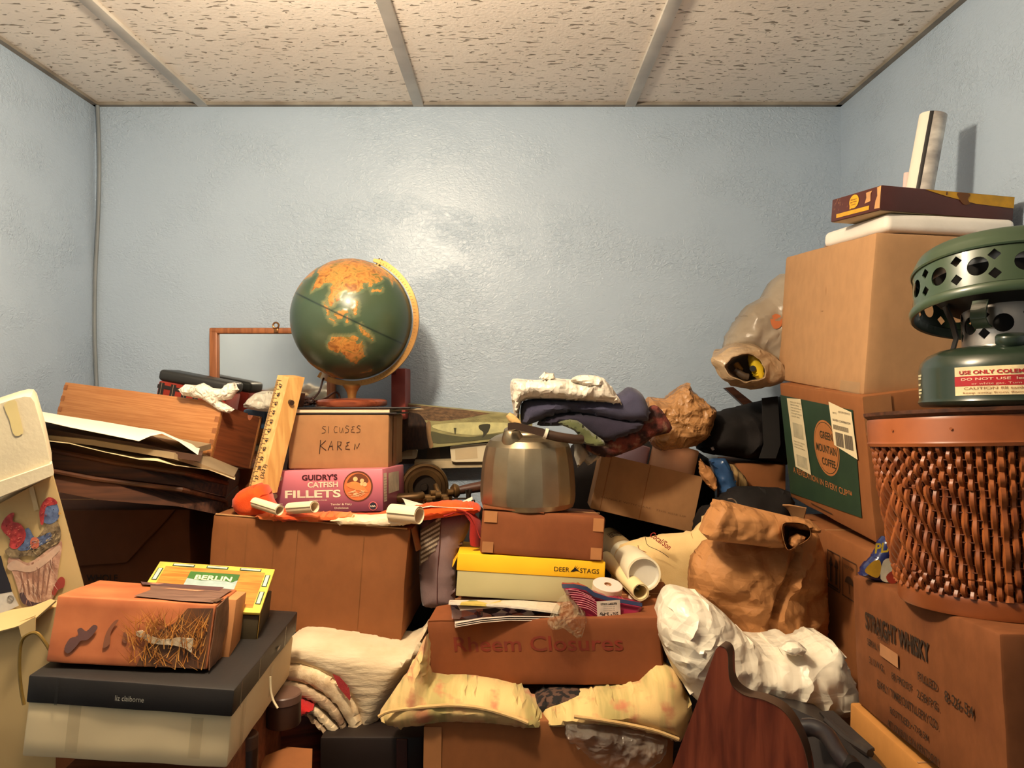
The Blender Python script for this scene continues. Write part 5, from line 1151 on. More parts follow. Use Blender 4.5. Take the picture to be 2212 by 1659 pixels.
u = n.orthogonal().normalized(); v = n.cross(u); b = MB(); b.m(paper('poster_paper', (234, 212, 160)))
sp2 = [(0.0165 - 0.00006 * i) * (u * math.cos(i * 0.28) + v * math.sin(i * 0.28)) for i in range(60)]
b.sheet([a + q for q in sp2], [e + q for q in sp2], 0.0007, 4); b.build('paper', t, world=True)

# ---------------------------------------------------------------- between the big carton and the central stack
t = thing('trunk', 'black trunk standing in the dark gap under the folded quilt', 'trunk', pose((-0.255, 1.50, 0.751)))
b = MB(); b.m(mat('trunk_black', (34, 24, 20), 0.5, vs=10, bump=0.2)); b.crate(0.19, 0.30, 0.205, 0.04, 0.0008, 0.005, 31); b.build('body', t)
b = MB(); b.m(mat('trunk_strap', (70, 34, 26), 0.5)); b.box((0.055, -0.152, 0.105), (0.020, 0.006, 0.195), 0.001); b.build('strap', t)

MAUVE = cloth('mauve_cloth', (150, 124, 122), (132, 108, 106))
t = thing('tote_bag', 'mauve cloth bag with a striped corner hanging between the open carton and the shoe box', 'bag', base_of([at(910, 1312, 1.56), at(980, 1312, 1.56)]))
b = MB(); b.m(MAUVE); b.puff([(906, 1150), (910, 1128), (918, 1118), (960, 1112), (1004, 1108), (1016, 1130), (1006, 1160), (990, 1196), (984, 1250), (984, 1300), (968, 1312), (920, 1312), (910, 1296), (906, 1240)], 1.565, 0.030, 0.05, 'fold', 0.004, 0.007, 2, seed=3); b.build('body', t, world=True)
b = MB(); b.m(mat('strip_brown', (92, 72, 58), 0.8, vs=30)); strip = [(908, 1146), (952, 1116), (950, 1150), (940, 1186), (906, 1224)]
b.poly([at(x, y, 1.5335) for x, y in strip]); b.m(ink('strip_cream', (214, 196, 168)))
for i in range(9):
    y0 = 1142 + i * 10
    seg = [p for p in [(909 + k * 2.0, y0 - k * 1.15) for k in range(22)] if inside(p, strip)]
    for p in seg:
        b.poly([at(p[0] + dx, p[1] + dy, 1.5330) for dx, dy in ((0, 0), (1.4, -.8), (1.6, 4.2), (0.2, 5.0))])
b.build('striped_corner', t, world=True)
b = MB(); b.m(ink('seam_red', (96, 52, 50))); b.tube(smooth_poly([at(x, y, 1.533) for x, y in ((953, 1120), (950, 1170), (945, 1240), (944, 1306))], 4, False), 0.0008, 5); b.build('seam', t, world=True)
b = MB(); b.m(cloth('red_strap', (166, 44, 36), (140, 34, 30)))
b.sheet([at(x, y, 1.50) for x, y in ((960, 1118), (985, 1108), (1004, 1112), (1016, 1128), (1014, 1160), (1016, 1178))], [at(x, y, 1.52) for x, y in ((958, 1104), (990, 1096), (1018, 1102), (1038, 1124), (1042, 1152), (1040, 1180))], 0.002, 5, lambda p, u, v: p + Vector((0, -0.01 * math.sin(v * 3.1), 0)))
b.tube(smooth_poly([at(x, y, 1.495) for x, y in ((985, 1100), (1010, 1108), (1026, 1132), (1036, 1160), (1044, 1168))], 4, False), 0.0012, 6)
tag(b.build('strap'), 'wide red webbing strap hanging between the mauve bag and the kettle carton', 'strap')
b = MB(); b.m(mat('black_handle', (30, 26, 24), 0.35)); b.tube(smooth_poly([at(x, y, 1.60) for x, y in ((1022, 1080), (1024, 1092), (1030, 1100), (1036, 1096), (1040, 1108), (1038, 1120))], 4, False), 0.004, 8)
tag(b.build('cord'), 'short black cord looped beside the base of the kettle', 'cord')

b = MB(); b.m(mat('filler_black', (30, 26, 25), 0.7, vs=9)); b.puff([(880, 1250), (930, 1240), (980, 1130), (1010, 1100), (1052, 1106), (1056, 1300), (990, 1430), (880, 1430), (870, 1340)], 1.84, 0.05, 0.06, 'fold', 0.008, 0.012, 2, seed=21)  # added dark body, covers lit wall so the gap reads as shade
tag(b.build('shade_filler'), 'black filler added as shade low in the gap behind the mauve bag and the quilt', 'bag')

# quilt
QLT = mat('quilt_cloth', (216, 198, 166), 0.9, col2=(204, 182, 148), vs=20, bump=0.7, bs=30, bd=0.005, stretch=(0.8, 1, 3), sheen=0.1)
QIN = mat('quilt_lining', (196, 172, 140), 0.9, col2=(120, 92, 70), vs=9, bump=0.5, bs=60, bd=0.003, stretch=(1, 1, 5))
t = thing('quilt', 'thick cream quilt folded in layers under the large open carton, red patches inside', 'quilt', base_of([at(640, 1590, 1.45), at(900, 1590, 1.45)]))
b = MB(); b.m(QLT)
b.puff([(596, 1420), (620, 1385), (650, 1366), (720, 1372), (800, 1384), (868, 1396), (905, 1376), (920, 1352), (922, 1372), (912, 1402), (880, 1450), (850, 1500), (822, 1548), (800, 1580), (786, 1586), (780, 1560), (774, 1525), (750, 1484), (715, 1456), (680, 1438), (640, 1430), (610, 1434)], 1.445, 0.055, 0.16, 'cloth', 0.004, 0.008, 2, edge=0.3, seed=2)
b.build('top_layer', t, world=True)
b = MB(); b.m(mat('quilt_edge', (236, 214, 176), 0.9, col2=(210, 180, 140), vs=50, bump=0.6, bs=90, bd=0.003)); b.puff([(604, 1440), (640, 1430), (690, 1440), (730, 1464), (762, 1502), (780, 1548), (784, 1584), (768, 1590), (752, 1560), (730, 1522), (700, 1494), (660, 1472), (622, 1464)], 1.405, 0.022, 0.08, 'cloth', 0.006, 0.006, 2, seed=5); b.build('folded_layer', t, world=True)
b = MB(); b.m(cloth('quilt_red', (176, 58, 58), (150, 44, 48)))
b.poly([at(x, y, 1.380) for x, y in ((718, 1455), (734, 1462), (752, 1482), (745, 1490), (732, 1486))]); b.poly([at(x, y, 1.379) for x, y in ((733, 1487), (746, 1486), (754, 1484), (757, 1505), (756, 1514))]); b.build('red_patch', t, world=True)
for k, (pts, mt) in enumerate((([(612, 1464), (660, 1474), (704, 1500), (734, 1532), (748, 1566), (738, 1574), (716, 1546), (690, 1522), (650, 1502), (616, 1492)], QIN), ([(606, 1490), (648, 1504), (690, 1530), (720, 1558), (742, 1578), (734, 1588), (708, 1570), (684, 1546), (650, 1524), (612, 1508)], QLT),
                               ([(606, 1504), (652, 1526), (686, 1552), (712, 1578), (742, 1586), (756, 1586), (744, 1594), (716, 1590), (692, 1574), (664, 1544), (630, 1522)], QIN))):
    b = MB(); b.m(mt); b.puff(pts, 1.395 - 0.006 * k, 0.014, 0.08, 'cloth', 0.005, 0.005, 2, seed=7 + k); b.build('folded_layer', t, world=True)
b = MB(); b.m(cloth('red_blanket', (190, 40, 38), (164, 30, 32))); b.puff([(612, 1504), (636, 1514), (668, 1528), (676, 1534), (664, 1542), (636, 1553), (614, 1556)], 1.36, 0.012, 0.04, 'cloth', 0.003, 0.005, 1)
tag(b.build('blanket'), 'scrap of red cloth tucked under the folded cream quilt', 'cloth')

# small things under the quilt
t = thing('wooden_box', 'red brown wooden box under the quilt next to the round tin', 'box', pose((-0.452, 1.490, 0.752), (0.35, 0, 0)))
b = MB(); b.m(wood('mahogany', (140, 62, 34), (98, 40, 24), 0.4)); b.crate(0.150, 0.20, 0.235, 0.04, 0.0004, 0.003, 2); b.build('body', t)
b = MB(); b.m(MATS['mahogany']); b.box((0, 0, 0.240), (0.160, 0.21, 0.014), 0.003); b.build('lid', t)
t = thing('round_tin', 'dark round tin with a flat lid between the cream box and the quilt', 'tin', Matrix.Translation(at(600, 1580, 1.26) + Vector((0, 0.03, 0))))
b = MB(); b.m(mat('tin_brown', (70, 48, 38), 0.4, vs=8)); b.lathe([(0.029, 0.0), (0.030, 0.002), (0.030, 0.046)], 44, cap=True); b.build('body', t)
b = MB(); b.m(mat('tin_lid', (110, 82, 70), 0.35, vs=8)); b.lathe([(0.0308, 0.040), (0.0308, 0.052), (0.029, 0.054), (0.0, 0.0535)], 44); b.build('lid', t)
b = MB(); b.m(mat('string', (226, 206, 166), 0.7)); b.tube(smooth_poly([at(x, y, d) for x, y, d in ((584, 1462, 1.17), (585, 1490, 1.168), (590, 1512, 1.165), (600, 1530, 1.16))], 4, False), 0.0018, 6)
tag(b.build('string'), 'short pale string dangling from the black gift box toward the tin', 'string')
t = thing('carton', 'small cut open carton low in front of the quilt and wooden box', 'box', pose((-0.373, 1.22, 0.752), (0.25, 0, 0)))
b = MB(); b.m(KRAFT_D); b.crate(0.080, 0.11, 0.205, 0.03, 0.001, 0.003, 5); b.build('body', t)
b = MB(); b.m(KRAFT_D); b.sheet([(-0.040, -0.055, 0.208), (0.0, -0.055, 0.209), (0.042, -0.055, 0.208)], [(-0.040, 0.055, 0.212), (0.0, 0.06, 0.222), (0.042, 0.055, 0.216)], 0.003, 5); b.build('flap', t)
t = thing('bottle', 'dark brown cylindrical bottle low beside the cream gift box', 'bottle', Matrix.Translation((at(523, 0, 1.15).x, 1.17, 0.752)))
b = MB(); b.m(mat('bottle_brown', (60, 40, 30), 0.3)); b.lathe([(0.0165, 0.0), (0.0175, 0.003), (0.0175, 0.285), (0.0165, 0.290)], 32, cap=True); b.build('body', t)
b = MB(); b.m(mat('bottle_cap', (92, 66, 52), 0.35)); b.lathe([(0.0178, 0.275), (0.0178, 0.294), (0.016, 0.296), (0.0, 0.296)], 32); b.build('cap', t)

# clear bag over the lowest carton
b = MB(); b.m(mat('clear_bag', (206, 196, 180), 0.16, alpha=0.24, spec=0.9, col2=(180, 170, 156), vs=9, crumple=0.014, cs=18)); b.puff([(1217, 1580), (1220, 1560), (1226, 1552), (1270, 1552), (1310, 1562), (1360, 1572), (1410, 1582), (1442, 1594), (1440, 1616), (1426, 1642), (1396, 1662), (1350, 1668), (1300, 1654), (1262, 1626), (1236, 1602), (1218, 1594)], 1.262, 0.028, 0.018, 'plastic', 0.008, 0.006, 1, seed=6)
tag(b.build('plastic_bag'), 'clear plastic bag hanging over the lowest carton of the central stack', 'bag')

# ---------------------------------------------------------------- right hand side: bags and cloth
TOTE = cloth('canvas_cream', (228, 196, 138), (212, 178, 120))
t = thing('canvas_tote', 'cream canvas tote with red lettering behind the mailing tubes', 'bag', base_of([at(1350, 1330, 1.6), at(1500, 1330, 1.6)]))
b = MB(); b.m(TOTE); b.puff([(1330, 1190), (1362, 1168), (1400, 1160), (1440, 1153), (1480, 1150), (1502, 1144), (1515, 1126), (1536, 1104), (1556, 1110), (1560, 1180), (1550, 1260), (1540, 1340), (1400, 1350), (1340, 1330), (1320, 1250)], 1.60, 0.045, 0.07, 'fold', 0.010, 0.009, 2, seed=8); b.build('body', t, world=True)
b = MB(); b.m(ink('tote_red', (166, 56, 46), 0.8))
Mt = frame(at(1399, 1162, 1.5405), (0.80, 0, -0.60), (0, -1, 0)); b.text(Mt, 'Cocal/Son', 0.0, 0.006, 0.017, width=0.050, bold=0.02, h=0.0015, shear=0.2)
b.m(ink('tote_rust', (178, 110, 80), 0.8)); b.tube(smooth_poly([at(x, y, 1.541) for x, y in ((1378, 1178), (1381, 1186), (1388, 1190), (1396, 1193))], 4, False), 0.0008, 5)
b.m(ink('tote_line', (52, 44, 36), 0.8)); b.tube(smooth_poly([at(x, y, 1.5385) for x, y in ((1394, 1160), (1397, 1174), (1404, 1181), (1420, 1188), (1434, 1196), (1444, 1204))], 4, False), 0.0006, 5); b.build('lettering', t, world=True)

t = thing('paper_bag', 'large crumpled brown paper bag with its top rolled over', 'bag', base_of([at(1600, 1395, 1.42), at(1785, 1395, 1.42)]))
PB = mat('brown_paper', (184, 130, 80), 0.65, col2=(164, 112, 66), vs=6, bump=0.2, bs=60, bd=0.002, spec=0.3, crumple=0.012, cs=9)
def bag_shape(x, z):
    q = x * F / 1.42 + CX; y_ = CY - (z - EYE) * F / 1.42
    ridge = 0.62 + 0.38 * max(0.0, 1 - abs(q - 1612) / 150.0) - (0.20 if q > 1700 else 0.0) * min(1, (q - 1700) / 30.0)
    for (x0, y0, x1, y1, w_, dp) in ((1702, 1184, 1652, 1300, 7, 0.34), (1652, 1300, 1640, 1330, 6, 0.2), (1535, 1215, 1660, 1310, 6, -0.10), (1660, 1310, 1720, 1390, 8, -0.12), (1740, 1200, 1690, 1245, 6, -0.16), (1690, 1245, 1770, 1270, 6, -0.14), (1510, 1270, 1600, 1290, 7, 0.08)):
        vx, vy = x1 - x0, y1 - y0; t_ = max(0, min(1, ((q - x0) * vx + (y_ - y0) * vy) / (vx * vx + vy * vy))); dd = math.hypot(q - x0 - t_ * vx, y_ - y0 - t_ * vy)
        ridge -= dp * max(0.0, 1 - dd / (w_ * 2.2))
    return ridge
b = MB(); b.m(PB); b.puff([(1500, 1204), (1526, 1172), (1560, 1160), (1640, 1156), (1700, 1140), (1740, 1134), (1768, 1156), (1783, 1200), (1788, 1260), (1790, 1320), (1787, 1380), (1760, 1392), (1700, 1396), (1640, 1398), (1610, 1380), (1580, 1350), (1535, 1318), (1490, 1284), (1490, 1250), (1493, 1220)], 1.42, 0.075, 0.10, 'paper', 0.012, 0.0065, 1, edge=0.36, seed=4, shape=bag_shape); b.build('body', t, world=True)
b = MB(); b.m(PB); b.puff([(1540, 1096), (1545, 1080), (1562, 1080), (1600, 1090), (1650, 1102), (1700, 1114), (1748, 1122), (1764, 1134), (1768, 1152), (1744, 1150), (1716, 1140), (1692, 1136), (1690, 1160), (1700, 1182), (1660, 1182), (1610, 1176), (1560, 1170), (1530, 1166), (1514, 1150), (1524, 1124)], 1.345, 0.036, 0.06, 'paper', 0.014, 0.0055, 1, seed=7); b.build('rolled_top', t, world=True)
b = MB(); b.m(PB); lp = smooth_poly([(1690, 1132), (1716, 1128), (1742, 1134), (1752, 1152), (1744, 1166), (1720, 1180), (1702, 1188), (1692, 1164)], 3); lp.append(lp[0])
b.sheet([at(x, y, 1.300) for x, y in lp], [at(1716 + (x - 1716) * 1.06, 1157 + (y - 1157) * 1.02, 1.355) for x, y in lp], 0.0006, 4); b.sheet([at(1716 + (x - 1716) * 1.06, 1157 + (y - 1157) * 1.02, 1.355) for x, y in lp], [at(1716 + (x - 1716) * .1, 1157 + (y - 1157) * .1, 1.43) for x, y in lp], 0.0006, 4); b.build('opening', t, world=True)
b = MB(); b.m(PB); b.puff([(1706, 1160), (1722, 1152), (1742, 1160), (1730, 1172), (1712, 1184), (1704, 1176)], 1.315, 0.012, 0.01, 'paper', 0.006, 0.004, 1); b.build('inner_fold', t, world=True)
for pts in (((1700, 1186), (1672, 1212), (1662, 1236), (1660, 1264), (1652, 1292)), ((1662, 1240), (1650, 1270), (1640, 1300))):
    pass

t = thing('shopping_bag', 'large white plastic bag slumped under the brown paper bag', 'bag', base_of([at(1440, 1535, 1.25), at(1840, 1535, 1.25)]))
b = MB(); b.m(film('white_bag_film', (238, 228, 206), 0.35, crumple=0.012, cs=7)); b.puff([(1426, 1380), (1424, 1345), (1438, 1308), (1456, 1288), (1482, 1283), (1526, 1296), (1566, 1326), (1600, 1362), (1640, 1392), (1690, 1392), (1716, 1384), (1738, 1398), (1764, 1386), (1798, 1384), (1812, 1410), (1832, 1454), (1846, 1496), (1840, 1522), (1800, 1538), (1744, 1532), (1690, 1520), (1640, 1516), (1580, 1512), (1530, 1506), (1495, 1502), (1474, 1474), (1450, 1438)], 1.27, 0.075, 0.16, 'plastic', 0.012, 0.0075, 2, edge=0.4, seed=5); b.build('body', t, world=True)
b = MB(); b.m(MATS['white_bag_film']); b.puff([(1688, 1402), (1704, 1388), (1724, 1386), (1742, 1402), (1728, 1414), (1704, 1414)], 1.22, 0.014, 0.02, 'plastic', 0.006, 0.004, 1, seed=2); b.build('handle_knot', t, world=True)

# curved wooden leaf and the black case
t = thing('chair_back', 'curved red brown wood piece with a pointed tip in front of the white bag', 'chair back', base_of([at(1440, 1800, 1.02), at(1745, 1800, 1.02)]))
b = MB(); b.m(wood('panel_wood', (160, 80, 52), (116, 52, 34), 0.35, (7, 7, 0.8), 8))
arc = [Vector(p) for p in [(1440, 1690), (1470, 1610), (1510, 1505), (1546, 1403)]] + smooth_poly([(1554, 1395), (1566, 1400), (1573, 1415), (1574, 1445), (1577, 1470), (1588, 1488), (1612, 1503), (1650, 1512), (1690, 1534), (1718, 1572), (1738, 1620), (1748, 1670), (1750, 1720)], 4, False) + [Vector((1752, 1800)), Vector((1420, 1800))]
b.prism([at(p[0], p[1], 1.02) for p in arc], (0.013, 0.016, 0)); b.build('body', t, world=True)
b = MB(); b.m(mat('panel_edge', (86, 66, 52), 0.5)); 
e0 = arc[4:-3]; b.sheet([at(p[0], p[1], 1.0195) for p in e0], [at(p[0], p[1], 1.0195) + Vector((0.0138, 0.0175, 0.0006)) for p in e0], 0.0006, 2); b.build('edge_band', t, world=True)

t = thing('case', 'black hard plastic case with a ridged edge low beside the whisky carton', 'case', base_of([at(1690, 1800, 1.1), at(1900, 1800, 1.0)]))
BLK = mat('black_plastic', (50, 44, 42), 0.4, vs=8, bump=0.2, bs=120, stain=(80, 70, 60), ss=14)
b = MB(); b.m(BLK); b.prism([at(x, y, d) for x, y, d in ((1650, 1512, 1.16), (1700, 1524, 1.16), (1770, 1556, 1.12), (1830, 1602, 1.06), (1900, 1650, 1.0), (1960, 1720, .96), (1960, 1800, .96), (1690, 1800, 1.10))], (0.02, 0.10, -0.01)); b.build('body', t, world=True)
b = MB(); b.m(BLK); b.tube([at(x, y, d) for x, y, d in ((1786, 1556, 1.12), (1830, 1596, 1.07), (1880, 1628, 1.02))], 0.006, 8); b.build('ridge', t, world=True)
b = MB(); b.m(BLK); b.sheet([at(x, y, d) for x, y, d in ((1800, 1540, 1.15), (1850, 1585, 1.09), (1890, 1622, 1.03))], [at(x, y, d) for x, y, d in ((1770, 1542, 1.15), (1820, 1596, 1.09), (1866, 1626, 1.03))], 0.004, 3); b.build('rail', t, world=True)
t = thing('vacuum_wand', 'black tube shaped wand lying on the black case', 'wand', base_of([at(1750, 1570, 1.06), at(1850, 1659, 1.0)]))
b = MB(); b.m(mat('wand_black', (44, 40, 42), 0.28, vs=10)); b.tube(smooth_poly([at(x, y, d) for x, y, d in ((1738, 1572, 1.08), (1760, 1572, 1.07), (1786, 1588, 1.05), (1804, 1616, 1.02), (1822, 1642, 0.99), (1842, 1664, 0.97))], 5, False), lambda u: 0.013 - 0.003 * u, 16); b.build('tube', t, world=True)
b = MB(); b.m(mat('wand_mouth', (14, 12, 12), 0.5)); b.tube([at(1834, 1652, 0.985), at(1848, 1668, 0.965)], 0.0135, 18); b.build('collar', t, world=True)

# black duffel and the dark heap behind
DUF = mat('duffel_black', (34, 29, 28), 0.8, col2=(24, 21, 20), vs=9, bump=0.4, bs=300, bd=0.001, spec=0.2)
t = thing('duffel_bag', 'black nylon duffel bag slumped against the wall beside the brown grocery bag', 'bag', base_of([at(1510, 1010, 1.85), at(1690, 1010, 1.85)]))
b = MB(); b.m(DUF); b.puff([(1506, 960), (1516, 925), (1530, 898), (1556, 888), (1600, 876), (1640, 866), (1680, 858), (1700, 870), (1700, 1000), (1660, 998), (1610, 992), (1560, 984), (1520, 978)], 1.86, 0.09, 0.12, 'fold', 0.026, 0.008, 2, seed=11); b.build('body', t, world=True)
b = MB(); b.m(mat('webbing', (28, 25, 24), 0.7)); b.sheet([at(x, y, 1.74) for x, y in ((1646, 860), (1648, 920), (1650, 960), (1640, 990))], [at(x, y, 1.74) for x, y in ((1680, 856), (1684, 920), (1686, 960), (1676, 990))], 0.003, 2); strap_o = b.build('strap', t, world=True)
b = MB(); b.m(metal('zip_metal', (150, 140, 140))); b.tube([at(1538, 966, 1.77), at(1541, 972, 1.77)], 0.0038, 10); b.build('zip_pull', strap_o, world=True)
b = MB(); b.m(DARKW); b.prism([at(x, y, 1.93) for x, y in ((1566, 838), (1584, 836), (1640, 880), (1616, 884))], (0.0, 0.02, 0)); tag(b.build('wood_strip'), 'dark wooden strip slanting under the grey plastic bag by the wall', 'board')
b = MB(); b.m(mat('blue_packet', (44, 78, 120), 0.3, col2=(34, 62, 100), vs=7, bump=0.3, bs=30, bd=0.003)); b.puff([(1533, 996), (1540, 990), (1566, 990), (1576, 1004), (1586, 1030), (1592, 1052), (1578, 1066), (1556, 1070), (1548, 1044), (1542, 1014)], 1.70, 0.02, 0.03, 'plastic', 0.008, 0.005, 1)
tag(b.build('packet'), 'shiny blue packet stuffed under the black duffel bag', 'packet')
b = MB(); b.m(PB); b.puff([(1512, 990), (1524, 1004), (1536, 1010), (1546, 1032), (1550, 1052), (1544, 1062), (1530, 1050), (1518, 1036), (1512, 1020)], 1.69, 0.02, 0.03, 'paper', 0.008, 0.005, 1)
tag(b.build('paper'), 'scrap of crumpled brown paper next to the shiny blue packet', 'paper')
b = MB(); b.m(mat('striped_tan', (160, 130, 84), 0.8, col2=(96, 74, 48), vs=60, stretch=(3, 1, .3), vlo=.45, vhi=.55)); b.puff([(1566, 1000), (1586, 1004), (1610, 1030), (1618, 1050), (1600, 1062), (1580, 1058), (1574, 1030)], 1.78, 0.02, 0.03, 'cloth', 0.006, 0.006, 1)
tag(b.build('cloth'), 'tan striped cloth bundle behind the shiny blue packet', 'cloth')
t = thing('carton', 'dark carton deep in the shade under the black duffel bag', 'box', pose((0.610, 1.90, 1.16)))
b = MB(); b.m(KRAFT_D); b.crate(0.12, 0.18, 0.245, 0.04, 0.001, 0.004, 41); b.build('body', t)
t = thing('garment_bag', 'flat black bag lying behind the rolled top of the brown paper bag', 'bag', base_of([at(1520, 1330, 1.7), at(1700, 1330, 1.7)]))
b = MB(); b.m(DUF); b.puff([(1500, 1130), (1540, 1090), (1570, 1062), (1600, 1050), (1650, 1052), (1706, 1062), (1712, 1130), (1700, 1330), (1520, 1330)], 1.66, 0.07, 0.10, 'fold', 0.010, 0.010, 2, seed=14); b.build('body', t, world=True)
b = MB(); b.m(metal('hook_steel', (214, 214, 214), 0.2)); b.tube(smooth_poly([at(x, y, 1.55) for x, y in ((1572, 1078), (1582, 1078), (1590, 1084), (1594, 1094))], 5, False), 0.0014, 7); b.build('hook', t, world=True)
b = MB(); b.m(DUF); b.puff([(1226, 985), (1250, 950), (1320, 935), (1400, 945), (1470, 965), (1530, 990), (1545, 1080), (1540, 1200), (1520, 1340), (1240, 1340), (1222, 1200), (1220, 1080)], 2.01, 0.05, 0.05, 'fold', 0.01, 0.014, 2, edge=0.2, seed=15)  # added dark backing, hides lit wall behind the kettle and tilted carton
tag(b.build('shade_filler'), 'black filler added as shade in the hollow behind and under the tilted carton', 'bag')

# grey plastic bag with tools, by the corner
t = thing('grocery_bag', 'thin grey plastic bag with a yellow tape measure at its mouth, by the wall corner', 'bag', base_of([at(1560, 840, 1.80), at(1690, 840, 1.80)]))
GB = mat('grey_film', (172, 156, 134), 0.3, alpha=0.75, col2=(150, 134, 112), vs=8, crumple=0.006, cs=8)
b = MB(); b.m(GB); b.puff([(1700, 600), (1684, 592), (1668, 606), (1650, 640), (1612, 660), (1592, 690), (1572, 722), (1566, 756), (1600, 764), (1640, 780), (1668, 800), (1700, 810), (1712, 700)], 1.80, 0.07, 0.10, 'plastic', 0.009, 0.007, 1, seed=12); b.build('body', t, world=True)
b = MB(); b.m(mat('grey_film_mouth', (184, 158, 126), 0.32, alpha=0.9, col2=(160, 134, 102), vs=9, crumple=0.006, cs=14))
outer = smooth_poly([(1538, 774), (1552, 768), (1578, 752), (1620, 748), (1664, 766), (1690, 790), (1694, 820), (1664, 834), (1620, 840), (1580, 832), (1554, 812), (1544, 794)], 4); inner_ = smooth_poly([(1566, 786), (1574, 778), (1590, 768), (1616, 764), (1640, 776), (1654, 796), (1652, 814), (1636, 822), (1612, 826), (1588, 818), (1572, 806), (1566, 796)], 4)
A = [at(p[0], p[1], 1.70 + 0.01 * noise.noise(Vector((p[0] * .03, p[1] * .03, 2)))) for p in outer]; Bq = [at(p[0], p[1], 1.67) for p in inner_]; Cq = [at(1612 + (p[0] - 1612) * .8, 797 + (p[1] - 797) * .8, 1.80) for p in inner_]
A.append(A[0]); Bq.append(Bq[0]); Cq.append(Cq[0])
wob = lambda p, u, v: p + Vector((0.003 * noise.noise(p * 60), 0.006 * noise.noise(p * 40 + Vector((4, 4, 4))), 0.004 * noise.noise(p * 70)))
b.sheet(A, Bq, 0.001, 6, wob); b.sheet(Bq, Cq, 0.001, 4, lambda p, u, v: wob(p, u, v) if v < .05 else p)
b.sheet(A, [p + Vector((0.03, 0.10, 0.02)) for p in A], 0.001, 3, wob); b.build('mouth', t, world=True)
b = MB(); b.m(mat('bag_lining', (150, 134, 112), 0.8)); b.poly([p + Vector((0, .002, 0)) for p in Cq[:-1]]); b.build('lining', t, world=True)
b = MB(); b.m(mat('orange_mark', (206, 120, 74), 0.4)); b.poly([at(x, y, 1.728) for x, y in smooth_poly([(1664, 690), (1674, 678), (1688, 684), (1688, 704), (1672, 710)], 3)]); b.build('printed_mark', t, world=True)
b = MB(); b.m(mat('tape_yellow', (226, 190, 40), 0.35)); b.puff([(1616, 768), (1630, 768), (1644, 784), (1650, 806), (1642, 822), (1634, 816), (1622, 800)], 1.71, 0.018, 0.02, 'cloth', 0.001, 0.005, 2); b.m(mat('tape_black', (30, 28, 26), 0.4)); b.tube([at(1626, 796, 1.692), at(1626, 796, 1.70)], 0.007, 12)
tag(b.build('tape_measure'), 'yellow tape measure at the mouth of the thin grey plastic bag', 'tape measure')
b = MB(); b.m(mat('tool_dark', (70, 56, 42), 0.4)); b.tube([at(1588, 800, 1.71), at(1606, 812, 1.70), at(1616, 814, 1.70)], 0.008, 10); b.m(mat('tool_tan', (176, 138, 74), 0.4)); b.tube([at(1590, 786, 1.73), at(1600, 800, 1.72)], 0.007, 10)
tag(b.build('hand_tool'), 'small dark hand tool next to the yellow tape measure', 'tool')

# ---------------------------------------------------------------- right hand stack of cartons
W, D, H = 0.285, 0.38, 0.558
t = thing('carton', 'tall carton with printed arrows under the green coffee carton', 'box', pose((0.7675, 1.48, 0.75)))
b = MB(); b.m(KRAFT_D); b.crate(W, D, H, 0.04, 0.0016, 0.004, 51); M = leftf(W, D, H); b.m(ink('arrow_print', (74, 50, 34)))
def ring_rect(b, M, u0, v0, u1, v1, w, h):
    b.panel(M, u0, v0, u1, v0 + w, h); b.panel(M, u0, v1 - w, u1, v1, h); b.panel(M, u0, v0 + w, u0 + w, v1 - w, h); b.panel(M, u1 - w, v0 + w, u1, v1 - w, h)
ring_rect(b, M, 0.205, 0.452, 0.262, 0.524, 0.002, 0.002); ring_rect(b, M, 0.272, 0.452, 0.330, 0.524, 0.002, 0.002)
for u in (0.222, 0.246):
    b.panel(M, u - 0.003, 0.464, u + 0.003, 0.498, 0.002); b.flat(M, [(u - 0.009, 0.496), (u + 0.009, 0.496), (u, 0.514)], 0.002)
b.panel(M, 0.212, 0.456, 0.256, 0.459, 0.002)
b.flat(M, [(0.301 + 0.017 * math.cos(a), 0.480 + 0.014 * math.sin(a)) for a in [i * math.pi / 12 for i in range(13)]], 0.002); b.panel(M, 0.3, 0.462, 0.302, 0.482, 0.002)
b.text(M, 'KEEP DRY', 0.280, 0.507, 0.009, width=0.042, h=0.002); lid_seam(b, W, D, H, KRAFT_IN); b.build('body', t)
b = MB(); b.m(KRAFT); b.sheet([at(1700, 1118, 1.66), at(1712, 1126, 1.62), at(1730, 1140, 1.58)], [at(1690, 1092, 1.60), at(1706, 1092, 1.58), at(1742, 1098, 1.56)], 0.003, 4); b.build('torn_flap', t, world=True)

W, D, H = 0.22, 0.3835, 0.2640
t = thing('carton', 'coffee carton with a dark green printed side and round emblem under the plain tall carton', 'box', pose((0.7520, 1.5100, 1.3420), (0.0123, -0.1219, 0.0611)))
b = MB(); b.m(KRAFT_D); b.crate(W, D, H, 0.03, 0.0012, 0.004, 52); M = leftf(W, D, H)
b.m(mat('print_green', (44, 66, 46), 0.55, col2=(38, 58, 42), vs=20)); b.flat(M, [(0.008, 0.012), (D - 0.040, 0.036), (D - 0.036, H - 0.028), (0.004, H - 0.026)], 0.0018)
b.m(card('emblem_kraft', (170, 108, 60))); b.disc(M, (0.222, 0.148), 0.056, 0.056, 0.0022, 48)
b.m(ink('emblem_line', (48, 52, 34))); b.disc(M, (0.222, 0.148), 0.052, 0.052, 0.0024, 48); b.m(MATS['emblem_kraft']); b.disc(M, (0.222, 0.148), 0.0505, 0.0505, 0.0026, 48)
b.m(ink('emblem_text', (52, 50, 32)))
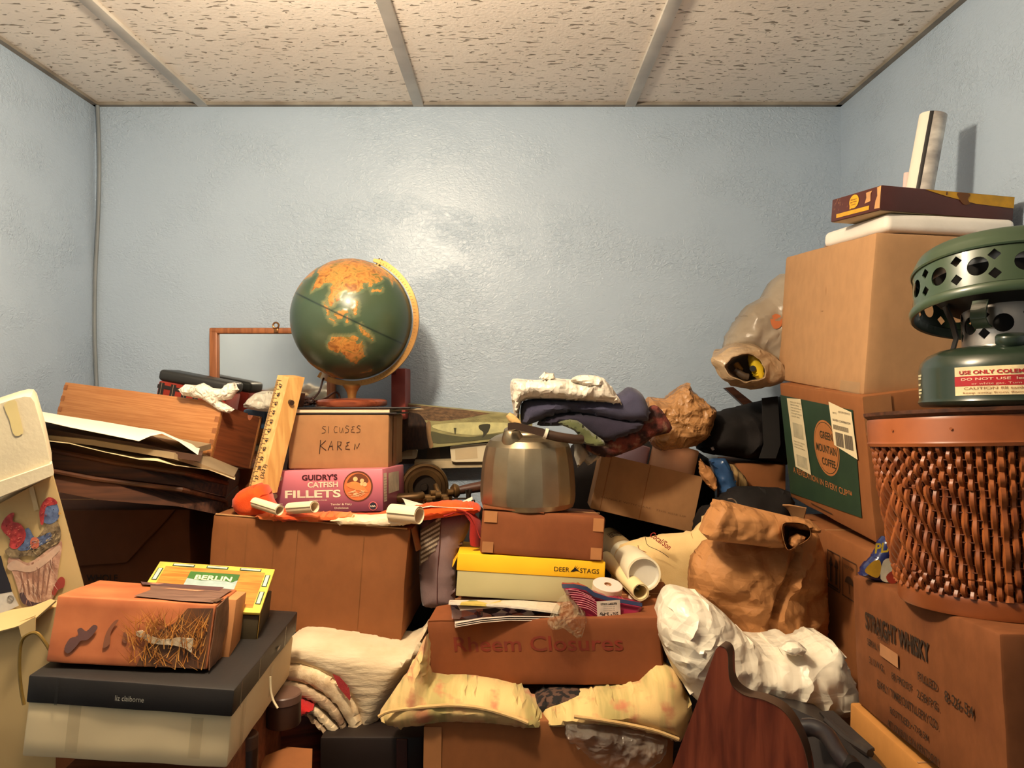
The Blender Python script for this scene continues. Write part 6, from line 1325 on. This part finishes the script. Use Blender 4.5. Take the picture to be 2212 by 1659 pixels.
b.text(M, 'GREEN', 0.2275, 0.166, 0.021, width=0.056, bold=0.02, h=0.0030, align='C'); b.text(M, 'MOUNTAIN', 0.222, 0.138, 0.022, width=0.090, bold=0.02, h=0.0030, align='C'); b.text(M, 'COFFEE', 0.2285, 0.112, 0.021, width=0.060, bold=0.02, h=0.0030, align='C')
b.m(MATS['emblem_kraft']); b.text(M, 'A REVELATION IN EVERY CUP™', 0.040, 0.066, 0.018, width=0.275, bold=0.01, h=0.0026); b.m(ink('arrow_print', (74, 50, 34))); b.panel(M, 0.12, 0.012, 0.22, 0.0145, 0.0022); lid_seam(b, W, D, H, KRAFT_IN); b.build('body', t)
b = MB(); b.m(paper('receipt_paper', (222, 206, 168))); b.flat(M, [(0.058, 0.082), (0.138, 0.078), (0.122, H - 0.026), (0.046, H - 0.030)], 0.0036)
b.m(ink('receipt_grey', (190, 178, 146))); b.panel(M, 0.066, 0.150, 0.118, 0.182, 0.0040); b.panel(M, 0.070, 0.086, 0.124, 0.112, 0.0040)
b.m(ink('receipt_text', (150, 138, 110)))
for i in range(9): b.text(M, 'ITEM QTY PRICE', 0.064, 0.226 - 0.0062 * i - (0.05 if i > 5 else 0), 0.0042, width=0.045 if i % 2 else 0.056, h=0.0040)
b.build('receipt', t)
b = MB(); b.m(paper('label_paper', (236, 218, 178))); b.flat(M, [(0.262, 0.160), (0.352, 0.146), (0.345, 0.232), (0.255, 0.244)], 0.0036)
b.m(ink('label_text', (120, 106, 88))); b.text(M, 'SHIP TO', 0.268, 0.222, 0.005, width=0.018, h=0.0040); b.text(M, 'RETURN SERVICE', 0.294, 0.226, 0.0055, width=0.045, h=0.0040); b.text(M, 'DELIVERY CONFIRMATION', 0.266, 0.208, 0.006, width=0.072, bold=0.01, h=0.0040)
for i in range(26): b.panel(M, 0.266 + i * 0.0024, 0.192, 0.2672 + i * 0.0024, 0.201, 0.0040)
for i in range(30):
    if i not in (14, 15): b.panel(M, 0.272 + i * 0.0023, 0.160, 0.2733 + i * 0.0023 + (0.0006 if i % 3 else 0), 0.187, 0.0040)
b.build('shipping_label', t)
b = MB(); b.m(TAPE_K); b.panel(front(W, D, H), 0.0, H - 0.07, 0.05, H - 0.002, 0.002); b.build('paper_tape', t)

W, D, H = 0.2300, 0.4293, 0.2876
t = thing('carton', 'plain tan carton high on the stack, beside the grey plastic bag', 'box', pose((0.7398, 1.5348, 1.5895), (0.0044, 0.0460, 0.0701)))
b = MB(); b.m(card('cardboard_pale', (174, 132, 92))); b.crate(W, D, H, 0.03, 0.0010, 0.006, 53); lid_seam(b, W, D, H, KRAFT_IN)
b.m(ink('scuff', (176, 128, 84))); M = leftf(W, D, H); b.panel(M, 0.225, 0.155, 0.232, 0.157, 0.0014); b.panel(M, 0.240, 0.19, 0.2412, 0.204, 0.0014); b.build('body', t)
b = MB(); b.m(TAPE_C); b.panel(M, D - 0.09, 0.0, D - 0.01, 0.022, 0.0014); b.build('clear_tape', t)

t = thing('foam_tray', 'white foam tray between the tan carton and the brown candy box', 'tray', pose((0.776, 1.440, 1.874), (0.03, 0.046, 0.06)))
b = MB(); b.m(mat('foam_white', (238, 230, 218), 0.7, bump=0.3, bs=160, bd=0.001, vs=5)); b.box((0, 0, 0.016), (0.235, 0.25, 0.032), 0.011, seg=4); b.build('body', t)

W, D, H = 0.2696, 0.145, 0.0430
t = thing('candy_box', 'brown and yellow candy box topmost on the carton stack', 'box', pose((0.7660, 1.3950, 1.9060), (0.1771, 0.0327, 0.0637)))
CB = mat('candy_brown', (84, 38, 30), 0.4, vs=9); CY_ = ink('candy_yellow', (216, 158, 38), 0.4)
b = MB(); b.m(CB); b.crate(W, D, H, 0.04, 0.0003, 0.0015, 54); b.m(paper('box_under', (204, 184, 146))); b.poly([(-W / 2 + .002, -D / 2 + .002, -0.0006), (W / 2 - .002, -D / 2 + .002, -0.0006), (W / 2 - .002, D / 2 - .002, -0.0006), (-W / 2 + .002, D / 2 - .002, -0.0006)])
M = front(W, D, H); b.m(CY_); b.flat(M, [(0.085, H - 0.001), (W - 0.001, H - 0.001), (W - 0.001, H - 0.021), (0.19, H - 0.0185), (0.13, H - 0.010)], 0.0008)
b.m(ink('candy_picture', (122, 74, 34))); b.flat(M, smooth_poly([(0.150, H - 0.002), (0.176, H - 0.002), (0.172, H - 0.012), (0.178, H - 0.019), (0.166, H - 0.022), (0.156, H - 0.014)], 3), 0.0012); b.m(CB); b.panel(M, 0.128, H - 0.008, 0.130, H - 0.002, 0.0012)
M = leftf(W, D, H); b.m(CY_); b.panel(M, 0.018, 0.005, 0.115, 0.0125, 0.0008); b.disc(M, (0.070, 0.0275), 0.014, 0.0125, 0.0008, 24); b.panel(M, 0.058, 0.015, 0.064, 0.022, 0.0009)
b.m(CB); b.text(M, 'PEANUT', 0.070, 0.0300, 0.0035, width=0.018, h=0.0013, align='C'); b.text(M, 'BUTTER', 0.070, 0.0255, 0.0035, width=0.018, h=0.0013, align='C'); b.text(M, 'CUPS', 0.070, 0.0210, 0.0030, width=0.012, h=0.0013, align='C')
b.m(ink('candy_tan', (206, 150, 96))); b.flat(M, [(0.102, 0.018), (0.118, 0.020), (0.117, 0.033), (0.121, 0.038), (0.104, 0.037), (0.106, 0.028)], 0.0009); b.flat(M, [(0.130, 0.004), (0.1445, 0.003), (0.1445, 0.042), (0.134, 0.041), (0.136, 0.026), (0.132, 0.018)], 0.0009)
b.m(ink('candy_speck', (176, 122, 84)))
r2 = random.Random(8)
for i in range(16): u = r2.uniform(0.008, 0.050); v = r2.uniform(0.015, 0.039); b.flat(M, [(u, v), (u + 0.0012, v + 0.001), (u + 0.001, v + 0.005)], 0.0009)
b.build('carton', t)

def rolled(lab, c0, c1, r, bands, name='poster_roll'):
    a, e = c0, c1; n = (e - a).normalized(); u = Vector((1, 0, 0)); u = (u - u.dot(n) * n).normalized(); v = n.cross(u)
    t = thing(name, lab, 'poster', Matrix.Translation(a))
    b = MB()
    for a0, a1, mt in bands:
        k = max(3, int((a1 - a0) / 9)); row = [r * (u * math.cos(math.radians(a0 + (a1 - a0) * i / k)) + v * math.sin(math.radians(a0 + (a1 - a0) * i / k))) for i in range(k + 1)]
        b.m(mt); b.sheet([a + q for q in row], [e + q for q in row], 0.0012, 6)
    b.build('sheet', t, world=True)
    return t
top_c = at(2016, 250, 1.47); bot_c = at(1984, 425, 1.47); ax = (bot_c - top_c).normalized(); base_c = top_c + ax * ((top_c.z - 1.912) / -ax.z)
PRN = mat('poster_print', (226, 218, 206), 0.3, col2=(150, 140, 134), vs=16, stretch=(1, 1, 2), coat=0.3)
rolled('tall white rolled poster with a black stripe standing behind the candy box', base_c, top_c, 0.0250, [(-250, -133, paper('poster_white', (238, 228, 210))), (-133, -116, mat('poster_black', (34, 30, 30), 0.4)), (-116, 112, PRN)])
rolled('short pale pink rolled sheet beside the tall striped poster', at(1956, 440, 1.50) + Vector((0, 0, 0.003)), at(1961, 374, 1.50), 0.0075, [(0, 360, paper('sheet_pink', (222, 196, 190)))])

# lower right: whisky carton on another carton
W, D, H = 0.27, 0.38, 0.345
t = thing('carton', 'yellowish carton under the old whisky carton, lowest by the black case', 'box', pose((0.675, 0.990, 0.75), (0.02, 0, 0)))
b = MB(); b.m(card('cardboard_gold', (186, 128, 66))); b.crate(W, D, H, 0.04, 0.0012, 0.004, 55); lid_seam(b, W, D, H, KRAFT_IN); b.build('body', t)
W, D, H = 0.25, 0.3870, 0.2001
t = thing('carton', 'old brown whisky carton with black stencilled lettering, under the wicker basket', 'box', pose((0.6609, 0.9690, 1.1150), (-0.0450, -0.0099, -0.0896)))
b = MB(); b.m(card('cardboard_old', (122, 72, 40), (110, 64, 34), stain=(92, 50, 28), ss=7)); b.crate(W, D, H, 0.03, 0.0014, 0.004, 56); M = leftf(W, D, H)
b.m(ink('stencil', (48, 32, 20), 0.8))
for s, u, v, sz, wd in (('STRAIGHT WHISKY', 0.048, 0.128, 0.034, 0.190), ('SERIAL NO', 0.052, 0.104, 0.014, 0.052), ('3.10 W.G.', 0.056, 0.078, 0.014, 0.048), ('85 PROOF', 0.128, 0.076, 0.014, 0.058), ('FILLED', 0.205, 0.098, 0.015, 0.048),
                        ('2.58 P.G.', 0.200, 0.074, 0.015, 0.055), ('8-26-54', 0.270, 0.092, 0.019, 0.062), ('EARLY TIMES DISTILLERY CO.', 0.080, 0.050, 0.016, 0.170), ('BOTTLED • 7-8-54', 0.118, 0.026, 0.013, 0.105), ('AT LOUISVILLE IN KENTUCKY', 0.108, 0.005, 0.014, 0.140)):
    b.text(M, s, u, v, sz, width=wd, bold=0.03 if sz > .03 else 0.01, h=0.0022)
b.text(M, 'Smith', 0.088, 0.122, 0.009, width=0.035, h=0.0022, shear=0.3); lid_seam(b, W, D, H, KRAFT_IN); b.build('body', t)
b = MB(); b.m(mat('torn_tape', (180, 124, 80), 0.5, vs=20)); b.flat(M, [(0.096, 0.100), (0.152, 0.097), (0.153, 0.116), (0.098, 0.118)], 0.0032); b.build('torn_label', t)

# wicker waste basket
Bm = pose((0.6330, 0.9530, 1.3195), (0.0, -0.02, -0.08))
t = thing('wicker_basket', 'woven red brown wicker waste basket standing on the old whisky carton', 'basket', Bm)
WIC = mat('wicker', (152, 84, 40), 0.38, col2=(112, 56, 26), vs=30, spec=0.5, bump=0.2, bs=200); WIC2 = mat('wicker_dark', (84, 42, 22), 0.7, vs=20, spec=0.2)
BH = 0.238
def BR_(z): return 0.1165 + (0.1430 - 0.1165) * (z / BH) ** 0.9
NS, NR = 84, 21
b = MB(); b.m(WIC)
z0, z1 = 0.022, BH - 0.030
rows_ = [z0 + (z1 - z0) * (i + 0.5) / NR for i in range(NR)]
for k in range(NS):
    th = 2 * math.pi * k / NS; kk_ = k % 28; tri = abs(kk_ - 14)
    pts = []
    for i in range(NR * 4 + 1):
        z = z0 + (z1 - z0) * i / (NR * 4); q = i / 4.0
        if q > NR * 0.70: ph = math.cos(math.pi * (q + k))
        elif q < NR * 0.13: ph = math.cos(math.pi * (q + k))
        else: ph = math.cos(2 * math.pi * (q + tri) / 4.0) * 1.15
        r = BR_(z) + 0.0026 * ph; pts.append((r * math.cos(th), r * math.sin(th), z))
    b.tube(pts, 0.0038 if k % 28 not in (0,) else 0.0048, 6, cap=False)
b.build('weave', t)
b = MB(); b.m(WIC2)
for z in rows_: b.tube([(BR_(z) * math.cos(a), BR_(z) * math.sin(a), z) for a in [i * math.pi / 36 for i in range(72)]], 0.0011, 5, True)
b.build('hoops', t)
b = MB(); b.m(WIC2); b.lathe([(BR_(z) - 0.0075, z) for z in (0.004, 0.06, 0.12, 0.18, BH - 0.004)] + [(BR_(z) - 0.011, z) for z in (BH - 0.004, 0.18, 0.12, 0.06, 0.006)] + [(0, 0.006)], 48); b.build('liner', t)
BAND = mat('wicker_band', (150, 82, 42), 0.35, col2=(122, 64, 32), vs=12, spec=0.5)
b = MB(); b.m(BAND); r = BR_(BH); b.lathe([(r - 0.007, BH - 0.036), (r + 0.004, BH - 0.036), (r + 0.0052, BH - 0.032), (r + 0.0040, BH - 0.029), (r + 0.0045, BH - 0.004), (r + 0.003, BH), (r - 0.007, BH)], 72)
for i in range(12):
    th = 2 * math.pi * i / 12 + 0.2; M = frame(((r + 0.0045) * math.cos(th), (r + 0.0045) * math.sin(th), BH - 0.015), (-math.sin(th), math.cos(th), 0), (math.cos(th), math.sin(th), 0)); b.disc(M, (0, 0), 0.0018, 0.0018, 0.0012, 10)
b.build('rim_band', t)
b = MB(); b.m(BAND); r = BR_(0); b.lathe([(r - 0.006, 0.0), (r + 0.004, 0.0), (r + 0.0052, 0.004), (r + 0.0048, 0.016), (r + 0.0056, 0.020), (r + 0.0042, 0.023), (r - 0.006, 0.023)], 72); b.build('base_band', t)
t = thing('tray', 'round brown tray lying as a cover on the wicker basket, under the green heater', 'tray', Bm @ Matrix.Translation((0, 0, BH + 0.0005)))
b = MB(); b.m(mat('tray_brown', (104, 58, 36), 0.35, vs=14)); b.lathe([(0.0, 0.0), (0.146, 0.0), (0.1505, 0.004), (0.1510, 0.0085), (0.1480, 0.0085), (0.145, 0.005), (0.0, 0.005)], 72); b.build('disc', t)

# green camping heater
HZ = 1.571
Hm = pose((0.640, 0.948, HZ), (0, 0.0, -0.05))
t = thing('camping_heater', 'dark green metal camping heater with a pierced head and warning label', 'heater', Hm)
HG = mat('heater_green', (38, 50, 38), 0.28, col2=(34, 46, 34), vs=9, spec=0.55, coat=0.35)
HG2 = mat('heater_head_green', (58, 74, 54), 0.32, col2=(52, 68, 48), vs=9, spec=0.55, coat=0.3)
SIL = metal('heater_silver', (196, 188, 180), 0.34, (170, 162, 154), 0.9, 300)
R0 = 0.1045
b = MB(); b.m(HG); b.lathe([(0.0, 0.0), (R0 - 0.004, 0.0), (R0 - 0.001, 0.002), (R0 + 0.0015, 0.006), (R0, 0.010), (R0, 0.048), (R0 - 0.003, 0.058), (R0 - 0.011, 0.067), (R0 - 0.024, 0.073), (0.055, 0.077), (0.052, 0.078), (0.0, 0.078)], 80); b.build('tank', t)
b = MB(); b.m(HG); b.M = Matrix.Rotation(math.radians(-33), 4, 'Z') @ Matrix.Translation((0.0, -0.072, 0.072)) @ Matrix.Rotation(0.25, 4, 'X'); b.lathe([(0.009, 0.0), (0.0145, 0.001), (0.0165, 0.004), (0.0165, 0.012), (0.015, 0.014), (0.0, 0.0145)], 28); b.build('fuel_cap', t)
def wrapc(R, th0, z0_):
    return lambda a, v, h: Vector(((R + h) * math.cos(th0 + a / R), (R + h) * math.sin(th0 + a / R), z0_ + v))
def wpanel(b, wf, u0, v0, u1, v1, h, n=18): 
    for i in range(n):
        a, c = u0 + (u1 - u0) * i / n, u0 + (u1 - u0) * (i + 1) / n; b.poly([wf(a, v0, h), wf(c, v0, h), wf(c, v1, h), wf(a, v1, h)])
wf = wrapc(R0, math.radians(-157), 0.0125)
b = MB(); b.m(ink('label_cream', (236, 214, 166), 0.4)); wpanel(b, wf, 0, 0, 0.120, 0.0345, 0.0006)
b.m(ink('label_red', (176, 40, 46), 0.4)); wpanel(b, wf, 0, 0.0112, 0.120, 0.0232, 0.0009); b.text(None, 'USE ONLY COLEMAN FUEL', 0.006, 0.0255, 0.0062, width=0.100, bold=0.03, h=0.0012, warp=wf)
b.m(ink('label_pale', (232, 190, 160), 0.4)); b.text(None, 'DO NOT USE  leaded fuel', 0.008, 0.0180, 0.0042, width=0.095, bold=0.02, h=0.0012, warp=wf); b.text(None, 'or white gas. Turn heater off', 0.020, 0.0128, 0.0034, width=0.080, h=0.0012, warp=wf)
b.m(ink('label_tan', (170, 120, 80), 0.4)); b.text(None, 'CAUTION fill tank outdoors', 0.011, 0.0068, 0.0044, width=0.095, h=0.0012, warp=wf); b.text(None, 'keep away from flame and cloth', 0.010, 0.0020, 0.0034, width=0.095, h=0.0012, warp=wf); b.build('warning_label', t)
wf2 = wrapc(R0, math.radians(-201), 0.008)
b = MB(); b.m(ink('side_print', (206, 200, 160), 0.4))
for v, wd in ((0.032, 0.016), (0.028, 0.015), (0.020, 0.012), (0.013, 0.016), (0.009, 0.015), (0.004, 0.010)): wpanel(b, wf2, 0, v, wd, v + 0.0026, 0.0006, 4)
b.build('side_print', t)
def pierced(b, R, z0_, z1_, holes, n=72, th=0.0016, a0=0.0, flare=None):
    """a cylinder wall with holes cut out: holes are (angle, z, [(du, dv), ...])"""
    L = 2 * math.pi * R; pts = []; edges = []; rings = []
    def ring(p):
        i0 = len(pts); pts.extend(Vector(q) for q in p); edges.extend((i0 + i, i0 + (i + 1) % len(p)) for i in range(len(p)))
    nz = max(2, int((z1_ - z0_) / 0.006))
    border = [(L * i / n, z0_) for i in range(n)] + [(L, z0_ + (z1_ - z0_) * j / nz) for j in range(nz)] + [(L - L * i / n, z1_) for i in range(n)] + [(0, z1_ - (z1_ - z0_) * j / nz) for j in range(nz)]
    ring(border); hp = []
    for a, z, sh in holes:
        q = [((a / (2 * math.pi) * L) + u, z + v) for u, v in sh]; ring(q); hp.append(q)
    for i in range(1, n * 2):
        for j in range(1, nz):
            p = (L * i / (n * 2), z0_ + (z1_ - z0_) * j / nz)
            if not any(inside(p, h) for h in hp): pts.append(Vector(p))
    co, _, fs, *_ = delaunay_2d_cdt(pts, edges, [], 0, 1e-6)
    keep = [q for q in fs if not any(inside(((sum(co[i][0] for i in q) / len(q)), (sum(co[i][1] for i in q) / len(q))), h) for h in hp)]
    def P(c, r): a = c[0] / R + a0; rr = r + (flare(c[1]) if flare else 0); return b.V((rr * math.cos(a), rr * math.sin(a), c[1]))
    o = [P(c, R) for c in co]; i_ = [P(c, R - th) for c in co]
    for q in keep: b.f([o[k] for k in q]); b.f([i_[k] for k in reversed(q)])
circ = lambda r, n=20: [(r * math.cos(2 * math.pi * i / n), r * math.sin(2 * math.pi * i / n)) for i in range(n)]
diam = lambda r: [(r, 0), (0, r), (-r, 0), (0, -r)]
# chimney
holes = []
for i in range(8):
    a = 2 * math.pi * (i + 0.5) / 8; holes.append((a, 0.103, circ(0.0115)));
    for dz in (0.0115, -0.0115): holes.append((2 * math.pi * (i + 0.98) / 8 if i < 7 else 2 * math.pi * 0.02, 0.103 + dz, diam(0.0075)))
b = MB(); b.m(SIL); pierced(b, 0.0535, 0.076, 0.150, holes, 64, a0=math.radians(-90 - 18)); b.build('chimney', t)
b = MB(); b.m(mat('burner_dark', (26, 22, 20), 0.7)); b.lathe([(0.036, 0.078), (0.036, 0.150)], 32); b.m(metal('burner_copper', (150, 110, 70))); b.lathe([(0.012, 0.078), (0.012, 0.16)], 16); b.build('burner_core', t)
Hh = Matrix.Translation((0, 0, 0.150)) @ Matrix.Rotation(math.radians(-33), 4, 'Z') @ Matrix.Rotation(math.radians(-10), 4, 'X')
RH = 0.1085; holes = []
NH = 14
for i in range(NH):
    a = 2 * math.pi * (i + 0.5) / NH; holes.append((a, -0.001, circ(0.0118)))
    for dz in (0.0118, -0.0118): holes.append((2 * math.pi * (i + (0.999 if i == NH - 1 else 1.0)) / NH - (0.06 if i == NH - 1 else 0), -0.001 + dz, diam(0.0072)))
b = MB(); b.m(HG2); b.M = Hh; pierced(b, RH, -0.023, 0.021, holes, 84, a0=math.radians(-90 - 4), flare=lambda z: 0.0)
b.lathe([(RH - 0.002, 0.021), (RH + 0.002, 0.0215), (RH + 0.003, 0.0235), (RH + 0.001, 0.026), (RH - 0.001, 0.034), (RH - 0.006, 0.044), (RH - 0.010, 0.047), (RH - 0.013, 0.046)], 84)
b.lathe([(RH - 0.002, -0.023), (RH + 0.003, -0.0245), (RH + 0.005, -0.028), (RH + 0.004, -0.035), (RH + 0.002, -0.037), (RH - 0.001, -0.036), (RH - 0.003, -0.024)], 84); b.build('head_band', t)
b = MB(); b.m(SIL); b.M = Hh; b.lathe([(0.050, -0.030), (0.066, -0.022), (0.082, -0.006), (0.090, 0.010), (0.094, 0.030), (0.094, 0.040)], 64); b.build('reflector', t)
b = MB(); b.m(mat('heater_black', (24, 22, 20), 0.6)); b.M = Hh; b.lathe([(0.050, -0.031), (0.067, -0.0235), (0.084, -0.007), (0.092, 0.009)], 48); b.build('under_pan', t)
b = MB(); b.m(mat('heat_pad', (120, 80, 62), 0.9, col2=(78, 50, 40), vs=260, bump=0.6, bs=260, bd=0.002)); b.M = Hh; b.lathe([(RH - 0.011, 0.044), (RH - 0.022, 0.052), (0.06, 0.058), (0.0, 0.061)], 64); b.build('catalytic_pad', t)
for th, mt in ((-150, HG2), (-196, MATS['heater_black']), (-60, HG2)):
    c = math.cos(math.radians(th)); s = math.sin(math.radians(th)); w = Vector((-s, c, 0)) * 0.0095
    pth = [Vector((c * r, s * r, z)) for r, z in ((0.066, 0.132), (0.072, 0.120), (0.074, 0.108), (0.068, 0.100), (0.060, 0.097))] if th != -196 else [Vector((c * r, s * r, z)) for r, z in ((0.074, 0.132), (0.066, 0.110), (0.062, 0.090), (0.066, 0.076))]
    b = MB(); b.m(mt); b.sheet([p - w for p in pth], [p + w for p in pth], 0.002, 2); b.build('bracket', t)

# snack packet
t = thing('snack_bag', 'navy snack bag with yellow letters tucked behind the wicker basket', 'bag', base_of([at(1858, 1248, 1.12), at(1930, 1262, 1.12)]))
b = MB(); b.m(mat('snack_navy', (30, 40, 92), 0.22, col2=(24, 30, 72), vs=9, coat=0.3)); b.puff([(1898, 1168), (1908, 1158), (1924, 1160), (1936, 1180), (1944, 1220), (1944, 1268), (1920, 1264), (1890, 1256), (1856, 1242), (1862, 1226), (1884, 1202), (1894, 1184)], 1.12, 0.016, 0.02, 'cloth', 0.003, 0.004, 1); b.build('body', t, world=True)
b = MB(); M = frame(at(1889, 1199, 1.1005), (0.93, 0, 0.10), (-0.1, -1, 0)); b.m(ink('snack_yellow', (250, 220, 60), 0.3)); b.text(M, 'PLA', 0.0, 0.003, 0.020, width=0.030, bold=0.03, h=0.0012, shear=0.25)
b.m(ink('snack_white', (236, 236, 210), 0.3)); b.poly([at(x, y, 1.1005) for x, y in smooth_poly([(1908, 1212), (1926, 1206), (1940, 1210), (1940, 1250), (1922, 1258), (1902, 1250)], 3)])
b.m(ink('snack_gold', (224, 176, 52), 0.3)); b.poly([at(x, y, 1.1008) for x, y in smooth_poly([(1868, 1232), (1884, 1214), (1900, 1210), (1904, 1230), (1896, 1248), (1878, 1242)], 3)])
b.m(ink('snack_red', (176, 70, 54), 0.3)); b.poly([at(x, y, 1.100) for x, y in smooth_poly([(1914, 1246), (1926, 1234), (1936, 1240), (1936, 1258), (1922, 1260)], 3)]); b.build('printing', t, world=True)
